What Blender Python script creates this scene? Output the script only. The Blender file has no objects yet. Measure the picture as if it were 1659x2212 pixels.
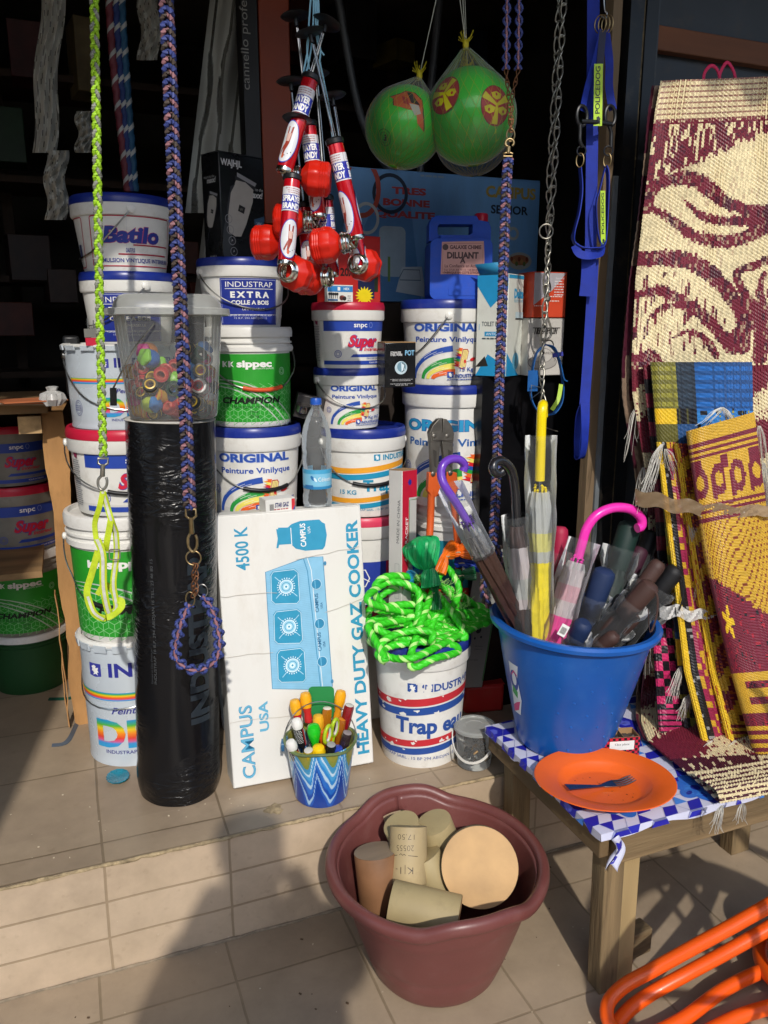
import bpy, bmesh, random
from math import *
from mathutils import Vector as V, Matrix as Mx
import mathutils.geometry as mg
random.seed(7)
SC = bpy.context.scene
COL = SC.collection
R = radians
# ---------------------------------------------------------------- camera, sky, sun, exposure
YAW, PIT, CZ = R(21.5), R(13), 1.576
cam = bpy.data.cameras.new('camera')
cam.sensor_fit = 'VERTICAL'; cam.sensor_height = 24; cam.lens = 24 * 2000 / 2560
cam.clip_start = .02; cam.clip_end = 200
co = bpy.data.objects.new('camera', cam); COL.objects.link(co); SC.camera = co
co.location = (0, 0, CZ); co.rotation_euler = (R(90) - PIT, 0, -YAW)
FW = V((sin(YAW) * cos(PIT), cos(YAW) * cos(PIT), -sin(PIT)))
RT = V((cos(YAW), -sin(YAW), 0)); UP = RT.cross(FW)
SUN_AZ, SUN_EL = atan2(.2, 1), R(36)          # light travels towards +Y, a little +X
w = bpy.data.worlds.new('World'); SC.world = w; w.use_nodes = True
wn = w.node_tree
sky = wn.nodes.new('ShaderNodeTexSky'); sky.sky_type = 'NISHITA'; sky.sun_disc = False
sky.sun_elevation = SUN_EL; sky.sun_rotation = pi + SUN_AZ
wn.links.new(sky.outputs[0], wn.nodes['Background'].inputs[0]); wn.nodes['Background'].inputs[1].default_value = .15
sl = bpy.data.lights.new('sun', 'SUN'); sl.energy = 2.15; sl.angle = R(1.0); sl.color = (1, .945, .87)
so = bpy.data.objects.new('sun', sl); COL.objects.link(so)
so.rotation_euler = V((sin(SUN_AZ) * cos(SUN_EL), cos(SUN_AZ) * cos(SUN_EL), -sin(SUN_EL))).to_track_quat('-Z', 'Y').to_euler()
SC.view_settings.view_transform = 'Standard'; SC.view_settings.look = 'None'
SC.view_settings.exposure = 0.5; SC.view_settings.gamma = 1
SC.cycles.max_bounces = 10; SC.cycles.transparent_max_bounces = 16
SC.cycles.use_denoising = True

def at(x, y, Y):            # a place on the upright plane Y seen at (x, y) of a 1659 px wide picture
    d = FW + RT * ((x - 829.5) / 1728.1) - UP * ((y - 1106) / 1728.1)
    return V((0, 0, CZ)) + d * (Y / d.y)
def atz(x, y, z):
    d = FW + RT * ((x - 829.5) / 1728.1) - UP * ((y - 1106) / 1728.1)
    return V((0, 0, CZ)) + d * ((z - CZ) / d.z)

# ---------------------------------------------------------------- materials
def lin(h):
    c = [int(h[i:i + 2], 16) / 255 for i in (0, 2, 4)]
    return tuple(x / 12.92 if x <= .04045 else ((x + .055) / 1.055) ** 2.4 for x in c) + (1,)
MATS = {}
def nd(t, kind, **k):
    n = t.nodes.new('ShaderNode' + kind)
    for a, b in k.items():
        if a[0] == 'i' and a[1:].isdigit(): n.inputs[int(a[1:])].default_value = b
        else: setattr(n, a, b)
    return n
def mat(name, col='808080', rough=.5, metal=0, var=.12, vs=9, bump=0, bs=60, trans=0, alpha=1, sss=0, coat=0, spec=.5, ior=1.45, dirt=0, dirtcol='6b5a45', stretch=None):
    if name in MATS: return MATS[name]
    m = bpy.data.materials.new(name); m.use_nodes = True; t = m.node_tree; L = t.links.new
    p = t.nodes['Principled BSDF']; c = lin(col) if isinstance(col, str) else tuple(col) + (1,)
    p.inputs['Base Color'].default_value = c; p.inputs['Roughness'].default_value = rough; p.inputs['Metallic'].default_value = metal
    p.inputs['Transmission Weight'].default_value = trans; p.inputs['Alpha'].default_value = alpha; p.inputs['IOR'].default_value = ior
    p.inputs['Coat Weight'].default_value = coat; p.inputs['Specular IOR Level'].default_value = spec
    if sss: p.inputs['Subsurface Weight'].default_value = sss; p.inputs['Subsurface Radius'].default_value = (.02, .01, .008)
    tc = nd(t, 'TexCoord'); vec = tc.outputs['Object']
    if stretch:
        mp = nd(t, 'Mapping'); mp.inputs['Scale'].default_value = stretch; L(vec, mp.inputs[0]); vec = mp.outputs[0]
    if var:
        n = nd(t, 'TexNoise'); n.inputs['Scale'].default_value = vs; n.inputs['Detail'].default_value = 6; L(vec, n.inputs['Vector'])
        mr = nd(t, 'MapRange'); mr.inputs[1].default_value = .3; mr.inputs[2].default_value = .7
        mr.inputs[3].default_value = 1 - var; mr.inputs[4].default_value = 1 + var * .6; L(n.outputs[0], mr.inputs[0])
        mx = nd(t, 'MixRGB', blend_type='MULTIPLY'); mx.inputs[0].default_value = 1; mx.inputs[1].default_value = c; L(mr.outputs[0], mx.inputs[2])
        out = mx.outputs[0]
        if dirt:
            n2 = nd(t, 'TexNoise'); n2.inputs['Scale'].default_value = vs * 2.3; n2.inputs['Detail'].default_value = 9; n2.inputs['Roughness'].default_value = .7; L(vec, n2.inputs['Vector'])
            m2 = nd(t, 'MapRange'); m2.inputs[1].default_value = .52; m2.inputs[2].default_value = .72; m2.inputs[4].default_value = dirt; L(n2.outputs[0], m2.inputs[0])
            mx2 = nd(t, 'MixRGB'); L(m2.outputs[0], mx2.inputs[0]); L(out, mx2.inputs[1]); mx2.inputs[2].default_value = lin(dirtcol); out = mx2.outputs[0]
        L(out, p.inputs['Base Color'])
        r2 = nd(t, 'MapRange'); r2.inputs[3].default_value = max(.02, rough - .08); r2.inputs[4].default_value = min(1, rough + .1); L(n.outputs[0], r2.inputs[0]); L(r2.outputs[0], p.inputs['Roughness'])
    if bump:
        n = nd(t, 'TexNoise'); n.inputs['Scale'].default_value = bs; n.inputs['Detail'].default_value = 4; L(vec, n.inputs['Vector'])
        b = nd(t, 'Bump'); b.inputs['Strength'].default_value = bump; b.inputs['Distance'].default_value = .004; L(n.outputs[0], b.inputs['Height']); L(b.outputs[0], p.inputs['Normal'])
    MATS[name] = m
    return m
def ink(h, rough=.42): return mat('ink_' + h + ('' if rough == .42 else str(rough)), h, rough, var=.06, vs=40)
def clear(name, tint='f4f6f6', rough=.12, op=.16):
    """thin clear plastic film: mostly see-through, with a glossy, slightly milky surface"""
    if name in MATS: return MATS[name]
    m = bpy.data.materials.new(name); m.use_nodes = True; t = m.node_tree; L = t.links.new
    t.nodes.remove(t.nodes['Principled BSDF']); o = t.nodes['Material Output']
    tr = nd(t, 'BsdfTransparent'); tr.inputs[0].default_value = lin(tint)
    pr = nd(t, 'BsdfPrincipled'); pr.inputs['Base Color'].default_value = lin(tint); pr.inputs['Roughness'].default_value = rough
    fr = nd(t, 'Fresnel'); fr.inputs[0].default_value = 1.45
    tc = nd(t, 'TexCoord'); n = nd(t, 'TexNoise'); n.inputs['Scale'].default_value = 28; n.inputs['Detail'].default_value = 5; L(tc.outputs['Object'], n.inputs['Vector'])
    b = nd(t, 'Bump'); b.inputs['Strength'].default_value = .35; b.inputs['Distance'].default_value = .004; L(n.outputs[0], b.inputs['Height'])
    L(b.outputs[0], pr.inputs['Normal']); L(b.outputs[0], fr.inputs['Normal'])
    ad = nd(t, 'Math', operation='ADD', use_clamp=True); ad.inputs[1].default_value = op; L(fr.outputs[0], ad.inputs[0])
    mx = nd(t, 'MixShader'); L(ad.outputs[0], mx.inputs[0]); L(tr.outputs[0], mx.inputs[1]); L(pr.outputs[0], mx.inputs[2]); L(mx.outputs[0], o.inputs[0])
    MATS[name] = m
    return m

# ---------------------------------------------------------------- objects, names, labels
def tag(o, label, cat, group=None):
    o['label'] = label; o['category'] = cat
    if group: o['group'] = group
    return o
def T(name, label, cat, loc=(0, 0, 0), rz=0, group=None, rot=None):
    o = bpy.data.objects.new(name, None); COL.objects.link(o); o.location = loc
    o.rotation_euler = rot if rot else (0, 0, rz); o.empty_display_size = .02
    return tag(o, label, cat, group)
def dup(o, loc=None, rot=None, parent=None, label=None):
    c = o.copy(); COL.objects.link(c)
    if parent: c.parent = parent
    if loc is not None: c.location = loc
    if rot is not None: c.rotation_euler = rot
    if label: c['label'] = label
    for ch in list(o.children): dup(ch, parent=c)
    return c

# ---------------------------------------------------------------- mesh builder
class G:
    def __init__(s): s.v = []; s.f = []; s.m = []; s.mats = []; s.uv = []; s.col = None
    def mi(s, m):
        if m not in s.mats: s.mats.append(m)
        return s.mats.index(m)
    def add(s, vs, fs, m, uvs=None):
        k = len(s.v); i = s.mi(m); s.v += [tuple(x) for x in vs]
        for j, f in enumerate(fs):
            s.f.append(tuple(a + k for a in f)); s.m.append(i); s.uv.append(uvs[j] if uvs else None)
        return s
    def box(s, c, d, m, rot=None, taper=1):
        x, y, z = d[0] / 2, d[1] / 2, d[2] / 2
        vs = [V((sx * x * (taper if sz > 0 else 1), sy * y * (taper if sz > 0 else 1), sz * z)) for sz in (-1, 1) for sy in (-1, 1) for sx in (-1, 1)]
        if rot is not None: vs = [rot @ a for a in vs]
        c = V(c)
        return s.add([a + c for a in vs], [(0, 2, 3, 1), (4, 5, 7, 6), (0, 1, 5, 4), (1, 3, 7, 5), (3, 2, 6, 7), (2, 0, 4, 6)], m)
    def bar(s, a, b, wd, th, m, up=V((0, 0, 1))):
        a, b = V(a), V(b); d = (b - a); L = d.length; z = d.normalized(); x = up.cross(z)
        if x.length < 1e-4: x = V((1, 0, 0))
        x.normalize(); y = z.cross(x); M = Mx((x, y, z)).transposed()
        return s.box((a + b) / 2, (wd, th, L), m, M)
    def lathe(s, prof, m, n=48, M=None, fn=None, a0=0, a1=2 * pi):
        """profile of (radius, height[, material]) turned about Z; fn(angle) scales the radius"""
        full = abs(a1 - a0 - 2 * pi) < 1e-6; nn = n if full else n + 1; vs = []
        for p in prof:
            for i in range(nn):
                a = a0 + (a1 - a0) * i / n; q = fn(a, p) if fn else 1
                vs.append(V((p[0] * q * sin(a), -p[0] * q * cos(a), p[1])))
        if M is not None: vs = [M @ a for a in vs]
        for j in range(len(prof) - 1):
            mm = prof[j][2] if len(prof[j]) > 2 else m
            fs = []
            for i in range(n):
                k = (i + 1) % nn
                fs.append((j * nn + i, j * nn + k, (j + 1) * nn + k, (j + 1) * nn + i))
            if j == 0: b0 = len(s.v); s.v += [tuple(a) for a in vs]
            i2 = s.mi(mm)
            for f in fs: s.f.append(tuple(a + b0 for a in f)); s.m.append(i2); s.uv.append(None)
        return s
    def tube(s, pts, r, m, n=8, closed=False, prof=None, twist=0, caps=True, flat=None, m2=None, up=None):
        pts = [V(p) for p in pts]; N = len(pts); fr = frames(pts, closed, up); vs = []; L = 0; us = []
        for i in range(N):
            if i: L += (pts[i] - pts[i - 1]).length
            us.append(L); t, x, y = fr[i]; rr = r[i] if isinstance(r, (list, tuple)) else r
            for j in range(n):
                a = 2 * pi * j / n; q = prof(a) if prof else 1; b = a + twist * L
                ca, sa = cos(b), sin(b)
                if flat: ca *= flat[0]; sa *= flat[1]
                vs.append(pts[i] + (x * ca + y * sa) * rr * q)
        fs = []; uv = []
        for i in range(N if closed else N - 1):
            for j in range(n):
                k = (j + 1) % n; i2 = (i + 1) % N
                fs.append((i * n + j, i * n + k, i2 * n + k, i2 * n + j))
                u0, u1 = us[i], us[i2] if i2 else L
                uv.append(((u0, j / n), (u0, (j + 1) / n), (u1, (j + 1) / n), (u1, j / n)))
        b = len(s.v)
        s.add(vs, fs, m, uv)
        if m2:      # a second colour on every strand but the first
            i2 = s.mi(m2)
            for q in range(len(fs)):
                if (q % n) < n * m2_share: s.m[len(s.m) - len(fs) + q] = i2
        if caps and not closed:
            s.add([], [], m); i = s.mi(m)
            s.f.append(tuple(b + j for j in range(n - 1, -1, -1))); s.m.append(i); s.uv.append(None)
            s.f.append(tuple(b + (N - 1) * n + j for j in range(n))); s.m.append(i); s.uv.append(None)
        return s
    def prism(s, pts, th, m, M=None, mside=None):
        """flat outline (x, y) given a thickness along z"""
        n = len(pts); vs = [V((p[0], p[1], th / 2)) for p in pts] + [V((p[0], p[1], -th / 2)) for p in pts]
        if M is not None: vs = [M @ a for a in vs]
        tri = mg.tessellate_polygon([[V((p[0], p[1], 0)) for p in pts]])
        ar = sum(pts[i][0] * pts[(i + 1) % n][1] - pts[(i + 1) % n][0] * pts[i][1] for i in range(n))
        b = len(s.v); s.add(vs, [], m); i = s.mi(m)
        for t in tri:
            nrm = (V(pts[t[1]][:2]) - V(pts[t[0]][:2])).cross(V(pts[t[2]][:2]) - V(pts[t[0]][:2]))
            if nrm < 0: t = t[::-1]
            s.f.append(tuple(b + a for a in t)); s.m.append(i); s.uv.append(None)
            s.f.append(tuple(b + n + a for a in t[::-1])); s.m.append(i); s.uv.append(None)
        i = s.mi(mside or m)
        for k in range(n):
            q = (k + 1) % n
            f = (b + k, b + n + k, b + n + q, b + q) if ar > 0 else (b + q, b + n + q, b + n + k, b + k)
            s.f.append(f); s.m.append(i); s.uv.append(None)
        return s
    def grid(s, fn, nu, nv, m, closed_u=False, uvs=(1, 1)):
        vs = [V(fn(i / nu, j / nv)) for j in range(nv + 1) for i in range(nu + 1)]; fs = []; uv = []
        for j in range(nv):
            for i in range(nu):
                a = j * (nu + 1) + i; fs.append((a, a + 1, a + nu + 2, a + nu + 1))
                uv.append([(q[0] / nu * uvs[0], q[1] / nv * uvs[1]) for q in ((i, j), (i + 1, j), (i + 1, j + 1), (i, j + 1))])
        return s.add(vs, fs, m, uv)
    def ribbon(s, pts, wdt, m, up, th=.0018, nrm=None):
        """flat webbing of width wdt; `up` is the across-the-strap direction, or a function of 0..1"""
        pts = [V(p) for p in pts]; N = len(pts); vs = []
        for i, p in enumerate(pts):
            t = (pts[min(i + 1, N - 1)] - pts[max(i - 1, 0)]).normalized()
            u = V(up(i / (N - 1))) if callable(up) else V(up); u = (u - t * u.dot(t)).normalized(); n = t.cross(u)
            for a, b in ((-1, -1), (1, -1), (1, 1), (-1, 1)): vs.append(p + u * a * wdt / 2 + n * b * th / 2)
        fs = []; uv = []; L = 0
        for i in range(N - 1):
            l2 = L + (pts[i + 1] - pts[i]).length
            for j in range(4):
                k = (j + 1) % 4; fs.append((i * 4 + j, i * 4 + k, i * 4 + 4 + k, i * 4 + 4 + j)); uv.append(((L, 0), (L, 1), (l2, 1), (l2, 0)) if j != 2 else ((L, 1), (L, 0), (l2, 0), (l2, 1)))
            L = l2
        fs += [(3, 2, 1, 0), ((N - 1) * 4, (N - 1) * 4 + 1, (N - 1) * 4 + 2, (N - 1) * 4 + 3)]; uv += [None, None]
        b = len(s.v); s.add(vs, fs, m, None)
        s.uv[-len(fs):] = uv
        return s
    def build(s, name, parent=None, loc=None, rot=None, smooth=38, bevel=0, bseg=2, sub=0, solid=0, label=None):
        me = bpy.data.meshes.new(name); me.from_pydata(s.v, [], s.f)
        for m in s.mats: me.materials.append(m)
        me.polygons.foreach_set('material_index', s.m)
        if any(u for u in s.uv):
            l = me.uv_layers.new(name='UVMap').data
            for p, u in zip(me.polygons, s.uv):
                if u:
                    for li, q in zip(p.loop_indices, u): l[li].uv = q
        if s.col:
            a = me.color_attributes.new('Col', 'FLOAT_COLOR', 'CORNER')
            for p, c in zip(me.polygons, s.col):
                for li in p.loop_indices: a.data[li].color = c
        me.validate(); me.update()
        bm = bmesh.new(); bm.from_mesh(me); bmesh.ops.recalc_face_normals(bm, faces=bm.faces); bm.to_mesh(me); bm.free()
        if smooth:
            me.polygons.foreach_set('use_smooth', [True] * len(me.polygons)); me.set_sharp_from_angle(angle=R(smooth))
        o = bpy.data.objects.new(name, me); COL.objects.link(o)
        if parent: o.parent = parent
        if loc is not None: o.location = loc
        if rot is not None: o.rotation_euler = rot
        if solid: q = o.modifiers.new('s', 'SOLIDIFY'); q.thickness = solid; q.offset = 0
        if bevel: q = o.modifiers.new('b', 'BEVEL'); q.width = bevel; q.segments = bseg; q.limit_method = 'ANGLE'; q.harden_normals = False
        if sub: q = o.modifiers.new('d', 'SUBSURF'); q.levels = sub; q.render_levels = sub
        if label: o['label'] = label
        return o
m2_share = .34
def frames(pts, closed=False, up=None):
    N = len(pts); out = []; x = None
    for i in range(N):
        a = pts[(i - 1) % N] if (closed or i) else pts[0]; b = pts[(i + 1) % N] if (closed or i < N - 1) else pts[-1]
        t = (b - a).normalized()
        if x is None: x = (V(up) if up else V((0, 0, 1)) if abs(t.z) < .9 else V((1, 0, 0)))
        x = x - t * x.dot(t)
        if x.length < 1e-6: x = t.orthogonal()
        x.normalize(); out.append((t, x.copy(), t.cross(x)))
    return out
def cr(pts, n=8, closed=False):
    """smooth curve through the points"""
    P = [V(p) for p in pts]; N = len(P); out = []
    for i in range(N if closed else N - 1):
        if closed: a, b, c, d = P[(i - 1) % N], P[i], P[(i + 1) % N], P[(i + 2) % N]
        else: a, b, c, d = P[max(i - 1, 0)], P[i], P[i + 1], P[min(i + 2, N - 1)]
        for k in range(n):
            t = k / n
            out.append(.5 * (2 * b + (c - a) * t + (2 * a - 5 * b + 4 * c - d) * t * t + (3 * b - a - 3 * c + d) * t ** 3))
    if not closed: out.append(P[-1])
    return out
def even(pts, step, closed=False):
    P = [V(p) for p in pts] + ([V(pts[0])] if closed else []); L = [0]
    for a, b in zip(P, P[1:]): L.append(L[-1] + (b - a).length)
    n = max(2, int(L[-1] / step)); out = []; j = 0
    for i in range(n + (0 if closed else 1)):
        d = L[-1] * i / n
        while j < len(P) - 2 and L[j + 1] < d: j += 1
        f = (d - L[j]) / max(1e-9, L[j + 1] - L[j]); out.append(P[j].lerp(P[j + 1], f))
    return out
def axis(a, b, roll=0):
    """matrix that puts local Z along a->b, origin at a"""
    a, b = V(a), V(b)
    q = (b - a).to_track_quat('Z', 'Y')
    return Mx.Translation(a) @ q.to_matrix().to_4x4() @ Mx.Rotation(roll, 4, 'Z')
def rrect(x0, y0, x1, y1, r, n=5):
    out = []
    for cx, cy, a in ((x1 - r, y1 - r, 0), (x0 + r, y1 - r, 90), (x0 + r, y0 + r, 180), (x1 - r, y0 + r, 270)):
        for i in range(n + 1): t = R(a + 90 * i / n); out.append((cx + r * cos(t), cy + r * sin(t)))
    return out

# ---------------------------------------------------------------- printing: flat shapes and lettering laid on a surface
_txt = {}
def textmesh(t, b, sh):
    k = (t, b, sh)
    if k in _txt: return _txt[k]
    c = bpy.data.curves.new('t', 'FONT'); c.body = t; c.size = 1; c.offset = b; c.shear = sh; c.resolution_u = 3; c.fill_mode = 'FRONT'
    o = bpy.data.objects.new('t', c); me = o.to_mesh()
    vs = [(v.co.x, v.co.y) for v in me.vertices]; fs = [tuple(p.vertices) for p in me.polygons]
    o.to_mesh_clear(); bpy.data.objects.remove(o); bpy.data.curves.remove(c)
    _txt[k] = (vs, fs); return _txt[k]
class Art:
    def __init__(s): s.it = []; s.k = 0; s.hold = False
    def put(s, vs, fs, c):
        s.k += not s.hold; s.it.append((vs, fs, c if not isinstance(c, str) else ink(c), s.k)); return s
    def poly(s, pts, c):
        tri = mg.tessellate_polygon([[V((p[0], p[1], 0)) for p in pts]])
        out = []
        for t in tri:
            a, b, d = (V(pts[i][:2]) for i in t)
            out.append(tuple(t) if (b - a).cross(d - a) > 0 else tuple(t[::-1]))
        return s.put(list(pts), out, c)
    def rect(s, x0, y0, x1, y1, c): return s.put([(x0, y0), (x1, y0), (x1, y1), (x0, y1)], [(0, 1, 2, 3)], c)
    def ell(s, cx, cy, rx, ry, c, n=28, rot=0):
        return s.poly([(cx + rx * cos(2 * pi * i / n) * cos(rot) - ry * sin(2 * pi * i / n) * sin(rot), cy + rx * cos(2 * pi * i / n) * sin(rot) + ry * sin(2 * pi * i / n) * cos(rot)) for i in range(n)], c)
    def line(s, pts, wd, c, closed=False):
        n = len(pts); vs = []
        for i in range(n):
            a = pts[(i - 1) % n] if closed or i else pts[0]; b = pts[(i + 1) % n] if closed or i < n - 1 else pts[-1]
            d = (V(b[:2]) - V(a[:2])).normalized(); q = V((-d.y, d.x)); ww = (wd[i] if isinstance(wd, list) else wd) / 2
            vs += [(pts[i][0] + q.x * ww, pts[i][1] + q.y * ww), (pts[i][0] - q.x * ww, pts[i][1] - q.y * ww)]
        fs = [(2 * i + 1, 2 * ((i + 1) % n) + 1, 2 * ((i + 1) % n), 2 * i) for i in range(n if closed else n - 1)]
        return s.put(vs, fs, c)
    def ring(s, cx, cy, rx, ry, wd, c, n=28): return s.line([(cx + rx * cos(2 * pi * i / n), cy + ry * sin(2 * pi * i / n)) for i in range(n)], wd, c, True)
    def text(s, t, x, y, h, c, w=None, al='C', b=.0, sh=0, rot=0, out=None, ow=.03):
        """capital height h, width w (or natural), at baseline (x, y)"""
        if out: s.text(t, x, y, h, out, w, al, b + ow, sh, rot)
        vs, fs = textmesh(t, b, sh)
        if not vs: return s
        x0 = min(v[0] for v in vs); x1 = max(v[0] for v in vs); ky = h / .73; kx = w / (x1 - x0) if w else ky
        ox = {'C': -(x0 + x1) / 2, 'L': -x0, 'R': -x1}[al]; cr_, sr = cos(R(rot)), sin(R(rot))
        o = []
        for v in vs:
            a, d = (v[0] + ox) * kx, v[1] * ky
            o.append((x + a * cr_ - d * sr, y + a * sr + d * cr_))
        return s.put(o, fs, c)
    def lines(s, x, y, w, n, dy, h, c, al='L', rot=0):
        """small print: short strokes standing for lines of tiny words"""
        s.k += 1; s.hold = True
        for i in range(n):
            q = 0; ww = w * random.uniform(.8, 1); yy = y - i * dy
            while q < ww:
                l = min(ww - q, random.uniform(1.2, 4) * h)
                a0 = q + (0 if al == 'L' else (w - ww) / 2)
                if rot: s.rect(x - (-i * dy) * 0 + (i * dy), y + a0, x + i * dy + h, y + a0 + l, c)
                else: s.rect(x + a0, yy, x + a0 + l, yy + h, c)
                q += l + h * .7
        s.hold = False; return s
    def mesh(s, name, f, parent, du=0, step=.00013, base=.0004, dv=0, box=None, scuff=0):
        bm = bmesh.new(); mats = []; step = min(step, .0032 / max(1, s.k))
        for vs, fs, c, k in s.it:
            if c not in mats: mats.append(c)
            mi = mats.index(c); bv = [bm.verts.new((v[0], v[1], base + step * k)) for v in vs]
            for q in fs:
                try: bm.faces.new([bv[i] for i in q]).material_index = mi
                except ValueError: pass
        def cut(no, p, clear=None):
            bmesh.ops.bisect_plane(bm, geom=bm.verts[:] + bm.edges[:] + bm.faces[:], plane_co=p, plane_no=no, clear_outer=bool(clear), dist=1e-7)
        if box:
            cut((1, 0, 0), (box[2], 0, 0), 1); cut((-1, 0, 0), (box[0], 0, 0), 1); cut((0, 1, 0), (0, box[3], 0), 1); cut((0, -1, 0), (0, box[1], 0), 1)
        for ax, d in ((0, du), (1, dv)):
            if d and bm.verts:
                lo = min(v.co[ax] for v in bm.verts); hi = max(v.co[ax] for v in bm.verts)
                for i in range(int(floor(lo / d)) + 1, int(ceil(hi / d))):
                    p = V((0, 0, 0)); p[ax] = i * d; n = V((0, 0, 0)); n[ax] = 1; cut(n, p)
        for v in bm.verts: v.co = f(v.co.x, v.co.y, v.co.z)
        me = bpy.data.meshes.new(name); bm.to_mesh(me); bm.free()
        for m in mats: me.materials.append(m)
        o = bpy.data.objects.new(name, me); COL.objects.link(o); o.parent = parent
        return o
def face(o, ex, ey, k=1.0):
    """flat mapping: origin, x direction, y direction"""
    o, ex, ey = V(o), V(ex).normalized(), V(ey).normalized(); n = ex.cross(ey)
    return lambda x, y, d: o + ex * x * k + ey * y * k + n * d
# ================================================================ setting
def tile(name, tw, th, ox, oy, plane, c1, c2, grout, rough=.42, mort=.0035, bump=.5):
    m = bpy.data.materials.new(name); m.use_nodes = True; t = m.node_tree; L = t.links.new; p = t.nodes['Principled BSDF']
    tc = nd(t, 'TexCoord'); sp = nd(t, 'SeparateXYZ'); L(tc.outputs['Object'], sp.inputs[0])
    nw = nd(t, 'TexNoise'); nw.inputs['Scale'].default_value = 3; nw.inputs['Detail'].default_value = 3; L(tc.outputs['Object'], nw.inputs['Vector'])
    cb = nd(t, 'CombineXYZ'); out = []
    for k, (ax, o_) in enumerate(((plane[0], ox), (plane[1], oy))):
        a = nd(t, 'Math', operation='SUBTRACT'); a.inputs[1].default_value = o_; L(sp.outputs[ax], a.inputs[0])
        b = nd(t, 'Math', operation='MULTIPLY_ADD'); b.inputs[1].default_value = .012; L(nw.outputs[0], b.inputs[0]); L(a.outputs[0], b.inputs[2]); L(b.outputs[0], cb.inputs[k])
    br = nd(t, 'TexBrick', offset=0, squash=1); L(cb.outputs[0], br.inputs['Vector'])
    br.inputs['Color1'].default_value = lin(c1); br.inputs['Color2'].default_value = lin(c2); br.inputs['Mortar'].default_value = lin(grout)
    br.inputs['Scale'].default_value = 1; br.inputs['Mortar Size'].default_value = mort; br.inputs['Mortar Smooth'].default_value = .25
    br.inputs['Brick Width'].default_value = tw; br.inputs['Row Height'].default_value = th
    n = nd(t, 'TexNoise'); n.inputs['Scale'].default_value = 4; n.inputs['Detail'].default_value = 10; n.inputs['Roughness'].default_value = .72; L(tc.outputs['Object'], n.inputs['Vector'])
    mr = nd(t, 'MapRange'); mr.inputs[1].default_value = .3; mr.inputs[2].default_value = .7; mr.inputs[3].default_value = .74; mr.inputs[4].default_value = 1.14; L(n.outputs[0], mr.inputs[0])
    mx = nd(t, 'MixRGB', blend_type='MULTIPLY'); mx.inputs[0].default_value = 1; L(br.outputs[0], mx.inputs[1]); L(mr.outputs[0], mx.inputs[2])
    # dark scuffs, dust and pale specks
    n2 = nd(t, 'TexNoise'); n2.inputs['Scale'].default_value = 38; n2.inputs['Detail'].default_value = 6; L(tc.outputs['Object'], n2.inputs['Vector'])
    m2 = nd(t, 'MapRange'); m2.inputs[1].default_value = .62; m2.inputs[2].default_value = .8; m2.inputs[4].default_value = .4; L(n2.outputs[0], m2.inputs[0])
    x2 = nd(t, 'MixRGB'); L(m2.outputs[0], x2.inputs[0]); L(mx.outputs[0], x2.inputs[1]); x2.inputs[2].default_value = lin('7d6c56')
    vo = nd(t, 'TexVoronoi'); vo.inputs['Scale'].default_value = 11; L(tc.outputs['Object'], vo.inputs['Vector'])
    m3 = nd(t, 'MapRange'); m3.inputs[1].default_value = .035; m3.inputs[2].default_value = .02; m3.inputs[4].default_value = .55; L(vo.outputs[0], m3.inputs[0])
    x3 = nd(t, 'MixRGB'); L(m3.outputs[0], x3.inputs[0]); L(x2.outputs[0], x3.inputs[1]); x3.inputs[2].default_value = lin('cdbfa8')
    n4 = nd(t, 'TexNoise'); n4.inputs['Scale'].default_value = 1.7; n4.inputs['Detail'].default_value = 8; n4.inputs['Roughness'].default_value = .65; L(tc.outputs['Object'], n4.inputs['Vector'])
    m4 = nd(t, 'MapRange'); m4.inputs[1].default_value = .42; m4.inputs[2].default_value = .68; m4.inputs[4].default_value = .5; L(n4.outputs[0], m4.inputs[0])
    x4 = nd(t, 'MixRGB'); L(m4.outputs[0], x4.inputs[0]); L(x3.outputs[0], x4.inputs[1]); x4.inputs[2].default_value = lin('b09c80')      # dried dust in patches
    L(x4.outputs[0], p.inputs['Base Color'])
    r = nd(t, 'MapRange'); r.inputs[3].default_value = rough - .12; r.inputs[4].default_value = rough + .25; L(n.outputs[0], r.inputs[0]); L(r.outputs[0], p.inputs['Roughness'])
    b1 = nd(t, 'Bump'); b1.inputs['Strength'].default_value = bump; b1.inputs['Distance'].default_value = .002; b1.invert = True; L(br.outputs['Fac'], b1.inputs['Height'])
    b2 = nd(t, 'Bump'); b2.inputs['Strength'].default_value = .12; b2.inputs['Distance'].default_value = .002; L(n2.outputs[0], b2.inputs['Height']); L(b1.outputs[0], b2.inputs['Normal']); L(b2.outputs[0], p.inputs['Normal'])
    return m
TL, TU, TR = 'a3917a', 'a5927b', 'c2ad94'
t_low = tile('ground_tiles', .317, .345, .278, 1.0, (0, 1), TL, '998771', '82725b')
t_up = tile('shop_floor_tiles', .306, .302, -.005, .19, (0, 1), TU, '9a8772', '7d6c56')
t_strip = tile('nosing_tiles', .306, .085, -.005, 1.84, (0, 1), TU, '9a8772', '7d6c56')
t_ris = tile('riser_tiles', .306, .102, -.005, 0, (0, 2), TR, 'bca68c', '9a866c')
def struct(g, name, **k):
    o = g.build(name, **k); o['kind'] = 'structure'; o['label'] = k.get('label', name.replace('_', ' ')); return o
FZ, SY = .306, 1.832
def sheet(x0, y0, x1, y1, z): return [(x0, y0, z), (x1, y0, z), (x1, y1, z), (x0, y1, z)]
struct(G().add(sheet(-40, -60, 40, 1.84, 0), [(0, 1, 2, 3)], t_low), 'ground', smooth=0)
g = G(); g.add(sheet(-3, 2.0, 4, 6.2, FZ), [(0, 1, 2, 3)], t_up); g.add([(-3, SY, FZ), (4, SY, FZ), (4, 2.0, FZ), (-3, 2.0, FZ)], [(0, 1, 2, 3)], t_strip)
struct(g, 'shop_floor', smooth=0)
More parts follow.
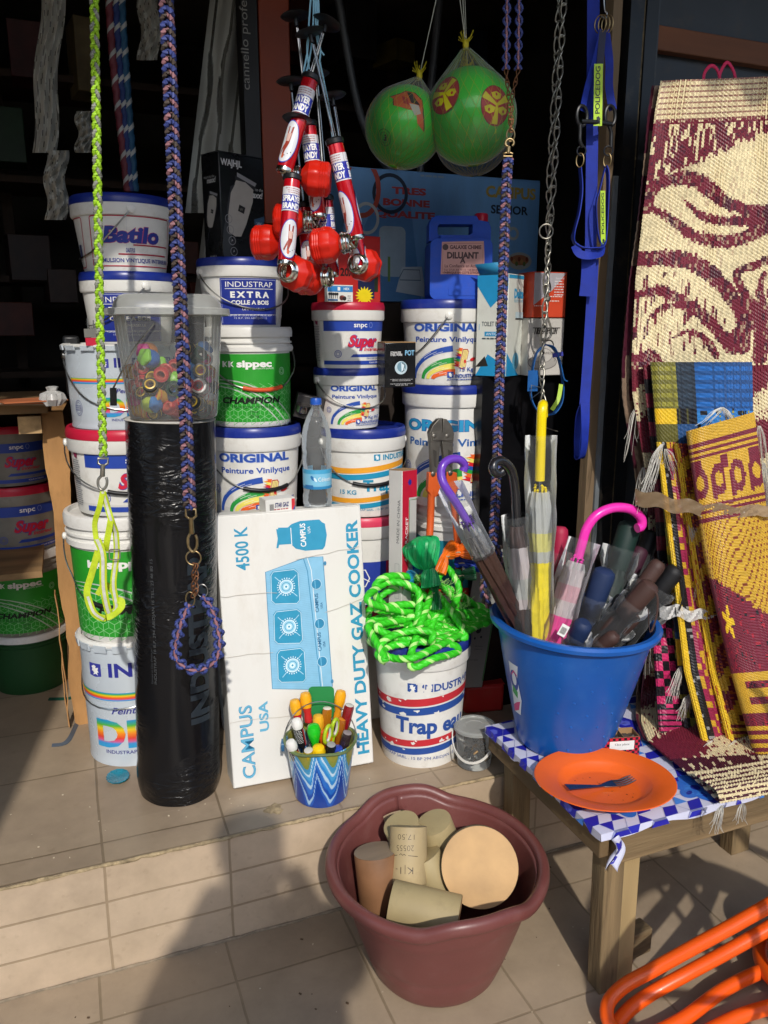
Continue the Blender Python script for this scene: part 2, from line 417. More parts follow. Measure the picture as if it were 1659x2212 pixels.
# the step's front face, with a thin worn mortar lip along its upper edge
g = G(); g.add([(-3, SY, 0), (4, SY, 0), (4, SY, FZ - .0004), (-3, SY, FZ - .0004)], [(0, 1, 2, 3)], t_ris)
struct(g, 'step', smooth=0)
mort = mat('worn_mortar', 'a3906f', .9, var=.4, vs=60, bump=1, bs=150)
g = G(); pts = []
x = -3
while x < 4: pts.append((x, SY - .001 + random.uniform(-.0015, .002), FZ - .004 + random.uniform(-.0012, .001))); x += random.uniform(.012, .035)
g.tube(pts, [random.uniform(.0035, .0062) for _ in pts], mort, 6); struct(g, 'step_edge', smooth=60)
g = G(); pts = []; x = -3
while x < 4: pts.append((x, SY - .002 + random.uniform(-.003, .002), .001)); x += random.uniform(.015, .05)
g.tube(pts, [random.uniform(.003, .006) for _ in pts], mat('dust_line', '8a7c68', .9, var=.3, vs=50), 6); struct(g, 'step_foot_dust', smooth=60)

# ---------------------------------------------------------------- the shop shell and its awning
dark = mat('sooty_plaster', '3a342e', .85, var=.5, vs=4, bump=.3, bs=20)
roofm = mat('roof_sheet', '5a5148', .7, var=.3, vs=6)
sh = T('shop', 'dark open-fronted hardware shop room behind the stacked paint buckets', 'shop', (0, 3.6, FZ))
def P(g, name, par, **k): o = g.build(name, **k); o.parent = par; o.matrix_parent_inverse = Mx.Translation(par.location).inverted(); return o
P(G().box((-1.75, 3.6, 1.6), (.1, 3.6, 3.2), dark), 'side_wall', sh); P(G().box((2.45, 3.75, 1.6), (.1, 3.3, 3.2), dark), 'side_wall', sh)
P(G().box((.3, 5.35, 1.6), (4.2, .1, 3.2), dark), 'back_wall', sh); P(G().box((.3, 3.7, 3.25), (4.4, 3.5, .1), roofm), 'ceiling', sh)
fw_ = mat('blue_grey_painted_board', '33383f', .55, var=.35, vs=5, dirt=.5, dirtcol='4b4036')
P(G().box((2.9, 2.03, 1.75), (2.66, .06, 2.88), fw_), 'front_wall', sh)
g = G()
n = 60
g.grid(lambda u, v: (-3.2 + 8.2 * u, .6 + 1.5 * v, 3.01 + .012 * sin(u * 2 * pi * 52) + .10 * v), 416, 3, roofm)
aw = g.build('awning', solid=.006); tag(aw, 'rusty corrugated awning over the shop front', 'awning')
post = mat('galvanised_post', '777772', .5, .6)
for i, x in enumerate((-.585, 4.4)):
    p = G().tube([(x, .63, 0), (x, .63, 3.0)], .04, post, 12).build('awning_post')
    tag(p, ('round steel post holding up the awning near the left side', 'round steel post holding up the awning beyond the orange hose')[i], 'post', 'awning posts')
bd = G().box((-1.40, .36, 2.1), (1.6, .03, 1.7), mat('shade_board_wood', '7c7264', .7)).build('shade_board', bevel=.004)  # out-of-view board, added and sized to shade the shelf and left floor
tag(bd, 'plain wooden board added out of view at the left to cast shade', 'board')

# door frame at the right edge of the opening
fr = T('door_frame', 'scuffed door jamb of brown wood and black metal between the leashes and the mats', 'door frame', (1.42, 1.98, FZ))
def strip(x0, x1, y0, y1, z0, z1, m, nm, lean=0):
    g = G(); nz = 40; vs = []; fs = []
    for i in range(nz + 1):
        z = z0 + (z1 - z0) * i / nz; j = [random.uniform(-.0006, .0006) for _ in range(2)]
        dx = lean * (z - 1.0)
        vs += [(x0 + j[0] + dx, y0, z), (x1 + j[1] + dx, y0, z), (x1 + j[1] + dx, y1, z), (x0 + j[0] + dx, y1, z)]
    for i in range(nz):
        for q in range(4):
            r = (q + 1) % 4; fs.append((i * 4 + q, i * 4 + r, i * 4 + 4 + r, i * 4 + 4 + q))
    fs += [(3, 2, 1, 0), tuple(nz * 4 + a for a in (0, 1, 2, 3))]
    g.add(vs, fs, m); return P(g, nm, fr)
strip(1.413, 1.441, 1.95, 1.985, FZ, 3.0, mat('jamb_wood', '7a664d', .75, var=.3, vs=12, bump=.4, bs=90, stretch=(1, 1, .1)), 'jamb')
strip(1.442, 1.456, 1.943, 2.0, FZ, 1.98, mat('jamb_grey', '6d7377', .6, var=.3, vs=10, dirt=.5), 'edge_strip')
strip(1.457, 1.499, 1.935, 2.05, FZ, 3.0, mat('black_metal', '1c1d1f', .35, .3, var=.4, vs=8, dirt=.25), 'metal_post')
strip(1.501, 1.511, 1.945, 2.05, FZ, 3.0, mat('worn_tan', '6e6046', .8, var=.7, vs=25, dirt=.8, dirtcol='17140f'), 'worn_edge')
strip(1.512, 1.550, 1.94, 2.05, FZ, 3.0, mat('black_metal2', '202225', .4, .2, var=.4, vs=8), 'metal_post')
strip(1.551, 1.567, 1.955, 2.05, FZ, 3.0, mat('door_grey', '353b41', .5, var=.4, vs=6, dirt=.4), 'edge_strip')
bt = G().box((2.34, 1.985, 2.345), (1.53, .03, .062), mat('batten_wood', '6f4329', .7, var=.4, vs=10, bump=.3, stretch=(.15, 1, 1))).build('wood_batten', bevel=.003)
tag(bt, 'reddish brown wooden batten fixed to the dark wall above the mats', 'batten')

# left-hand timber shelf
wd1 = mat('raw_timber', '8a6d49', .8, var=.35, vs=14, bump=.5, bs=70, stretch=(.2, 1, 1), dirt=.4, dirtcol='4b3a28')
ply = mat('peeling_plywood', 'b08351', .8, var=.3, vs=9, bump=.8, bs=45, stretch=(1, 1, .35), dirt=.45, dirtcol='6d4c2b')
pl0 = atz(196, 1562, FZ)
shf = T('timber_shelf', 'rough timber shelf with a peeling plywood end panel beside the bucket stack', 'shelf', (pl0.x, pl0.y, FZ))
px, py = pl0.x - .03, pl0.y
ztop = at(60, 872, 2.55).z
def peel(z): return .004 * sin(z * 23) + .003 * sin(z * 61)
g = G(); nz = 30; vs = []; fs = []
for i in range(nz + 1):
    z = FZ + (ztop - .03 - FZ) * i / nz
    w2 = .031 + .004 * sin(z * 17) + random.uniform(-.002, .002)
    if i in (7, 8): w2 *= .8
    cx = px + .012 * (1 - i / nz)
    vs += [(cx - w2, py + peel(z) * .4, z), (cx + w2, py - peel(z) * .3, z), (cx + w2 + .02, py + .42, z), (cx - w2, py + .42, z)]
for i in range(nz):
    for q in range(4): r = (q + 1) % 4; fs.append((i * 4 + q, i * 4 + r, i * 4 + 4 + r, i * 4 + 4 + q))
fs += [(3, 2, 1, 0), tuple(nz * 4 + a for a in (0, 1, 2, 3))]
P(g.add(vs, fs, ply), 'end_or_shade_panel', shf)
g = G()      # split ply layers standing off the left edge
for k in range(2):
    pts = [(px - .034 - .004 * k + random.uniform(-.003, .003), py + .006 * k, FZ + .01 + i * .05) for i in range(6 + 4 * k)]
    g.ribbon(pts, .05, ply, (0, 1, 0), .003)
P(g, 'ply_layers', shf)
P(G().box((px - .82, py + .2, ztop - .014), (1.62, .52, .028), wd1), 'shelf_board', shf)
P(G().box((px - .062, py + .1, ztop - .062), (.062, .3, .05), mat('sawn_end', 'b7976a', .85, var=.4, vs=30, bump=.4)), 'rail', shf)
P(G().box((px - .5, py + .42, FZ + .5), (1.2, .02, 1.0), dark), 'back_panel', shf)
P(G().box((px - .95, py + .2, FZ + .5), (.03, .5, 1.0), wd1), 'end_or_shade_panel', shf)  # unseen panel, added to keep light out from under the shelf
P(G().box((px - .62, py + .18, FZ + .53), (1.1, .40, .02), wd1), 'shelf_board', shf)
# ================================================================ paint buckets
WH = mat('white_plastic', 'e4e3dd', .38, var=.09, vs=7, dirt=.38, dirtcol='a89e8c')
WHL = mat('white_lid', 'e2e1dc', .36, var=.08, vs=9, dirt=.3, dirtcol='aaa294')
BLUEL = mat('blue_lid', '1d2f86', .3, var=.2, vs=8, dirt=.25, dirtcol='5a6aa0')
REDL = mat('red_lid', 'c01f3c', .34, var=.15, vs=8); PINKL = mat('pink_lid', 'd8405f', .34, var=.15, vs=8)
TIN = mat('painted_tin', 'c9d3db', .28, .15, var=.08, vs=5, dirt=.15); STEEL = mat('steel_wire', 'a9a9a6', .28, 1, var=.25, vs=30)
CHROME = mat('bright_metal', 'd8d4c8', .16, 1, var=.2, vs=30); BLK = mat('black_plastic', '17181a', .4, var=.3, vs=14)
BL, BD, TEAL, REDI, GR, YE, ORA, WT = '2a50a8', '22308c', '1f8fb6', 'd4252f', '2f9c45', 'efe06a', 'ea672c', 'eeeeea'

def crest(a, x, y, s, c):
    a.poly([(x, y + s), (x, y + .1 * s), (x + s * .5, y), (x + s, y + .1 * s), (x + s, y + s)], c)
    a.poly([(x + s * q[0], y + s * q[1]) for q in ((.3, .15), (.42, .3), (.3, .45), (.2, .4), (.28, .62), (.2, .75), (.45, .88), (.6, .8), (.55, .65), (.8, .72), (.72, .5), (.82, .38), (.66, .34), (.74, .14), (.55, .24))], WT)
def seal(a, x, y, r, c='5b67a8'):
    a.ring(x, y, r, r, r * .16, c, 18); a.ring(x, y, r * .55, r * .55, r * .14, c, 14)
    for i in range(12): t = i * pi / 6; a.rect(x + r * .77 * cos(t) - r * .06, y + r * .77 * sin(t) - r * .06, x + r * .77 * cos(t) + r * .06, y + r * .77 * sin(t) + r * .06, c)
def swoosh(a, x, y, w, h, cols, wd):
    for k, c in enumerate(cols):
        if not c: continue
        pts = []
        for i in range(13):
            t = i / 12; ww, hh = w * (1 - .115 * k), h * (1 - .19 * k)
            pts.append((x + w - ww * cos(t * 1.45) ** 1.0, y + hh * sin(t * 1.45)))
        a.line(pts, [wd * (.75 + .5 * i / 12) for i in range(13)], c)
        for j in range(3):
            a.line([(p[0] + wd * .25 * (j - 1), p[1] - wd * .3 * (j - 1)) for p in pts[4 + j * 2:9 + j]], wd * .07, WT)
def brush(a, x, y, s, fer, hand):
    def q(px, py): return (x + s * (px * .96 + py * .22), y + s * (py * .96 - px * .22))
    for k, c in enumerate(('d4252f', ORA, GR, BL, 'd4252f', YE, ORA)):
        y0 = -.5 + k * .15; a.poly([q(-.02, y0), q(-.02, y0 + .2), q(-.3 - .1 * (k % 3), y0 + .16), q(-.2, y0 + .1), q(-.42 + .07 * (k % 2), y0 + .02)], c)
    a.poly([q(0, -.55), q(.36, -.55), q(.42, -.45), q(.42, .5), q(.3, .62), q(0, .55)], 'b02a2a'); a.poly([q(.025, -.5), q(.34, -.5), q(.39, -.42), q(.39, .46), q(.28, .56), q(.025, .5)], fer)
    for k in range(4): a.line([q(.06 + .08 * k, -.45), q(.05 + .08 * k, .5)], s * .018, 'a05a2a')
    a.ell(*q(.3, -.1), s * .07, s * .11, hand); a.line([q(.38, -.04), q(.6, .06)], s * .09, WT); a.ell(*q(.82, .14), s * .22, s * .09, hand, rot=.2)
def lab_original(a, dx=0, kg='15 Kg INT', w=.86, c1=BL, c2=BL, b=.02, ring=1, co=None):
    a.text('ORIGINAL', dx, .635, .088, c1, w, b=.035, out=co or '8f9fd0', ow=.03)
    a.text('Peinture Vinilyque', dx + .02, .51, .062, c2, w * .98, b=.025)
    swoosh(a, dx - .42 * w / .86, .075, .56, .36, (BL, None, GR, YE, ORA), .055)
    brush(a, dx + .16, .315, .21, 'eedd8e', 'd4252f')
    a.text(kg, dx + .33, .165, .05, c2, .36, b=.01); crest(a, dx + .0, .085, .075, BL); a.text('INDUSTRAP SARL', dx + .31, .09, .044, BL, .44, b=.02)
    a.lines(dx, .062, .5, 1, .02, .01, BL)
    if ring: seal(a, dx - .46, .32, .045)
def lab_trap(a, c1, c2, ctext, dx=0, kg='15 KG', scuff=0, tw=.6):
    def wave(y, h, c):
        pts = [(-.95 + .05 * i, y + .035 * sin((-.95 + .05 * i - dx) * 3.0)) for i in range(39)]
        a.poly([(p[0], p[1] + h) for p in pts] + [p for p in pts[::-1]], c)
    crest(a, dx - .12, .645, .075, ctext); a.text('INDUSTRAP', dx + .22, .655, .062, ctext, .46, b=.03)
    wave(.535, .062, c1); wave(.46, .062, c2)
    a.text('Trap eau', dx + .085, .305, .13, ctext, tw, b=.035)
    wave(.195, .055, c1); wave(.125, .055, c2)
    if kg: a.text(kg, dx - .42, .265, .05, c2, .2, b=.02)
    a.text('INDUSTRAP SARL . 15 BP 294 ABIDJAN 15 - TEL.: 23 46 80 15', dx + .08, .075, .026, ctext, 1.0)
    if scuff:
        rnd = random.Random(5); a.k += 1; a.hold = True
        for i in range(46):
            x, y = rnd.choice([(rnd.uniform(-.55, .6), rnd.choice((.56, .48, .21, .15)) + rnd.uniform(-.03, .03)), (rnd.uniform(-.15, .4), rnd.uniform(.6, .72))])
            r = rnd.uniform(.006, .028); n = 9
            a.poly([(x + r * rnd.uniform(.4, 1.5) * cos(2 * pi * k / n), y + r * rnd.uniform(.3, 1.1) * sin(2 * pi * k / n)) for k in range(n)], 'e2e0da')
def lab_extra(a, dx=0):
    a.rect(dx - .46, .03, dx + .46, .70, '23348f'); a.line([(dx - .44, .05), (dx - .44, .68), (dx + .44, .68), (dx + .44, .05)], .006, 'c8cfe8')
    a.text('INDUSTRAP', dx, .575, .08, WT, .74, b=.0); a.line([(dx - .38, .55), (dx + .38, .55)], .008, WT)
    a.text('E X T R A', dx, .425, .085, WT, .6, b=.05); a.text('COLLE A BOIS', dx, .325, .06, WT, .58, b=.035)
    a.text('UNIVERSELLE', dx + .04, .24, .036, WT, .34); a.text('Fabriqué en Côte d\'Ivoire par INDUSTRAP', dx, .155, .026, 'c8cfe8', .68); a.text('15 B.P. 294 ABIDJAN 15', dx, .115, .026, 'c8cfe8', .5)
def lab_super(a, dx=0, side=1):
    a.rect(-.7 + dx, .565, dx + .75, .74, '2746a6'); a.text('snpc', dx - .08, .625, .075, WT, .22, b=.02); a.ring(dx + .1, .655, .034, .042, .006, '8fa0d8', 6)
    a.text('Super', dx - .02, .335, .17, 'cf2340', .54, b=.045, sh=.35, out='2746a6', ow=.03)
    a.text('Intérieur', dx + .14, .265, .055, 'cf2340', .34, b=.02, sh=.3)
    a.poly([(dx - .25, .17), (dx - .2, .215), (dx + .75, .215), (dx + .75, .17)], '2746a6'); a.text('PEINTURE VINYLIQUE', dx + .2, .138, .025, '2746a6', .36)
    a.rect(dx - .7, .055, dx + .75, .115, '2746a6'); a.text('POUR INTERIEUR', dx + .22, .072, .026, WT, .3); seal(a, dx - .44, .22, .055)
    if side: a.poly([(dx - .92 + .03 * i, .72 + (.015 if i % 2 else -.01)) for i in range(4)] + [(dx - .84, .66), (dx - .9, .67)], '8e2a50'); a.lines(dx - .98, .63, .2, 22, .025, .009, '6a6d78')
def lab_sippec(a, dx=0, H=1):
    g1, g2 = '2a9a2c', '1d8426'
    a.rect(-1.05, .055, 1.05, .735, g1)
    s = .052; a.k += 1; a.hold = True
    for i in range(-16, 17):
        for j in range(0, 7):
            x, y = i * s * 1.732 + (s * .866 if j % 2 else 0), .06 + j * s * 1.5
            if y + s > .43 - .0 * abs(x): continue
            for k in range(3):
                t = pi / 6 + k * 2 * pi / 3; a.line([(x, y + .02), (x + s * cos(t), y + .02 + s * sin(t))], .0045, '8fd08e')
                a.line([(x + s * cos(t), y + .02 + s * sin(t)), (x + s * cos(t + pi / 3), y + .02 + s * sin(t + pi / 3))], .0045, '7cc67c')
    a.hold = False
    for k in range(3):
        a.line([(dx - .55 + .1 * i, .45 + .07 * sin(i * .32) - .03 * k - .0035 * i * i * (1 + .3 * k)) for i in range(12)], [.012 * sin(pi * (i + 1) / 14) + .001 for i in range(12)], 'b9c4b9')
    for k in (0, 1): a.poly([(dx - .32 + .07 * k + q[0] * .06, .605 + q[1] * .06) for q in ((0, 0), (0, 1), (.4, 1), (.4, .7), (1, 1), (.6, .5), (1, 0), (.4, .3), (.4, 0))], WT)
    a.text('sippec', dx + .02, .608, .068, WT, .36, b=.045); a.text('PRODUITS QUALITE', dx + .12, .585, .014, WT, .2); seal(a, dx + .33, .56, .036, 'a9dca9')
    a.text('CHAMPION', dx - .02, .245, .062, '111a12', .62, b=.04, sh=.2); a.text('Peinture vinylique', dx + .0, .195, .036, '1c5a22', .44); a.text('mate', dx, .15, .03, '1c5a22'); a.text('20 kg', dx, .105, .03, '1c5a22')
RB = None
def rainbow(name, z0, z1):
    m = bpy.data.materials.new(name); m.use_nodes = True; t = m.node_tree; L = t.links.new; p = t.nodes['Principled BSDF']; p.inputs['Roughness'].default_value = .3
    tc = nd(t, 'TexCoord'); s = nd(t, 'SeparateXYZ'); L(tc.outputs['Object'], s.inputs[0])
    r = nd(t, 'MapRange'); r.inputs[1].default_value = z0; r.inputs[2].default_value = z1; L(s.outputs[2], r.inputs[0])
    c = nd(t, 'ValToRGB'); L(r.outputs[0], c.inputs[0]); e = c.color_ramp.elements
    e[0].position = 0; e[0].color = lin('2a9ad0'); e[1].position = 1; e[1].color = lin('2a8fd0')
    for q, h in ((.12, '3f8fd0'), (.2, 'd05a8a'), (.32, 'e0402a'), (.5, 'ef8a1f'), (.64, 'e8c81e'), (.78, '4fae3a'), (.9, '2a9aa0')):
        x = e.new(q); x.color = lin(h)
    L(c.outputs[0], p.inputs['Base Color']); return m
def lab_deco(a, Hm, dx=0):
    a.rect(dx - .75, .54, dx + .9, .605, rainbow('rainbow_band', .54 * Hm, .605 * Hm)); crest(a, dx - .26, .72, .11, '3a3f9e')
    a.text('INDUSTRAP', dx + .4, .735, .11, '2b2f8e', .98, b=.03); a.text('Peinture', dx + .06, .435, .055, '32348a', .3, sh=.3, b=.015)
    a.text('DECOR', dx + .34, .165, .22, rainbow('rainbow_letters', .165 * Hm, .385 * Hm), 1.15, b=.04); a.text('INDUSTRAP SARL. 15 BP 294 ABIDJAN 15', dx + .24, .105, .03, '32348a', .8, b=.01)
    a.ring(dx - .62, .25, .07, .09, .006, '6a6f9a'); a.ring(dx - .62, .25, .05, .065, .005, '6a6f9a'); a.lines(dx - .68, .27, .12, 3, .025, .01, '6a6f9a')
def lab_batilo(a, dx=0):
    r = 'b32340'; f = rrect(dx - .38, .07, dx + .85, .71, .03)
    a.line(f, .014, r, True); a.line(rrect(dx - 1.2, .06, dx - .55, .70, .03), .014, r, True)
    a.text('Batilo', dx + .2, .38, .2, '2c3b96', .8, b=.045, sh=.16, out='c25a78', ow=.02); a.rect(dx + .2, .335, dx + .8, .352, r); a.rect(dx + .0, .215, dx + .75, .232, r)
    a.text('QUALITE PLUS', dx + .36, .25, .055, '2c3b96', .52, sh=.25, b=.02); a.text('EMULSION VINYLIQUE INTERIEURE', dx + .28, .12, .052, '2c3b96', 1.06, b=.02)
    a.rect(dx - .72, .2, dx - .62, .36, '33406a'); a.lines(dx - .74, .18, .12, 4, .025, .012, '55607a')

def bucket(name, label, x, y, z0, H, r0, r1, kind='tub', lid=None, art=None, turn=0, handle=None, grip=BLK, group='stacked paint buckets', body=None, lab_label=None):
    """handle = (direction it hangs to, droop angle)"""
    rz = -atan2(x, y) + R(turn)
    o = T(name, label, 'bucket', (x, y, z0), rz, group)
    g = G(); B = body or WH
    if kind == 'tub':
        lh = min(.028, H * .12); ck = min(.042, H * .16); zc = H - lh - ck
        rr = lambda z: r0 + (r1 * .945 - r0) * min(1, max(0, z / zc))
        pf = [(0, .004), (r0 * .9, .004), (r0 * .93, 0), (r0 * .985, 0), (r0, .006), (rr(.03), .03), (rr(.034) + .001, .034)]
        pf += [(rr(zc * k / 6) , zc * k / 6) for k in range(1, 7)] + [(r1 * .985, zc + .001), (r1, zc + .006), (r1, H - lh), (r1 * .9, H - lh)]
        g.lathe(pf, B, 64); bo = g.build('body', o)
        l = G(); e = H - lh
        l.lathe([(r1 * .97, e), (r1 * 1.008, e), (r1 * 1.012, e + lh * .45), (r1 * .995, H - .004), (r1 * .975, H), (r1 * .94, H), (r1 * .925, H - .003), (r1 * .915, H - .011), (r1 * .5, H - .012), (0, H - .012)], lid or BLUEL, 64)
        l.build('lid', o); ze = zc + ck * .5; re = r1
    elif kind == 'pail':
        lh = H * .085; z1 = H * .72
        rr = lambda z: r0 + (r1 * .93 - r0) * min(1, max(0, z / (H * .8)))
        g.lathe([(0, .004), (r0 * .9, .004), (r0 * .96, 0), (r0, .008), (rr(z1 * .5), z1 * .5), (rr(H * .755), H * .755), (r1 * .985, H * .758), (r1 * .985, H * .80), (r1 * .95, H * .803), (r1 * .95, H * .835), (r1 * .99, H * .838), (r1 * .99, H * .855), (r1 * .95, H * .86), (r1 * .95, H - lh)], B, 64); bo = g.build('body', o)
        l = G(); e = H - lh
        l.lathe([(r1 * .95, e - .004), (r1 * 1.0, e - .004), (r1 * 1.005, H - .012), (r1 * .985, H - .002), (r1 * .96, H), (r1 * .92, H), (r1 * .91, H - .012), (0, H - .013)], lid or WHL, 64)
        l.build('lid', o); ze = H * .78; re = r1
    else:
        rr = lambda z: r0 + (r1 - r0) * min(1, max(0, z / H)); B = body or TIN
        pf = [(0, .006), (r0 * .97, .006), (r0 * 1.01, 0), (r0 * 1.015, .004), (r0 * 1.0, .012)]
        for k in range(1, 12):
            z = H * k / 12; pf.append((rr(z) + (.0025 if k in (8,) else 0), z))
        pf += [(rr(H * .94), H * .945), (r1 * 1.03, H * .955), (r1 * 1.035, H * .97), (r1 * .99, H * .975)]
        g.lathe(pf, B, 64); bo = g.build('body', o)
        l = G(); l.lathe([(r1 * .98, H * .968), (r1 * 1.045, H * .968), (r1 * 1.05, H * .985), (r1 * 1.01, H), (r1 * .95, H), (r1 * .93, H - .01), (0, H - .011)], WHL, 64)
        for i in range(16):
            a = 2 * pi * (i + .5) / 16; l.box((r1 * 1.04 * sin(a), -r1 * 1.04 * cos(a), H * .955), (.04, .004, H * .055), TIN, Mx.Rotation(a, 3, 'Z') @ Mx.Rotation(R(6), 3, 'X'))
        l.build('lid', o); ze = H * .86; re = rr(ze)
    if art:
        a = Art(); art(a)
        def f(px, py, d):
            z = py * H; q = rr(z); th = px * H / q; q += d + .0003
            return V((q * sin(th), -q * cos(th), z))
        a.mesh('printed_label', f, o, du=.03, step=.00009, box=(-r1 * 2.6 / H, 0, r1 * 2.6 / H, 1), dv=.2)
    if handle:
        az, dr = R(handle[0]), R(handle[1]); L = re * 1.2; pts = []
        for i in range(25):
            t = pi * i / 24; sq = sin(t) ** .8
            p = V((-(re + .006) * cos(t), -L * sq * cos(dr), ze - L * sq * sin(dr)))
            mr = rr(p.z) + .005 if p.z < ze - .02 else re + .004; q = V((p.x, p.y))
            if q.length < mr and i not in (0, 24): q *= mr / q.length
            p = Mx.Rotation(az, 3, 'Z') @ V((q.x, q.y, p.z)); pts.append(p)
        h = G().tube(pts, .0022, STEEL, 6).build('bail_handle', o)
        if grip:
            G().tube(pts[9:16], .0062, grip, 10).build('grip', h)
        for s_ in (-1, 1):
            p = Mx.Rotation(az, 3, 'Z') @ V((s_ * (re + .002), 0, ze)); G().lathe([(0, -.006), (.011, -.006), (.011, .004), (.006, .007), (0, .007)], STEEL if kind == 'drum' else B, 14, axis(p - p.normalized() * 0, p + V((p.x, p.y, 0)))).build('ear', o)
    return o

A = lambda f, **k: (lambda a: f(a, **k))
# --- left column, resting on the shop floor
ya = 2.405; za = [FZ, .697, 1.068, 1.303, 1.533, 1.720, 1.913]
xa = at(293, 1400, ya).x
bucket('paint_drum', 'pale tin drum with rainbow lettering, bottom of the left bucket column', at(296, 1600, ya).x, ya, za[0], za[1] - za[0], .136, .142, 'drum', art=A(lab_deco, Hm=za[1] - za[0], dx=-.08), handle=(-30, 62), grip=None)
bucket('paint_pail', 'green labelled pail with white lid, second from the floor in the left column', xa - .003, ya, za[1], za[2] - za[1], .148, .168, 'pail', art=A(lab_sippec, dx=.0), handle=(-6, 62))
bucket('paint_bucket', 'white bucket with red lid and blue band, third from the floor in the left column', at(285, 1000, ya).x, ya, za[2], za[3] - za[2] + .004, .155, .172, 'tub', lid=REDL, art=A(lab_super, dx=.12, side=1), handle=(0, 38))
bucket('paint_drum', 'pale tin drum with rainbow lettering, upper one beside the clear spool tub', at(272, 850, ya).x, ya, za[3] + .004, za[4] - za[3] - .004, .148, .155, 'drum', art=A(lab_deco, Hm=za[4] - za[3], dx=-.02), handle=(8, 50), grip=None)
bucket('glue_bucket', 'white glue bucket with blue lid and blue panel under the topmost left bucket', at(280, 660, ya).x, ya, za[4], za[5] - za[4], .106, .128, 'tub', art=A(lab_extra, dx=-.0), handle=(-70, 42), grip=None)
bucket('paint_bucket', 'white bucket with red framed label, on top of the left column in shade', at(266, 500, ya).x, ya, za[5], za[6] - za[5], .108, .133, 'tub', art=A(lab_batilo, dx=-.08), handle=(-80, 48), grip=None)
# --- second column, behind the cooker carton
yb = 2.40; q = lambda y: at(545, y, yb - .1).z
zb = [FZ, .66, q(1118), q(922), q(706), q(566)]
bucket('paint_bucket', 'white bucket hidden low behind the cooker carton', at(548, 1250, yb).x, yb, zb[0], zb[1] - zb[0], .12, .14, 'tub', handle=None)
bucket('paint_bucket', 'white bucket with blue lid whose rim shows behind the cooker carton', at(548, 1200, yb).x, yb, zb[1], zb[2] - zb[1], .13, .142, 'tub')
bucket('paint_bucket', 'white bucket with rainbow brush label right behind the top of the black roll', at(550, 1010, yb).x, yb, zb[2], zb[3] - zb[2], .124, .143, 'tub', art=A(lab_original, dx=-.0, w=.84), handle=(15, 52))
bucket('paint_pail', 'green labelled pail with white lid and orange handle grip beside the spool tub', at(540, 810, yb).x, yb, zb[3], zb[4] - zb[3], .118, .128, 'pail', art=A(lab_sippec, dx=.03), handle=(18, 48), grip=mat('orange_grip', 'd2542a', .45))
bucket('glue_bucket', 'white glue bucket with blue lid under the black clipper carton', at(524, 640, yb).x, yb, zb[4], zb[5] - zb[4] + .012, .108, .127, 'tub', art=A(lab_extra, dx=.12), handle=(25, 42), grip=None)
# --- third column, in the middle
yc = 2.40; q = lambda y: at(755, y, yc - .1).z
zc = [FZ, .62, q(1118), q(928), q(796), q(652)]
bucket('paint_bucket', 'white bucket hidden at the foot of the middle column', at(790, 1300, yc).x, yc, zc[0], zc[1] - zc[0], .12, .135, 'tub')
def lab_side(a):
    a.rect(-.5, .1, .2, .62, '2b3f9e'); a.rect(.2, .1, .8, .62, 'c42848'); a.ring(-.02, .48, .07, .085, .01, WT, 6); a.line([(-.08, .43), (-.02, .49), (-.02, .56)], .008, WT); a.line([(-.02, .49), (.05, .45)], .008, WT)
    a.poly([(-.5, .3), (-.3, .32), (-.2, .27), (0, .31), (.1, .26), (.3, .3), (.5, .27), (.5, .24), (-.5, .25)], WT); a.text('SUPER', .0, .1, .13, 'c42848', .7, b=.06, sh=.2)
bucket('paint_bucket', 'white bucket with pink lid and blue and red label between carton and bracket box', at(785, 1180, yc).x, yc, zc[1], zc[2] - zc[1], .125, .142, 'tub', lid=PINKL, art=lab_side)
bucket('sealant_bucket', 'white sealant bucket with orange and teal bands behind the water bottle', at(785, 1010, yc).x, yc, zc[2], zc[3] - zc[2], .119, .135, 'tub', art=A(lab_trap, c1='e8a02c', c2=TEAL, ctext=TEAL, dx=.24, tw=.66), handle=(14, 50))
bucket('paint_bucket', 'smallest white bucket with rainbow brush label, third from the top in the middle column', at(753, 860, yc).x, yc, zc[3], zc[4] - zc[3], .092, .109, 'tub', art=A(lab_original, dx=.12, kg='5 Kg INT', w=.86), handle=(30, 40), grip=None)
bucket('paint_bucket', 'white bucket with red lid and red script, under the red carton', at(752, 720, yc).x, yc, zc[4], zc[5] - zc[4], .097, .112, 'tub', lid=REDL, art=A(lab_super, dx=.28))
# --- fourth column
yd = 2.40; q = lambda y: at(965, y, yd - .11).z
zd = [FZ, .66, q(1094), q(832), q(646)]
bucket('paint_bucket', 'white bucket hidden at the foot of the fourth column', at(975, 1400, yd).x, yd, zd[0], zd[1] - zd[0], .125, .145, 'tub')
def lab_teal(a):
    a.rect(-.7, .12, .8, .66, '1f7f92'); a.text('SIPRO', .3, .32, .16, WT, .6, b=.04); a.rect(-.7, .12, .8, .2, 'd8342c'); a.text('PEINTURE SATINEE', .25, .06, .06, '1f7f92', .6, b=.03)
bucket('paint_bucket', 'white bucket with teal label behind the orange bolt cutter handles', at(985, 1180, yd).x, yd, zd[1], zd[2] - zd[1], .135, .150, 'pail', art=lab_teal)
bucket('paint_bucket', 'largest white bucket with rainbow brush label behind the bolt cutter jaws', at(968, 960, yd).x, yd, zd[2], zd[3] - zd[2], .141, .155, 'tub', art=A(lab_original, dx=.06, kg='30 Kg INT', w=.92, c1='2c93c4', c2='2a62a8', co='2a62a8'))
bucket('paint_bucket', 'white bucket with rainbow brush label right under the blue jerrycan', at(960, 740, yd).x, yd, zd[3], zd[4] - zd[3], .122, .142, 'tub', art=A(lab_original, dx=.04, w=.88), handle=(-85, 52), grip=None)
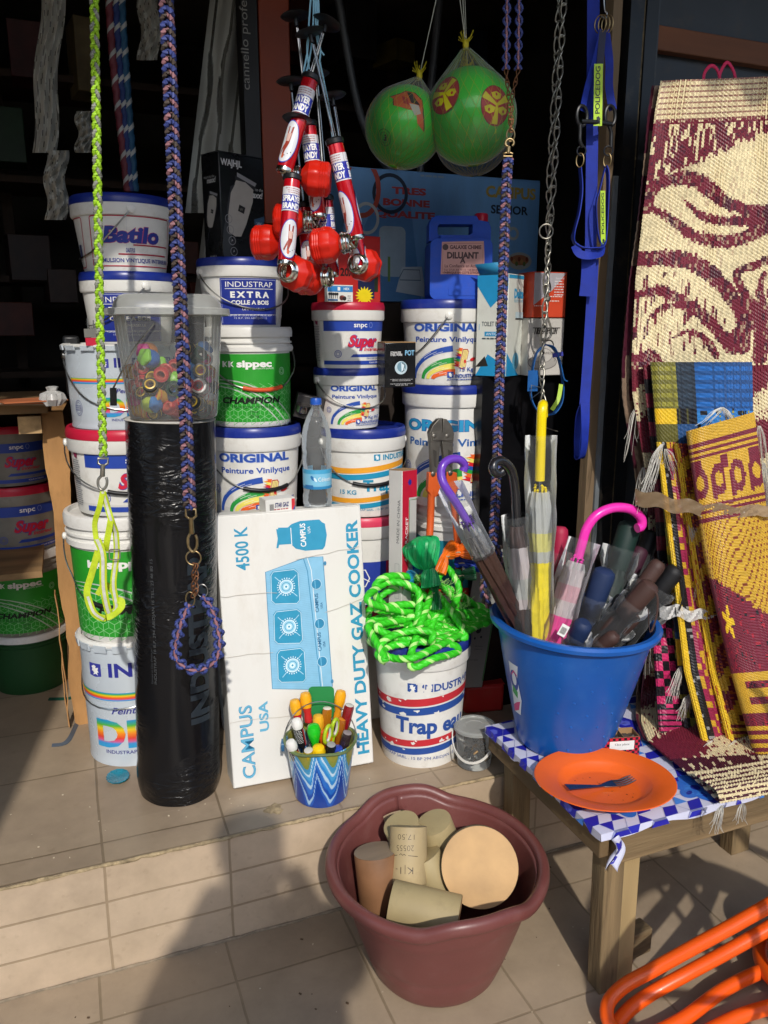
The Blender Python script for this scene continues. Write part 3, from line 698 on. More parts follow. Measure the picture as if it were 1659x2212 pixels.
# --- front sealant bucket
bt_ = atz(906, 1655, FZ)
bucket('sealant_bucket', 'scuffed white sealant bucket with red and blue bands under the green rope', bt_.x + .045, bt_.y + .095, FZ, .386, .118, .147, 'tub', lid=BLUEL, art=A(lab_trap, c1='c4303a', c2='2a4f9a', ctext='2a4f9a', dx=.02, kg='', scuff=1), turn=0)
# --- in the dark under the shelf
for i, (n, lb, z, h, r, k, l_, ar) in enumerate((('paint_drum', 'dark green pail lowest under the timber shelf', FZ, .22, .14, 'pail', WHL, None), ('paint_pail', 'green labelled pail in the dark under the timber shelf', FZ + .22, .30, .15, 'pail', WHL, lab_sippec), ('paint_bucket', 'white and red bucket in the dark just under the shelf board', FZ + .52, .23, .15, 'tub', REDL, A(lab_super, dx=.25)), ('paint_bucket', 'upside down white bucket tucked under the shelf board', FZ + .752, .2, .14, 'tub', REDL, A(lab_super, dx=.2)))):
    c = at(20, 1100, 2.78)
    bucket('paint_bucket' if n != 'paint_pail' else n, lb, c.x, 3.02, z, h, r * .9, r, k, lid=l_, art=ar, body=mat('shade_green', '1a4a22', .6) if i == 0 else mat('shade_tinted_plastic', '8c887e', .6, var=.3, dirt=.4, dirtcol='4a443a'))  # grey-brown body colour imitates the dimness under the shelf
# ================================================================ cartons, roll, jerrycan
CARD = mat('carton_inside', '9c7a52', .85, var=.2, vs=20)
def carton(name, label, loc, size, rz=0, m=None, group=None, arts=(), tilt=(0, 0), top=None, cat='carton', bev=.0025, dent=.0015):
    """size (w, d, h); origin at the middle of the base; arts: (face, fn, [scale]) with face F, L, R, T drawn in metres from its lower left corner"""
    w_, d_, h_ = size; o = T(name, label, cat, loc, rot=(R(tilt[0]), R(tilt[1]), rz), group=group); rnd = random.Random(hash(name) % 99 + int(w_ * 1000))
    g = G(); n = 5; vs = []
    def wob(p): return V(p) + V((rnd.uniform(-dent, dent), rnd.uniform(-dent, dent), 0))
    g.box((0, 0, h_ / 2), size, m); b = g.build('box', o, bevel=bev)
    t = G()     # closed top flaps, one edge a little proud
    t.box((0, -d_ * .25, h_ + .0012), (w_ * .995, d_ * .49, .0022), top or m, Mx.Rotation(R(.6), 3, 'X')); t.box((0, d_ * .25, h_ + .0012), (w_ * .995, d_ * .49, .0022), top or m, Mx.Rotation(R(-.5), 3, 'X'))
    t.build('top_flap', o)
    F_ = {'F': ((-w_ / 2, -d_ / 2, 0), (1, 0, 0), (0, 0, 1), w_, h_), 'R': ((w_ / 2, -d_ / 2, 0), (0, 1, 0), (0, 0, 1), d_, h_), 'L': ((-w_ / 2, d_ / 2, 0), (0, -1, 0), (0, 0, 1), d_, h_), 'T': ((-w_ / 2, -d_ / 2, h_ + .004), (1, 0, 0), (0, 1, 0), w_, d_)}
    for fc, fn in arts:
        o_, ex, ey, a, c = F_[fc]; A_ = Art(); fn(A_, a, c); A_.mesh('printed_face', face(o_, ex, ey), o, box=(.0008, .0008, a - .0008, c - .0008), base=.0005, step=.00005)
    return o
# --- the gas cooker carton standing in front
CW = mat('white_carton', 'dcdbd5', .62, var=.06, vs=6, bump=.25, bs=25, dirt=.22, dirtcol='b7ab97', stretch=(1, 1, .4))
c0, c1 = atz(505, 1713, FZ), atz(808, 1655, FZ)
gw = (c1 - c0).length; gh = (at(620, 1112, 2.13).z - FZ) / cos(R(8.5)); ga = atan2(c1.y - c0.y, c1.x - c0.x)
CB = '2f93b8'; CBL = '86bddb'
def cooker(a, w_, h_):
    X = lambda x, y: (x - (478 + (y - 1118) * .048)) / 302 * w_
    Y = lambda x, y: (1712 - (x - 505) * .18 - y) / 592 * h_ if 1 else 0
    def P_(x, y): xx = X(x, y); yy = (1 - (y - (1120 - (x - 478) * .05)) / (592 - (x - 478) * .125)) * h_; return (xx, yy)
    def tx(t, x, y0, y1, cap, c=CB, b=.03, **k):      # reading upwards; x = baseline
        p, q_ = P_(x, y1), P_(x, y0); a.text(t, p[0], p[1], cap / 302 * w_, c, w=q_[1] - p[1], al='L', b=b, rot=90, **k)
    tx('4500 K', 545, 1142, 1234, 27, b=.02)
    for l, b_ in (('HEAVY DUTY', (1405, 1622)), ('GAZ', (1287, 1390)), ('COOKER', (1137, 1272))): pass
    p0, p1 = P_(798, 1632), P_(771, 1134)
    a.text('HEAVY DUTY GAZ COOKER', w_ - .014, p0[1], 25 / 302 * w_, CB, w=p1[1] - p0[1], al='L', b=.035, rot=90)
    tx('CAMPUS', 552, 1522, 1682, 27, '5fa9c9', b=.0, out='2c80a8', ow=.02); tx('USA', 580, 1515, 1580, 19, '5fa9c9')
    # gas bottle lying on its side
    pts = [P_(x, y) for x, y in ((600, 1150), (604, 1150), (604, 1147), (624, 1147), (632, 1140), (650, 1134), (690, 1132), (696, 1138), (702, 1141), (706, 1165), (702, 1188), (697, 1195), (660, 1197), (640, 1192), (630, 1182), (606, 1183), (604, 1190), (600, 1190), (603, 1170))]
    a.poly(pts, CB); a.text('CAMPUS', P_(662, 1188)[0], P_(662, 1188)[1], .016, WT, w=.066, al='L', b=.02, rot=90); a.text('USA', P_(671, 1160)[0], P_(671, 1160)[1], .008, WT, al='L', rot=90)
    a.line([P_(630, 1148), P_(632, 1184)], .002, WT)
    a.poly([P_(x, y) for x, y in ((577, 1240), (662, 1211), (697, 1210), (715, 1488), (690, 1494), (588, 1490))], CBL)
    a.k += 1; a.hold = True
    for i in range(70):       # fine print lines of the picture
        t = i / 69; a.line([P_(579 + 11 * t, 1242 + 247 * t), P_(664 + 24 * t, 1222 + 268 * t)], .0009, '79b0d0')
    a.hold = False
    a.line([P_(656, 1214), P_(664, 1240), P_(690, 1493)], .003, '4d94bb'); a.line([P_(664, 1213), P_(672, 1238), P_(694, 1492)], .0016, WT)
    a.line([P_(x, y) for x, y in ((577, 1240), (662, 1211), (697, 1210), (715, 1488), (690, 1494), (588, 1490))], .002, '3f86ae', True)
    for cx, cy in ((617, 1272), (622, 1357), (628, 1440)):
        q_ = lambda dx, dy: P_(cx + dx, cy + dy)
        a.poly([q_(*p) for p in ((-31, -26), (-25, -34), (20, -38), (28, -30), (31, 30), (25, 37), (-22, 37), (-29, 30))], CB)
        a.line([q_(*p) for p in ((-29, -24), (-24, -32), (19, -36), (27, -29), (30, 29), (24, 36), (-21, 36), (-28, 29))], .0016, 'cfe6f0', True)
        c_ = q_(2, 0)
        for k in range(4): t = pi / 4 + k * pi / 2; a.line([(c_[0] + .016 * cos(t), c_[1] + .016 * sin(t)), (c_[0] + .043 * cos(t), c_[1] + .043 * sin(t))], .002, 'a9d3e6')
        for k in range(22): t = k * pi / 11; a.line([(c_[0] + .022 * cos(t), c_[1] + .022 * sin(t)), (c_[0] + .026 * cos(t), c_[1] + .026 * sin(t))], .0024, 'dceef5')
        a.ell(*c_, .019, .019, 'a4d2e6'); a.ring(*c_, .019, .019, .002, 'e6f3f8'); a.ring(*c_, .012, .012, .003, '5ba7c9'); a.ell(*c_, .007, .007, 'd8edf5'); a.ell(*c_, .003, .003, CB)
    for x, y in ((682, 1268), (688, 1352), (693, 1433)): p = P_(x, y); a.ell(*p, .0145, .0145, '2f86b0'); a.ring(*p, .0145, .0145, .0015, 'bfdfec'); a.line([(p[0] - .003, p[1] - .012), (p[0] - .004, p[1] + .012)], .003, '66add0')
    for x, y0, y1 in ((687, 1287, 1327), (692, 1370, 1410)):
        p, q_ = P_(x, y1), P_(x, y0); a.text('CAMPUS', p[0], p[1], .0105, '2f6f98', w=q_[1] - p[1], al='L', rot=90, b=.01); a.text('USA', p[0] + .012, p[1] + .01, .007, '2f6f98', al='L', rot=90)
    for x, y in ((701, 1224), (714, 1476)): a.ell(*P_(x, y), .004, .006, '3f86ae')
    a.hold = True; a.k += 1
    for (xa_, ya_, xb, yb_) in ((478, 1290, 600, 1283), (490, 1420, 590, 1410), (500, 1560, 640, 1548), (640, 1215, 775, 1190), (700, 1330, 785, 1300)): a.line([P_(xa_ + (xb - xa_) * i / 6, ya_ + (yb_ - ya_) * i / 6 + random.uniform(-2, 2)) for i in range(7)], .0012, 'c2bdb2')
    a.hold = False
gm = (c0 + c1) / 2 + V((-sin(ga), cos(ga), 0)) * .055
carton('cooker_carton', 'tall white carton printed with a blue three burner gas cooker, between roll and scuffed bucket', (gm.x, gm.y, FZ + .003), (gw, .11, gh), ga, CW, arts=(('F', cooker),), bev=.004, tilt=(-8.5, 0))
gtz = FZ + gh * cos(R(8.5)) + .008
# --- black bitumen roll
rb = atz(395, 1745, FZ); RR = .1115; rh = at(372, 915, rb.y + .0).z - FZ
rl = T('bitumen_roll', 'tall shiny black roll of wrinkled sealing membrane standing on the step', 'roll', (rb.x + .008, rb.y + RR, FZ), -.1, rot=(0, R(1.8), -.1))
bk = bpy.data.materials.new('black_membrane'); bk.use_nodes = True; t = bk.node_tree; L_ = t.links.new; p = t.nodes['Principled BSDF']
p.inputs['Base Color'].default_value = (.006, .006, .007, 1); p.inputs['Roughness'].default_value = .22; p.inputs['Specular IOR Level'].default_value = .3
tc = nd(t, 'TexCoord'); mp = nd(t, 'Mapping'); mp.inputs['Scale'].default_value = (1, 1, 2.6); L_(tc.outputs['Object'], mp.inputs[0])
n1 = nd(t, 'TexNoise'); n1.inputs['Scale'].default_value = 17; n1.inputs['Detail'].default_value = 3; n1.inputs['Distortion'].default_value = 1.6; L_(mp.outputs[0], n1.inputs['Vector'])
n2 = nd(t, 'TexNoise'); n2.inputs['Scale'].default_value = 4; L_(tc.outputs['Object'], n2.inputs['Vector'])
m2 = nd(t, 'MapRange'); m2.inputs[1].default_value = .45; m2.inputs[2].default_value = .62; L_(n2.outputs[0], m2.inputs[0])
mu = nd(t, 'Math', operation='MULTIPLY'); L_(n1.outputs[0], mu.inputs[0]); L_(m2.outputs[0], mu.inputs[1])
bb = nd(t, 'Bump'); bb.inputs['Strength'].default_value = .9; bb.inputs['Distance'].default_value = .012; L_(mu.outputs[0], bb.inputs['Height']); L_(bb.outputs[0], p.inputs['Normal'])
g = G(); pr = []
for i in range(41):
    z = rh * i / 40; pr.append((RR * (1 - (.05 if i == 0 else 0)) + .0015 * sin(z * 9) + (.003 if i in (2, 3) else 0), z))
g.lathe(pr, bk, 72, fn=lambda a, p_: 1 + .012 * sin(3 * a + p_[1] * 4) + .006 * sin(8 * a - p_[1] * 9)); g.build('membrane', rl)
g = G(); g.lathe([(RR * .98, rh - .002), (RR * 1.03, rh + .001), (RR * .99, rh + .003), (RR * .5, rh + .004), (0, rh + .004)], mat('paper_disc', 'c9c6bd', .8), 48); g.build('end_paper', rl)
a = Art(); a.text('INDUSTRAP', .085, .24, .055, ink('222a31', .5), w=.46, al='L', b=.05, rot=90)
a.text('INDUSTRAP 16 B.P. 294 ABIDJAN 16 TEL.: 23 46 80 15', -.055, .36, .008, ink('4a4d4f', .5), w=.34, al='L', rot=90); a.text("Fabriqué en Côte d'Ivoire par", -.066, .36, .006, ink('3a3d40', .5), al='L', rot=90)
def fr_(x, y, d):
    th = x / RR; z = y; a_ = th; q_ = (RR + .0015 * sin(z * 9)) * (1 + .012 * sin(3 * a_ + z * 4) + .006 * sin(8 * a_ - z * 9)) + d + .0012; return V((q_ * sin(th), -q_ * cos(th), z))
a.mesh('faded_lettering', fr_, rl, du=.01, dv=.02)
# --- black clipper carton on the second column
BC = mat('black_carton', '121214', .28, var=.4, vs=10, dirt=.12, dirtcol='4a4a4c')
def clipper(a, x, y, s, rot=-.32):
    def q_(px, py): c_, s_ = cos(rot), sin(rot); return (x + s * (px * c_ - py * s_), y + s * (px * s_ + py * c_))
    P_ = lambda l: [q_(*p) for p in l]
    a.poly(P_([(-.2, .42), (.22, .42), (.24, .5), (-.22, .5)]), '8d8d90'); a.poly(P_([(-.22, .36), (.23, .36), (.25, .43), (-.25, .43)]), '2c2c30')
    a.poly(P_([(-.2, .36), (.0, .41), (.2, .36), (.25, .15), (.22, -.3), (.17, -.55), (.05, -.6), (-.1, -.58), (-.2, -.3), (-.25, .1)]), 'a8a39c')
    a.poly(P_([(-.2, .3), (-.25, .1), (-.2, -.3), (-.14, -.52), (-.2, -.5), (-.27, -.1), (-.29, .2)]), '35353a'); a.poly(P_([(-.02, -.02), (.12, -.02), (.12, -.14), (-.02, -.14)]), '18181a'); a.text('W', *q_(.05, -.11), .05 * s, '8f8a80')
    a.line(P_([(.02, -.6), (.04, -.7), (.0, -.85), (.06, -1.0)]), .035 * s, '2f2f34')
def lab_clip_front(a, w_, h_):
    a.text('WAJHJL', w_ * .27, h_ * .885, .017, 'c9c9c9', w=.07, b=.03)
    a.text('return to the', w_ * .78, h_ * .69, .0085, 'b8b8b8', w=w_ * .38, sh=.2); a.text('maxx!', w_ * .79, h_ * .625, .017, 'c2c2c2', w=w_ * .34, sh=.2, b=.03)
    a.line([(w_ * (.55 - .44 * cos(t / 8)), h_ * (.35 + .4 * sin(t / 8)) - .06) for t in range(-6, 9)], .03, '3a3d40')
    clipper(a, w_ * .44, h_ * .55, .15)
    a.poly([(w_ * .74, h_ * .42), (w_ * .98, h_ * .46), (w_ * .96, h_ * .35), (w_ * .76, h_ * .31)], '35506a'); a.text('W', w_ * .85, h_ * .36, .012, 'a8b8c8')
    for k in range(4): a.ring(w_ * (.16 + .03 * k), h_ * (.4 - .1 * k), .011, .011, .002, '8a8a8c'); a.poly([(w_ * (.14 + .03 * k), h_ * (.39 - .1 * k)), (w_ * (.18 + .03 * k), h_ * (.40 - .1 * k)), (w_ * (.16 + .03 * k), h_ * (.42 - .1 * k))], '9a9a9a')
def lab_clip_left(a, w_, h_):
    a.text('return to the', w_ * .42, h_ * .78, .0075, 'a8a8a8', w=w_ * .6, sh=.2); a.text('maxx!', w_ * .55, h_ * .735, .014, 'b2b2b2', w=w_ * .5, sh=.2, b=.03); clipper(a, w_ * .5, h_ * .5, .085, -.3); a.lines(w_ * .3, h_ * .05, w_ * .4, 1, .01, .004, '777777')
lc = at(492, 560, 2.36); zc_ = zb[5] + .012 - .012
hc = at(492, 335, 2.36).z - zc_
carton('clipper_carton', 'black carton with pale hair clippers printed on it, standing on the second column', (lc.x + .03, 2.39, zc_ + .001), (.15, .085, hc), R(24), BC, arts=(('F', lab_clip_front), ('L', lab_clip_left)))
# --- blue cooker carton at the back
CBX = mat('blue_carton', '6a9fd4', .5, var=.25, vs=5, dirt=.35, dirtcol='5f7f9e', bump=.3, bs=40, stretch=(1, 1, .25))
def lab_senior(a, w_, h_):
    X = lambda x: (x - 745) / 423 * w_
    Y = lambda y: (650 - y) / 258 * h_
    a.poly([(X(800), 0), (X(760), Y(560)), (X(800), Y(470)), (X(880), Y(455)), (X(905), 0)], '4d7fb4')
    a.text('TRES', X(877), Y(436), .021, 'a83a3c', w=.125, b=.05); a.text('BONNE', X(872), Y(459), .021, 'a83a3c', w=.17, b=.05); a.text('QUALITE', X(869), Y(482), .021, 'a83a3c', w=.22, b=.05)
    a.text('CAMPUS', X(1100), Y(430), .036, 'b0994a', w=.2, b=.04); a.text('SENIOR', X(1098), Y(463), .028, '16233a', w=.15, b=.03)
    a.ring(X(838), Y(437), .058, .058, .012, '1d2b40'); a.ring(X(780), Y(430), .06, .085, .016, 'a8483a'); a.ring(X(790), Y(487), .04, .046, .01, 'b0b8bc'); a.ring(X(1108), Y(503), .018, .018, .01, 'a8b0b4')
    a.poly(rrect(X(815), Y(600), X(870), Y(500), .02), '9fb4c4'); a.poly([(X(850), Y(630)), (X(863), Y(580)), (X(905), Y(578)), (X(915), Y(640))], 'b4c2cc'); a.line([(X(858), Y(600)), (X(866), Y(585)), (X(900), Y(585)), (X(903), Y(606)), (X(858), Y(606))], .003, '4f6a80', True)
    a.rect(X(833), Y(610), X(838), Y(560), '6b8f4a'); a.ell(X(1125), Y(560), .05, .03, 'a8aaa6'); a.ell(X(1125), Y(558), .038, .018, 'a36b4e')
    for k in range(7): a.ell(X(1106 + 6 * k), Y(556 + (k % 3) * 5), .006, .008, ('7b3c2a', 'b5854f', '5b6b3a')[k % 3])
    a.lines(X(900), Y(400), .1, 1, .01, .006, '8aa0b4')
cl_, cr2 = at(745, 650, 2.62), at(1168, 392, 2.62)
carton('cooker_carton', 'wide worn blue cooker carton at the back behind the jerrycan', ((cl_.x + cr2.x) / 2, 2.72, cl_.z), (cr2.x - cl_.x, .2, cr2.z - cl_.z), 0, CBX, arts=(('F', lab_senior),), bev=.004)
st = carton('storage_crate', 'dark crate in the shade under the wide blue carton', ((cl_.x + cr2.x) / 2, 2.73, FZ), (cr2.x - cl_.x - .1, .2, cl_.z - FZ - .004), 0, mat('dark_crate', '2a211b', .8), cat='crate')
# --- blue jerrycan on the fourth column
jx = at(975, 640, 2.38).x; jz = zd[4] - .002; JB = mat('blue_hdpe', '1d4cb8', .5, spec=.3, var=.15, vs=8, bump=.12, bs=60, dirt=.15)
jc = T('jerrycan', 'blue plastic jerrycan with pink label and red cap on a blue bucket lid', 'jerrycan', (jx + .01, 2.36, jz), R(-18))
jw, jh, jd = .192, at(975, 462, 2.3).z - jz, .15
prof = rrect(-jw / 2, .0, jw / 2, jh * .98, .03, 6)
hole = rrect(-jw * .32, jh * .76, jw * .2, jh * .90, .016, 5)
g = G(); MX = Mx.Rotation(R(90), 4, 'X')
g.prism(rrect(-jw / 2, 0, jw / 2, jh * .72, .022), jd, JB, MX)
g.prism([(-jw / 2, jh * .7), (-jw / 2, jh * .9), (-jw * .46, jh * .97), (-jw * .38, jh), (jw * .26, jh), (jw * .30, jh * .95), (jw * .3, jh * .90), (-jw * .33, jh * .90), (-jw * .36, jh * .87), (-jw * .36, jh * .79), (-jw * .32, jh * .76), (-jw * .3, jh * .7)], jd * .5, JB, MX)
g.prism([(jw * .1, jh * .7), (jw * .14, jh * .77), (jw * .2, jh * .8), (jw * .2, jh * .9), (jw * .3, jh * .95), (jw * .46, jh * .93), (jw / 2, jh * .86), (jw / 2, jh * .7)], jd * .52, JB, MX)
g.prism([(-jw * .33, jh * .7), (-jw * .33, jh * .765), (jw * .16, jh * .765), (jw * .16, jh * .7)], jd * .8, JB, MX)
g.build('body', jc, bevel=.006, bseg=3)
g = G(); g.lathe([(.0, .0), (.021, 0), (.021, .022), (.018, .026), (0, .026)], REDL, 24, Mx.Translation((jw * .37, 0, jh * .94)), fn=lambda a_, p_: 1 + .02 * cos(20 * a_)); g.build('cap', jc)
a = Art(); lw, lh_ = jw * .70, jh * .40
a.poly([(0, .003), (lw * .02, lh_ * .97), (lw * .5, lh_ * .99), (lw * .97, lh_), (lw, lh_ * .5), (lw * .985, 0), (lw * .4, .004)], 'b98a84'); a.line([(.005, .008), (.006, lh_ - .008), (lw - .006, lh_ - .006), (lw - .006, .006)], .0012, '8a3f40', True)
a.ell(lw * .1, lh_ * .82, .009, .009, '3a1f24'); a.text('GALAXIE CHIMIE', lw * .56, lh_ * .77, .011, '4a1f26', w=lw * .72, b=.04); a.text('DILUANT', lw * .5, lh_ * .5, .018, '3a1a20', w=lw * .72, b=.05); a.text('A', lw * .5, lh_ * .36, .016, '3a1a20', b=.04)
a.text('La Confiance en Action', lw * .5, lh_ * .235, .009, '4a1f26', w=lw * .82, b=.01); a.text('Tél: 07.81.84.79.10 / 08.88.04.81', lw * .5, lh_ * .13, .006, '4a1f26', w=lw * .86); a.text("FABRIQUE EN COTE D'IVOIRE", lw * .5, lh_ * .05, .0065, '4a1f26', w=lw * .86, b=.02)
a.mesh('label', face((-lw / 2 + .004, -jd / 2 - .001, jh * .29), (1, 0, 0), (0, 0, 1)), jc)
g = G(); g.prism(rrect(-jw * .2, jh * .05, jw * .28, jh * .15, .006), .003, JB, Mx.Translation((0, -jd / 2, 0)) @ MX); g.build('moulded_panel', jc, bevel=.001)
# --- red carton and small parts carton on the third column
RC = mat('red_carton', 'b3231f', .5, var=.15, vs=9, dirt=.2)
def lab_red(a, w_, h_):
    a.text('R', w_ * .63, h_ * .7, h_ * .18, 'd9d3c8', b=.06); a.rect(w_ * .5, h_ * .1, w_ * .86, h_ * .55, '1c2446'); pts = []
    for i in range(32): t = i * pi / 16; q_ = (.022 if i % 2 else .034); pts.append((w_ * .64 + q_ * cos(t), h_ * .14 + q_ * .8 * sin(t)))
    a.poly(pts, 'e8d21c'); a.text('120A', w_ * .25, h_ * .42, .022, '1a1412', b=.03); a.rect(w_ * .86, h_ * .2, w_ * .94, h_ * .5, '26301f')
def lab_red_r(a, w_, h_): a.lines(w_ * .2, h_ * .62, w_ * .5, 8, .012, .004, '6b1512')
rx = at(757, 640, 2.36); carton('tool_carton', 'red carton with yellow star burst behind the hanging sprayers', (rx.x, 2.375, zc[5] - .008), (.165, .10, at(757, 503, 2.33).z - zc[5]), R(14), RC, arts=(('F', lab_red), ('R', lab_red_r)))
def lab_small(a, w_, h_):
    a.rect(0, h_ * .62, w_, h_, '2f7fc0'); a.text('HEX', w_ * .75, h_ * .74, .007, WT, b=.02); a.rect(w_ * .4, h_ * .7, w_ * .5, h_ * .92, WT)
    for k in range(5): a.ell(w_ * (.08 + .075 * k), h_ * .48, .004, .004, '2a2a2c'); a.rect(w_ * (.07 + .075 * k), h_ * .2, w_ * (.09 + .075 * k), h_ * .46, '2a2a2c')
    a.ell(w_ * .55, h_ * .25, .007, .007, '5b2a20'); a.ell(w_ * .66, h_ * .22, .006, .006, '2a2020'); a.poly([(w_ * .52, h_ * .32), (w_ * .6, h_ * .42), (w_ * .68, h_ * .3)], '8a4030'); a.rect(w_ * .02, h_ * .06, w_ * .4, h_ * .16, '2f5f90'); a.lines(w_ * .78, h_ * .35, w_ * .15, 3, .006, .002, '8a8a88')
sx_ = at(735, 645, 2.3); carton('parts_carton', 'small white and blue parts carton in front of the red carton', (sx_.x - .005, 2.298, zc[5] - .0005), (.082, .02, .045), R(6), CW, arts=(('F', lab_small),), bev=.001)
# --- black pot carton on the rim of the largest bucket
def lab_pot(a, w_, h_):
    a.text('STAINLESS', w_ * .35, h_ * .76, .006, 'd0d0d0', w=w_ * .34, b=.03); a.text('STEEL WARE', w_ * .37, h_ * .71, .006, 'd0d0d0', w=w_ * .38, b=.03); a.text('POT', w_ * .8, h_ * .72, .015, '7fb6d8', w=w_ * .3, b=.03)
    a.ell(w_ * .52, h_ * .44, .0195, .0195, 'b9cdd6'); a.ell(w_ * .54, h_ * .46, .014, .015, '6f93a4'); a.poly([(w_ * .52, h_ * .56), (w_ * .62, h_ * .53), (w_ * .64, h_ * .4), (w_ * .54, h_ * .33)], 'cfe0e8'); a.line([(w_ * .55, h_ * .55), (w_ * .64, h_ * .5), (w_ * .6, h_ * .38), (w_ * .54, h_ * .34)], .002, '2a3a42')
    a.text('an adventure in the kitchen every day', w_ * .54, h_ * .17, .0035, 'c8c8c8', w=w_ * .72); a.text('stainless steel cookware', w_ * .54, h_ * .14, .0035, 'c8c8c8', w=w_ * .6); a.text('keep this carton for storage of the pot', w_ * .54, h_ * .07, .0035, 'c8c8c8', w=w_ * .72); a.text('and its lid', w_ * .54, h_ * .04, .0035, 'c8c8c8', w=w_ * .4)
def lab_pot_l(a, w_, h_): a.text('BLACK', w_ * .5, h_ * .78, .006, 'b0b0b0', w=w_ * .5, b=.02); a.poly(rrect(w_ * .2, h_ * .08, w_ * .9, h_ * .55, .008), '2a2c30'); a.line([(w_ * .25, h_ * .5), (w_ * .6, h_ * .45), (w_ * .85, h_ * .2)], .003, '5a5c60')
pp = at(862, 833, 2.24); carton('pot_carton', 'small black pot carton perched on the rim of the largest bucket', (pp.x + .01, 2.29, zd[3] + .001), (.098, .085, at(862, 738, 2.25).z - zd[3] - .004), R(-4), BC, arts=(('F', lab_pot), ('L', lab_pot_l)), top=CARD)
# --- toilet brush and teapot cartons on a black wrapped stand
sk0, sk1 = at(1040, 815, 2.18), at(1252, 815, 2.18)
BW = mat('black_wrap', '0d0d10', .3, var=.4, vs=9, bump=.6, bs=14, spec=.35)
sd = T('black_stand', 'tall stand wrapped in glossy black plastic under the brush and teapot cartons', 'stand', ((sk0.x + sk1.x) / 2 + .02, 2.34, FZ))
sw_ = sk1.x - sk0.x
g = G()
def wrap(u, v):
    P_ = [(-sw_ / 2, .16), (-sw_ / 2, -.13), (sw_ / 2 + .02, -.13), (sw_ / 2 + .02, .16)]; k = min(2, int(u * 3)); f_ = u * 3 - k; a_, b_ = P_[k], P_[k + 1]; rip = .006 * sin(v * 31 + u * 40) * sin(v * 9 + u * 13)
    return (a_[0] + (b_[0] - a_[0]) * f_ + rip * (k != 1), a_[1] + (b_[1] - a_[1]) * f_ + rip * (k == 1), v * (sk0.z - FZ - .002))
g.grid(wrap, 60, 60, BW); g.build('plastic_wrap', sd)
G().box((.01, .015, sk0.z - FZ - .007), (sw_ + .014, .28, .012), BW).build('top', sd, bevel=.004)
def lab_brush(a, w_, h_):
    a.poly([(0, h_), (w_, h_), (w_, h_ * .86), (w_ * .45, h_ * .68), (0, h_ * .9)], '1f8fc4'); a.poly([(0, 0), (w_, 0), (w_, h_ * .1), (w_ * .4, h_ * .22)], '1f8fc4'); a.poly([(w_ * .0, h_ * .09), (w_ * .3, h_ * .2), (w_ * .42, h_ * .1)], '2a2622')
    a.text('TOILET BRUSH', w_ * .58, h_ * .50, .014, '2c3a44', w=w_ * .8, b=.01); a.line([(w_ * .1, h_ * .46), (w_ * .1, h_ * .52)], .0015, '1f8fc4'); a.rect(w_ * .28, h_ * .40, w_ * .9, h_ * .445, '1f8fc4'); a.text('ANTIQUE', w_ * .58, h_ * .41, .008, WT, w=w_ * .5); a.lines(w_ * .2, h_ * .37, w_ * .7, 1, .01, .004, '3a4a54')
def lab_delta(a, w_, h_):
    a.rect(0, h_ * .965, w_, h_, '2a96c4'); a.poly([(0, h_ * .24), (w_ * .82, 0), (0, 0)], '1f8fc4'); a.text('Delta', w_ * .68, h_ * .78, .026, '2f9ccc', w=w_ * .6, b=.06); a.text('bathroom', w_ * .68, h_ * .735, .012, '6aa9c4', w=w_ * .58)
    a.ell(w_ * .6, h_ * .15, .022, .026, '5aa3c2'); a.rect(w_ * .59, h_ * .1, w_ * .62, h_ * .19, '24566e'); a.rect(w_ * .5, h_ * .58, w_, h_ * .64, 'b8d0d8'); a.rect(w_ * .5, h_ * .565, w_, h_ * .58, '2b2b2b')
LB = mat('pale_carton', 'd5d8cf', .5, var=.08, vs=7, dirt=.2)
be = at(1077, 810, 2.16); bh = at(1077, 592, 2.16).z - sk0.z
tb = carton('brush_carton', 'white and blue toilet brush carton standing corner on beside the jerrycan', (be.x + .04, 2.235, sk0.z + .001), (.105, .105, bh), R(34), LB, arts=(('F', lab_delta), ('L', lab_brush)), cat='carton')
g = G().add([(-.052, -.05, bh), (-.052, .045, bh), (-.075, .05, bh + .03), (-.06, -.045, bh + .036)], [(0, 1, 2, 3)], mat('torn_blue', '2a86b4', .5)); g.build('torn_flap', tb, solid=.0015)
def lab_tea(a, w_, h_):
    for k, ch in enumerate('TEAPOT'):
        for d_ in (0, .006): a.text(ch, w_ * (.2 + .11 * k) + d_, h_ * .74, .021, '33302e', w=.020, sh=.15)
    a.ell(w_ * .42, h_ * .24, .05, .022, 'a9a5a0'); a.ring(w_ * .42, h_ * .24, .05, .022, .0025, '75716d'); a.ell(w_ * .42, h_ * .36, .034, .022, 'c4c0ba'); a.ring(w_ * .42, h_ * .36, .034, .022, .002, '86827d'); a.line([(w_ * .75, h_ * .25), (w_ * .85, h_ * .42), (w_ * .95, h_ * .4), (w_ * .9, h_ * .2)], .003, '8a8680'); a.text('STAINLESS', w_ * .55, h_ * .38, .008, '44403c')
def lab_tea_r(a, w_, h_):
    a.poly([(w_ * .15, h_ * .2), (w_ * .3, h_ * .4), (w_ * .2, h_ * .6), (w_ * .35, h_ * .85), (w_ * .3, h_), (w_, h_), (w_, h_ * .18)], '3d8cb4'); a.text('48OZ', w_ * .5, h_ * .08, .014, '44403c', w=w_ * .7); a.text('T', w_ * .8, h_ * .75, .016, WT); a.line([(w_ * .5, h_ * .5), (w_ * .7, h_ * .3), (w_ * .65, h_ * .22)], .004, 'c8d4da')
te = at(1190, 815, 2.15); th_ = at(1190, 690, 2.15).z - sk0.z
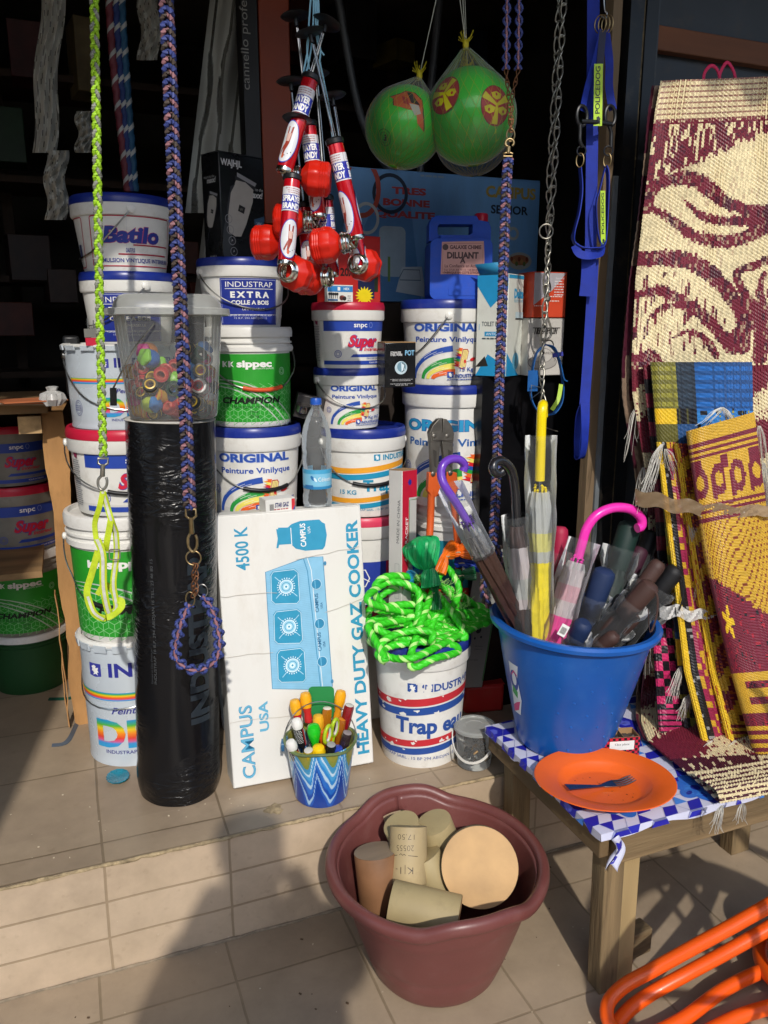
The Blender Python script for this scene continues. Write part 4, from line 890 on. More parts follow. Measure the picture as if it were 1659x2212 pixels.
carton('teapot_carton', 'white teapot carton under the orange carton and behind the blue dog collar', (te.x - .005, 2.225, sk0.z + .001), (.125, .10, th_), R(-3), mat('grey_carton', 'c6c2bb', .55, var=.08), arts=(('F', lab_tea), ('R', lab_tea_r)))
OC = mat('orange_carton', 'cc4527', .48, var=.12, vs=8)
def lab_or(a, w_, h_): a.poly([(0, h_ * .27), (0, h_), (w_ * .97, h_), (w_ * .55, h_ * .6)], 'aaa6ad'); a.lines(w_ * .62, h_ * .8, w_ * .3, 6, .008, .003, 'd8cfd0'); a.lines(w_ * .5, h_ * .46, w_ * .42, 1, .01, .003, 'e8d0c8'); a.lines(w_ * .35, h_ * .36, w_ * .5, 1, .01, .003, 'e8d0c8'); a.text('Specialist', w_ * .78, h_ * .86, .006, 'd8d4d8'); a.lines(w_ * .03, h_ * .25, w_ * .35, 1, .01, .0025, 'e8d0c8')
def lab_or_r(a, w_, h_): a.poly([(w_ * .1, h_ * .98), (w_ * .95, h_ * .96), (w_ * .5, h_ * .66)], 'd8603f'); a.poly([(w_ * .0, h_ * .5), (w_ * .2, h_ * .62), (w_ * .9, h_ * .6), (w_ * .8, h_ * .16), (w_ * .35, h_ * .2), (w_ * .05, h_ * .36)], '1c1c2a')
carton('teapot_carton', 'orange and grey carton on top of the white teapot carton', (te.x + .002, 2.225, sk0.z + th_ + .006), (.115, .098, at(1190, 586, 2.15).z - sk0.z - th_ - .008), R(-2), OC, arts=(('F', lab_or), ('R', lab_or_r)))
# --- on the cooker carton
def lab_star(a, w_, h_): a.text('STAR GAZ', w_ * .55, h_ * .42, .0125, '2a2f6a', w=w_ * .48, b=.04, sh=.15); a.lines(w_ * .28, h_ * .2, w_ * .55, 1, .01, .003, 'a84a4a'); a.rect(w_ * .88, 0, w_, h_, 'c8333a'); a.poly([(w_ * .9, 0), (w_, h_ * .5), (w_, 0)], '2a3f90'); a.k += 1; a.hold = True; [a.rect(w_ * .13 + .0016 * k, h_ * .2, w_ * .13 + .0016 * k + .0007 * (1 + k % 2), h_ * .7, '55555a') for k in range(8)]; a.hold = False
sp_ = at(612, 1118, 2.0); carton('burner_carton', 'small white burner carton on top of the cooker carton beside the bottle', (at(605, 1118, 2.13).x, 2.16, gtz), (.088, .05, .036), R(8), CW, arts=(('F', lab_star),), bev=.001)
# --- bracket carton, leaning
a0, a1 = at(862, 1250, 2.08), at(885, 985, 2.14)
def lab_ac(a, w_, h_):
    a.poly([(w_ * .0, h_ * .25), (0, h_), (w_, h_), (w_, h_ * .83), (w_ * .45, h_ * .83), (w_ * .42, h_ * .4), (w_ * .3, h_ * .32)], 'c4203a'); a.line([(0, h_ * .235), (w_ * .33, h_ * .31), (w_ * .46, h_ * .39), (w_ * .49, h_ * .815), (w_, h_ * .815)], .0025, '3a8a3f')
    a.text('A/C BRACKET', w_ * .33, h_ * .43, .0115, WT, w=h_ * .28, al='L', b=.02, rot=88); pts = []
    for i in range(20): t = i * pi / 10; q_ = .007 if i % 2 else .011; pts.append((w_ * .5 + q_ * cos(t), h_ * .925 + q_ * sin(t)))
    a.poly(pts, '2a2f90'); a.text('CHRIS BRO', w_ * .9, h_ * .05, .012, '5a5c60', w=h_ * .16, al='L', rot=90)
def lab_ac_l(a, w_, h_): a.text('MADE IN CHINA', w_ * .78, h_ * .55, .010, '55575a', w=h_ * .27, al='L', rot=88); a.line(rrect(w_ * .5, h_ * .2, w_ * .8, h_ * .42, .001), .001, '8a8c90', True)
AC = mat('silver_carton', 'c2c0bc', .42, var=.08)
bz = zd[2] * 0
ac = carton('bracket_carton', 'long red and white air conditioner bracket carton standing behind the green rope', (at(872, 1240, 2.09).x + .0, 2.10, .695), (.072, .05, .475), R(30), AC, arts=(('F', lab_ac), ('L', lab_ac_l)), tilt=(-3, 4), top=CARD)
def lab_cb(a, w_, h_): a.text('CHRIS BRO', w_ * .62, h_ * .5, .015, '4a4c50', w=h_ * .3, al='L', rot=88); a.ell(w_ * .25, h_ * .42, .011, .011, '2a2f3a'); a.ell(w_ * .45, h_ * .37, .004, .004, '2a2f3a'); a.ell(w_ * .12, h_ * .36, .004, .004, '2a2f3a'); a.lines(w_ * .2, h_ * .3, w_ * .5, 2, .01, .003, '6a6c70'); a.line([(w_ * .93, h_ * .05), (w_ * .93, h_ * .95)], .004, '3a8a3f'); a.text('Premium quality', w_ * .2, h_ * .2, .005, '4a4c50')
cbp = atz(1030, 1560, FZ); carton('bracket_carton', 'grey bracket carton leaning between the scuffed bucket and the blue tub', (at(1015, 1510, 2.16).x, 2.17, FZ + .12), (.075, .05, .46), R(8), mat('grey_box', '8f8f8b', .5), arts=(('F', lab_cb),), tilt=(-3, 12))
g = carton('tool_case', 'red tool case lying on the step behind the small clear bucket', (atz(1055, 1545, FZ).x + .01, atz(1050, 1530, FZ).y + .05, FZ), (.14, .16, .10), R(-12), RC, cat='case', bev=.012)
# ================================================================ things standing about
CLR = clear('clear_plastic', 'f2f3f1', .12, .05); FILM = clear('thin_film', 'f6f8f8', .1, .0); PET = clear('bottle_plastic', 'f4f6f6', .06, .05)
def vcol(name, rough=.4, bump=0, coat=0):
    m = bpy.data.materials.new(name); m.use_nodes = True; t = m.node_tree; p = t.nodes['Principled BSDF']; p.inputs['Roughness'].default_value = rough; p.inputs['Coat Weight'].default_value = coat
    c = nd(t, 'VertexColor', layer_name='Col'); t.links.new(c.outputs[0], p.inputs['Base Color']); return m
def sq(n=5.0):       # superellipse radius factor: a round-cornered square
    return lambda a, p=None: 1 / (abs(sin(a)) ** n + abs(cos(a)) ** n) ** (1 / n)
# --- clear tub of spools on the roll
tz = FZ + rh + .006; tc0 = V((rb.x + .052, rb.y + RR, 0))
tub = T('clear_tub', 'clear plastic tub full of coloured spools standing on the black roll', 'tub', (tc0.x, tc0.y, tz), R(-8))
tr0, tr1, thh = .109, .130, .262
g = G(); f5 = sq(4.2)
g.lathe([(0, 0), (tr0 * .9, 0), (tr0 * .97, .004), (tr0, .012)] + [(tr0 + (tr1 - tr0) * k / 6, .012 + (thh - .012) * k / 6) for k in range(1, 7)], CLR, 72, fn=f5); 
for s_ in (-1, 1):
    for k in range(4):
        a_ = R(34 + 5 * k) * s_; g.tube([Mx.Rotation(a_, 3, 'Z') @ V((0, -(tr0 + (tr1 - tr0) * t_) * f5(a_) - .0008, .02 + (thh - .03) * t_)) for t_ in (0, .5, 1)], .0011, CLR, 5)
g.build('body', tub)
LIDC = clear('milky_lid', 'd9dbd6', .3, .34); g = G()
g.lathe([(tr1 * 1.12, thh - .012), (tr1 * 1.15, thh - .010), (tr1 * 1.14, thh + .004), (tr1 * 1.0, thh + .006), (tr1 * .97, thh + .02), (tr1 * .88, thh + .034), (tr1 * .8, thh + .038), (tr1 * .3, thh + .038), (0, thh + .038)], LIDC, 72, fn=f5); g.build('lid', tub)
e0 = V((-.03, -tr1 * 1.0 - .006, thh - .03)); g = G(); g.tube(cr([e0, e0 + V((-.05, -.004, -.06)), e0 + V((-.095, .02, -.135)), e0 + V((-.108, .035, -.155))], 6), .002, STEEL, 6); hd = g.build('bail_handle', tub)
g = G(); q0 = e0 + V((-.105, .03, -.15)); g.tube([q0, q0 + V((-.002, -.002, -.042))], .0078, mat('dark_grip', '3a3836', .35, .3), 12); g.build('grip', hd)
spk = [('dark_spool', 'dark thread spool with yellow rims in the clear tub', '1b1d1f', 'd8b43a'), ('red_spool', 'red plastic spool in the clear tub', 'c4333a', 'd86a5a'), ('yellow_spool', 'yellow spool with red hollow end in the clear tub', 'd9a83a', 'd85a40'), ('green_spool', 'dark green glossy spool in the clear tub', '123f30', '1f2f2a'), ('white_spool', 'white spool with red hollow end in the clear tub', 'd8d6d0', 'c43a44'), ('pink_bobbin', 'round orange cap with pink top in the clear tub', 'e88a2a', 'e0409a'), ('green_bobbin', 'round blue cap with green top in the clear tub', '2f6fc0', '86c83a'), ('lime_bobbin', 'pale lime cap with blue top in the clear tub', 'b4c84a', '4a86c8')]
def spool(i, M_):
    n, lb, c1, c2 = spk[i]; o = T(n, lb, 'spool' if 'spool' in n else 'bobbin', group='coloured spools in the clear tub')
    a_, b_ = mat('sp_' + c1, c1, .32, var=.1, coat=.2), mat('sp_' + c2, c2, .35, var=.1)
    g = G()
    if 'bob' in n:
        g.lathe([(0, -.016), (.017, -.016), (.0195, -.008), (.0195, .004), (.018, .009)], a_, 24); g.build('body', o); g = G()
        g.lathe([(.018, .009), (.0175, .014), (.012, .018), (.0, .0185)], b_, 24, fn=lambda t_, p_: 1 + .09 * cos(5 * t_)); g.build('top', o)
    else:
        g.lathe([(.0105, -.02), (.0155, -.02), (.0165, -.018), (.0165, -.015), (.0145, -.0135), (.0145, .0135), (.0165, .015), (.0165, .018), (.0155, .02), (.0105, .02)], a_, 24); g.build('body', o); g = G()
        g.lathe([(.0115, -.021), (.0085, -.0215), (.0085, .0215), (.0115, .021)], b_, 24); g.lathe([(.0148, -.012), (.0156, -.011), (.0148, -.010)], b_, 24); g.lathe([(.0148, .010), (.0156, .011), (.0148, .012)], b_, 24); g.build('core', o)
    o.matrix_world = M_ @ Mx.Scale(1.15, 4); return o
proto = {}; rnd = random.Random(11); MT = Mx.Translation((tc0.x, tc0.y, tz)) @ Mx.Rotation(R(-8), 4, 'Z')
rows = [(.021, [(-.072, -.062), (-.036, -.07), (0, -.073), (.036, -.07), (.072, -.062), (-.07, -.02), (-.03, -.03), (.01, -.032), (.05, -.028), (.078, -.012)]), (.058, [(-.066, -.064), (-.026, -.072), (.012, -.075), (.05, -.07), (.08, -.048), (-.07, -.018), (-.03, -.03), (.02, -.03), (.06, -.015)]), (.095, [(-.07, -.055), (-.035, -.07), (.005, -.066), (.046, -.07), (.08, -.05), (-.05, -.01), (.0, -.02), (.05, -.02)]), (.13, [(-.066, -.05), (.042, -.058), (.074, -.045), (-.03, -.045), (.02, -.01)]), (.04, [(-.085, -.04), (-.05, -.085), (.02, -.088), (.08, -.04), (.06, -.085)]), (.078, [(-.085, -.05), (-.045, -.088), (.0, -.09), (.035, -.088), (.084, -.06), (.07, -.085)]), (.115, [(-.088, -.03), (-.02, -.09), (.07, -.08), (.084, -.03)]), (.15, [(-.05, -.08), (.06, -.075), (.082, -.05), (.03, -.04)]), (.164, [(.06, -.04), (.078, -.02), (-.06, -.02)])]
seq = [2, 0, 1, 0, 3, 1, 0, 4, 2, 1, 0, 2, 6, 3, 4, 1, 0, 7, 5, 1, 0, 6, 7, 5, 4, 3, 2, 1, 7, 5, 6, 1, 5, 7, 1]; k = 0
for z_, ps in rows:
    for (x_, y_) in ps:
        i = seq[k % len(seq)]; k += 1
        M_ = MT @ Mx.Translation((x_ + rnd.uniform(-.004, .004), y_ + rnd.uniform(-.003, .003), z_)) @ Mx.Rotation(rnd.uniform(-.9, .9), 4, 'Z') @ Mx.Rotation(R(rnd.choice((75, 90, 60, 100))), 4, 'X')
        if i not in proto: proto[i] = spool(i, M_)
        else: dup(proto[i]).matrix_world = M_ @ Mx.Scale(1.15, 4)
# --- water bottle
wb_ = T('water_bottle', 'clear plastic water bottle with blue cap and label on the cooker carton', 'bottle', (at(690, 1105, 2.15).x, 2.165, gtz - .004), R(-16))
g = G(); pr = [(0, .006), (.022, .004), (.034, 0), (.04, .006)]
for i in range(25):
    z = .01 + .18 * i / 24; pr.append((.0415 - (.0024 if (i % 5 == 0 and not 5 < i < 16) else 0) - .002 * (1 if 6 <= i <= 15 else 0), z))
pr += [(.042, .2), (.041, .215), (.036, .238), (.027, .262), (.018, .28), (.0135, .288), (.0135, .294), (.0165, .296), (.0165, .298), (.013, .299), (.013, .306)]
g.lathe(pr, PET, 40, fn=lambda a_, p_: 1 + .012 * cos(5 * a_ + p_[1] * 30)); g.build('body', wb_)
g = G(); g.lathe([(.0145, .296), (.0155, .297), (.0155, .312), (.014, .315), (0, .3155)], mat('blue_cap', '2456b4', .3), 28, fn=lambda a_, p_: 1 + .02 * cos(28 * a_)); g.build('cap', wb_)
a = Art(); a.rect(-.115, .062, .115, .118, '7fc0dd'); a.rect(-.115, .062, .115, .07, '2f86b8'); a.rect(-.115, .106, .115, .118, '4aa3cc'); a.rect(-.04, .064, -.012, .074, '2f6fa8')
a.ell(-.014, .094, .004, .008, '1f6fae', rot=.6); a.ell(-.006, .09, .003, .007, 'd8eef8', rot=.6); a.text('Céleste', .022, .085, .012, WT, w=.04)
a.mesh('label', lambda x, y, d: V(((.0405 + d) * sin(x / .0405), -(.0405 + d) * cos(x / .0405), y)), wb_, du=.006)
# --- steel pot pack lying on the second column
pk = at(672, 906, 2.29); pkm = mat('pack_steel', '8f8a86', .2, .9, var=.6, vs=18)
pc = carton('pot_pack', 'clear fronted pack of small steel pots tipped behind the water bottle', (pk.x, 2.345, zb[3] + .012), (.085, .06, .07), R(-12), mat('pack_card', '2a2726', .4), tilt=(0, 14), cat='pack', arts=(('R', lambda a, w_, h_: a.rect(0, 0, w_, h_, '8a2028')),))
for i in range(2):
    G().lathe([(0, 0), (.016, 0), (.0185, .003), (.0185, .022), (.020, .024), (.017, .025), (0, .024)], pkm, 24, Mx.Translation((-.02 + .04 * i, -.031, .02)) @ Mx.Rotation(R(20), 4, 'X')).build('pot', pc)
# --- marbled bucket with hand tools
mb0 = atz(690, 1752, FZ); mbx, mby = mb0.x + .03, mb0.y + .078
HB, b0, b1 = .168, .072, .094; rz = -atan2(mbx, mby)
mb = T('marbled_bucket', 'small bucket of swirled blue and olive plastic holding hand tools, at the step edge', 'bucket', (mbx, mby, FZ), rz)
from mathutils import noise as NZ
g = G(); NU, NV = 220, 84
g.grid(lambda u, v: ((b0 + (b1 - b0) * v) * sin(2 * pi * u - pi), -(b0 + (b1 - b0) * v) * cos(2 * pi * u - pi), .004 + HB * v), NU, NV, vcol('marbled_plastic', .28, coat=.3)); g.col = []
PAL = [(0, '173f94'), (.12, '1f57b0'), (.2, '9fbfd8'), (.24, '1b4aa2'), (.36, '2a6cc0'), (.44, 'b4cfe2'), (.49, '2f83c8'), (.58, '4c9fd4'), (.64, 'c2d8e6'), (.68, '4a97c0'), (.76, '3f8fc0'), (.80, '7f8a3e'), (.95, '8f8c3c'), (1.3, '8a8636')]
for j in range(NV):
    for i in range(NU):
        u, v = i / NU, j / NV; t_ = 2 * pi * u
        n_ = NZ.noise(V((cos(t_) * 2.2, sin(t_) * 2.2, v * 1.2))); n2 = NZ.noise(V((cos(t_) * 7, sin(t_) * 7, v * 2.5 + 5)))
        w_ = abs(sin(4 * t_ + .5 * n_ + .4)); x_ = v * .98 + .62 * (w_ - .78) + .10 * n_ + .05 * n2
        x_ = max(0, min(1.29, x_))
        for q in range(len(PAL) - 1):
            if PAL[q][0] <= x_ < PAL[q + 1][0]: break
        f_ = (x_ - PAL[q][0]) / (PAL[q + 1][0] - PAL[q][0]); f_ = min(1, max(0, (f_ - .35) / .3)); A_, B_ = lin(PAL[q][1]), lin(PAL[q + 1][1])
        g.col.append(tuple(A_[c] + (B_[c] - A_[c]) * f_ for c in range(4)))
bo = g.build('body', mb, solid=.0022)
g = G(); ol = mat('olive_rim', '6d7f52', .35, var=.5, vs=16); rr_ = []
for i in range(65):
    t_ = 2 * pi * i / 64; rr_.append(((b1 + .004) * sin(t_), -(b1 + .004) * cos(t_), HB + .002 + .004 * cos(t_ * 4)))
g.tube(rr_[:-1], .0042, ol, 8, closed=True); g.build('rim', mb)
for s_ in (-1, 1): G().prism(rrect(-.016, -.024, .016, .004, .008), .008, mat('blue_lug', '3a6f9a', .35, var=.4, vs=30), Mx.Translation((s_ * (b1 + .009), 0, HB - .004)) @ Mx.Rotation(R(90), 4, 'Z') @ Mx.Rotation(R(90), 4, 'X')).build('lug', mb, bevel=.002)
pts = [((b1 + .006) * -cos(pi * i / 24), .028 * sin(pi * i / 24), HB - .008 + .105 * sin(pi * i / 24)) for i in range(25)]
G().tube(pts, .0016, STEEL, 6).build('bail_handle', mb)
G().lathe([(0, .004), (b0 * .98, .004), (b0 * .98, .0)], mat('blue_base', '1c4a9a', .4), 32).build('base', mb)
MB = Mx.Translation((mbx, mby, FZ)) @ Mx.Rotation(rz, 4, 'Z')
def tool(name, label, x, y, top, lean, build, spin=0, cat='screwdriver', group='hand tools in the marbled bucket'):
    """lean = (x, y) drift of the top; the tool's origin is where its handle begins, inside the bucket"""
    o = T(name, label, cat, group=group); b = V((x * .45, y * .45, .012)); t_ = V((x + lean[0], y + lean[1], top))
    o.matrix_world = MB @ axis(b, t_, spin); build(o, (t_ - b).length); return o
def driver(c1, c2, kind):
    def f(o, L):
        hl = .085; g = G(); g.tube([(0, 0, 0), (0, 0, L - hl)], .003, CHROME, 8); g.build('shaft', o)
        g = G(); z = L - hl; m1, m2 = mat('tool_' + c1, c1, .25, coat=.3, var=.08, trans=.35 if kind == 'amber' else 0), mat('tool_' + c2, c2, .25, coat=.3, var=.08)
        if kind == 'flag':
            g.lathe([(.004, z), (.010, z + .004), (.012, z + .02), (.0145, z + .05), (.0135, z + .062)], m1, 24); bo = g.build('handle', o); g = G(); g.lathe([(.0135, z + .062), (.015, z + .068), (.0152, z + .078), (.012, z + .087), (.006, z + .0905), (0, z + .091)], m2, 24); g.build('end_cap', o)
            a = Art(); a.k += 1; a.hold = True
            for j in range(9):
                for i in range(-4, 5): a.ell(i * .0048 + (.0024 if j % 2 else 0), z + .022 + j * .0045, .0013, .0013, WT, 6)
            a.hold = False
            for i in range(3): a.rect(.026 + .005 * i, z + .01, .0285 + .005 * i, z + .06, 'c42030' if i % 2 == 0 else WT)
            a.mesh('stars_and_stripes', lambda x_, y_, d: V(((.0142 + d) * sin(x_ / .0142), -(.0142 + d) * cos(x_ / .0142), y_)) if y_ > z + .045 else V(((.0128 + .0012 * (y_ - z) / .045 + d) * sin(x_ / .0142), -(.0128 + .0012 * (y_ - z) / .045 + d) * cos(x_ / .0142), y_)), o, du=.004, dv=.008)
        elif kind == 'ball':
            g.lathe([(.004, z), (.008, z + .004), (.010, z + .03), (.017, z + .055), (.019, z + .07), (.015, z + .084), (.007, z + .089), (0, z + .09)], m1, 28); g.build('handle', o)
        elif kind == 'grip':
            g.lathe([(.004, z), (.011, z + .003), (.011, z + .02), (.0095, z + .028), (.013, z + .045)], m2, 24, fn=lambda a_, p_: 1 + .05 * cos(6 * a_)); g.build('handle', o); g = G(); g.lathe([(.013, z + .045), (.0155, z + .055), (.0158, z + .075), (.0125, z + .086), (.005, z + .089), (0, z + .089)], m1, 24, fn=lambda a_, p_: 1 + .02 * cos(6 * a_)); g.build('end_cap', o)
        else:
            g.lathe([(.004, z), (.0095, z + .003), (.0105, z + .02), (.0125, z + .028), (.0135, z + .08), (.0118, z + .088)], m1, 24, fn=lambda a_, p_: 1 + .06 * cos(6 * a_)); g.build('handle', o); g = G(); g.lathe([(.0118, z + .088), (.009, z + .09), (0, z + .0902)], m2, 24); g.build('end_cap', o)
    return f
W2 = 'e6e4de'
tool('screwdriver', 'flag handled screwdriver with white ball end, lowest at the bucket\'s left rim', -.068, -.045, .192, (-.012, -.01), driver('1b1c20', W2, 'flag'))
tool('screwdriver', 'flag handled screwdriver with white ball end, standing highest of the three flag handles', -.052, -.012, .235, (-.012, -.005), driver('1b1c20', W2, 'flag'), .3)
tool('screwdriver', 'flag handled screwdriver half hidden behind the bright green handle', -.022, .0, .21, (.0, -.005), driver('1b1c20', W2, 'flag'), .2)
tool('screwdriver', 'yellow and red gripped screwdriver at the left back of the bucket', -.058, .03, .265, (-.012, .012), driver('e8a81e', 'b8202c', 'grip'))
tool('screwdriver', 'thick yellow ended screwdriver tilted left in front of the green scraper', -.022, .035, .283, (-.018, .01), driver('f0a818', 'c02a2a', 'grip'))
tool('screwdriver', 'yellow ended screwdriver tilted right behind the scissors', .03, .04, .283, (.03, .01), driver('f0a818', 'd8901e', 'grip'))
tool('screwdriver', 'short yellow and red gripped screwdriver right above the green handle', -.005, .01, .232, (.0, .0), driver('e8b02a', 'b8202c', 'grip'))
tool('screwdriver', 'deep red translucent handled screwdriver at the right rim', .062, .0, .262, (.018, .0), driver('9a1620', 'c8c4bc', 'amber'))
tool('screwdriver', 'amber handled screwdriver behind the scissor rings', .012, .015, .248, (.008, .0), driver('c47a18', 'e0d8c8', 'amber'))
tool('screwdriver', 'amber handled screwdriver between scissors and red handle', .048, -.005, .225, (.012, .0), driver('b86a14', 'c87a20', 'amber'))
tool('screwdriver', 'smoky clear handled screwdriver low at the right rim', .06, -.035, .205, (.012, -.01), driver('3f3034', '8a8080', 'amber'))
tool('screwdriver', 'stubby yellow screwdriver with bright metal end at the front rim', -.028, -.07, .178, (-.004, -.01), driver('d8b818', 'c8c4bc', 'amber'))
tool('screwdriver', 'small black handled screwdriver in front of the scissors', .024, -.062, .186, (.004, -.008), driver('26282a', '9a9a98', 'amber'))
tool('screwdriver', 'orange handled screwdriver seen through the left scissor ring', .012, -.03, .205, (.004, -.0), driver('f0601c', 'f0601c', 'ball'))
tool('screwdriver', 'bright green egg handled screwdriver left of the scissors', -.012, -.045, .232, (-.006, .0), driver('1fbf22', '1fbf22', 'ball'))
tool('screwdriver', 'yellow egg handled screwdriver at the front rim', -.002, -.068, .188, (-.004, -.012), driver('f0c414', 'f0c414', 'ball'))
tool('spanner', 'small blue handled tool low beside the scissors', .042, -.055, .172, (.004, -.006), driver('2a44a8', '2a44a8', 'grip'), cat='tool')
def scis(o, L):
    m1 = mat('lime_plastic', 'a9c41e', .3, coat=.2); m2 = mat('pale_grey_plastic', 'c9c7bf', .4)
    for s_ in (-1, 1):
        g = G(); g.prism([(s_ * .002, 0), (s_ * .008, L * .5), (s_ * .001, L * .5)], .0022, CHROME, Mx.Translation((0, .0012 * s_, 0)) @ Mx.Rotation(R(90), 4, 'X')); g.build('blade', o)
        cx, cz = s_ * .0185, L - .03
        ring = [(cx + .0145 * cos(t_) * (1 + 0), 0.001 * s_, cz + .026 * sin(t_)) for t_ in [2 * pi * i / 28 for i in range(28)]]
        g = G(); g.tube(ring, .0052, m1, 10, closed=True); g.tube(cr([(s_ * .012, 0, cz - .026), (s_ * .006, 0, L * .55), (s_ * .002, 0, L * .42)], 5), [.006] * 11, m1, 8); h = g.build('handle', o)
        G().tube([(cx + .0108 * cos(t_), 0.001 * s_, cz + .022 * sin(t_)) for t_ in [2 * pi * i / 28 for i in range(28)]], .0035, m2, 8, closed=True).build('ring_lining', h)
tool('scissors', 'scissors with lime green ring handles standing in the marbled bucket', .024, -.045, .242, (.008, .0), scis, .25, cat='scissors')
def scraper(o, L):
    g = G(); g.prism(rrect(-.036, L - .09, .036, L, .012), .0022, mat('green_card', '1f8040', .4), Mx.Rotation(R(90), 4, 'X')); g.build('plate', o)
    a = Art(); a.text('CAMPUS', .0, L - .05, .007, WT, rot=180, b=.02); a.text('USA', .0, L - .04, .007, WT, rot=180, b=.02); a.mesh('lettering', face((0, -.0012, 0), (1, 0, 0), (0, 0, 1)), o)
tool('scraper', 'flat green plastic scraper with rounded corners at the back of the tools', .005, .05, .29, (.0, .02), scraper, cat='scraper')
# --- maroon basin
bs0 = atz(940, 2155, 0); bc = V((bs0.x + .045, 1.558, 0)); BR, BT = .146, .25
bzr = .297
MR = mat('maroon_plastic', '70403c', .36, var=.12, vs=6, dirt=.22, dirtcol='8a6662', bump=.05, bs=120)
bas = T('basin', 'large maroon plastic basin with rolled rim standing on the ground tiles', 'basin', bc)
HA = R(3)
def rim(t_):
    d1 = (t_ - HA + pi) % (2 * pi) - pi; d2 = (t_ - HA - pi + pi) % (2 * pi) - pi
    h_ = exp(-(min(abs(d1), abs(d2)) / .42) ** 4)
    return BT + .007 * h_, bzr + .03 * h_
g = G(); NU, NV = 120, 26
def wall(u, v):
    t_ = 2 * pi * u; rT, zT = rim(t_); b = max(0, (v - .0)); r_ = BR + (rT - .006 - BR) * b ** .85
    if v < .06: r_ -= .01 * (1 - v / .06)
    r_ += -.0025 * (abs(v - .3) < .02) + .002 * (abs(v - .78) < .02)
    return (r_ * sin(t_), r_ * cos(t_), .002 + (zT - .002) * v)
g.grid(wall, NU, NV, MR)
kf, km, ku = [], [], []
for i, f_ in enumerate(g.f):
    c_ = sum((V(g.v[q]) for q in f_), V()) / 4; t_ = atan2(c_.x, c_.y)
    if abs(t_ - HA + .12) < .13 and 0.81 < c_.z / rim(t_)[1] < .90: continue
    kf.append(f_); km.append(g.m[i]); ku.append(g.uv[i])
g.f, g.m, g.uv = kf, km, ku
g.lathe([(0, .004), (BR * .6, .004), (BR * .95, .003)], MR, 60); bb_ = g.build('body', bas, solid=.0042, smooth=50)
g = G(); pts = []
for i in range(160):
    t_ = 2 * pi * i / 160; rT, zT = rim(t_); pts.append(V(((rT + .009) * sin(t_), (rT + .009) * cos(t_), zT)))
g.tube(pts, .0155, MR, 16, closed=True, flat=(1.2, .95), up=(0, 0, 1)); g.build('rolled_rim', bas, smooth=60)
KR, WOODE = mat('kraft_tube', 'a9986f', .6, var=.15, vs=8, dirt=.22, dirtcol='5f5540'), mat('wood_disc', 'c9a372', .7, var=.22, vs=9, bump=.1, bs=150)
WOODG, BRN = mat('grey_wood_disc', '93806a', .75, var=.3, vs=20, stretch=(.2, 1, 1)), mat('brown_wrap', '8c6444', .6, var=.3, vs=10)
def drum(label, a_, b_, r_, m, ends, art=None, roll=0):
    o = T('card_drum', label, 'drum', group='card and wood drums in the maroon basin'); L_2 = (V(b_) - V(a_)).length; o.matrix_world = axis(a_, b_, roll)
    g = G(); g.lathe([(r_ * .985, .0), (r_, .002), (r_ * 1.0, L_2 * .5), (r_, L_2 - .002), (r_ * .985, L_2)], m, 56); g.build('tube', o)
    for k, z in enumerate((.0, L_2)): G().lathe([(r_ * .988, z - .0005 * (1 - 2 * k)), (r_ * .94, z + .0008 * (2 * k - 1)), (0, z + .0012 * (2 * k - 1))], ends[k], 48).build('end_disc', o)
    if art: a = Art(); art(a, L_2); a.mesh('handwriting', lambda x, y, d: V(((r_ + d) * sin(x / r_), -(r_ + d) * cos(x / r_), y)), o, du=.006)
    return o
D = lambda x, y, z: tuple(bc + V((x, y, z)))
AQ = lambda px, py, dy: at(px, py, bc.y + dy)
def pen(a, L_2):
    k_ = '2e2620'
    def st(l, w_=.0013): a.line(l, w_, k_)
    a.text('17,50', .004, L_2 - .016, .013, k_, w=.042, rot=180, b=-.02); a.text('20555', .002, L_2 - .041, .014, k_, w=.044, rot=180, b=-.02)
    st([(-.03, L_2 - .066), (-.018, L_2 - .064)]); st([(-.012, L_2 - .063), (-.008, L_2 - .06), (-.004, L_2 - .064), (0, L_2 - .061), (.004, L_2 - .064)]); st([(.01, L_2 - .064), (.034, L_2 - .066)]); a.text('K|1-', .0, L_2 - .09, .017, k_, w=.044, rot=180, b=-.02)
E2 = lambda a, b, z: bc + RT * a + V((.37, .93, 0)) * b + V((0, 0, z - .002))
drum('card drum with pen writing, standing in the middle of the basin', E2(-.07, -.005, .24), E2(-.068, .062, .352), .047, mat('kraft_pale', 'b09c74', .6, var=.15, dirt=.2), (WOODE, KR), pen, roll=R(168))
drum('grey topped drum with brown side, at the basin\'s left', E2(-.135, .0, .17), E2(-.15, .03, .305), .055, BRN, (WOODG, WOODG))
drum('widest drum, its pale round wooden end facing out at the right', E2(.112, .075, .235), E2(.104, -.022, .298), .094, mat('kraft_dark', '8a785a', .7), (WOODE, WOODE))
drum('olive grey card drum lying along the front of the basin', E2(-.112, -.09, .25), E2(.045, -.125, .235), .054, KR, (WOODE, WOODE))
drum('olive grey card drum leaning at the back left under the slot', E2(-.044, .115, .21), E2(-.086, .095, .335), .047, KR, (WOODE, KR))
drum('olive grey card drum leaning at the back beside the widest drum', E2(.05, .12, .19), E2(-.002, .104, .335), .047, KR, (WOODE, KR))
drum('olive grey card drum low in the gap behind the written drum', E2(.02, .014, .19), E2(-.03, .038, .285), .044, KR, (WOODE, KR))
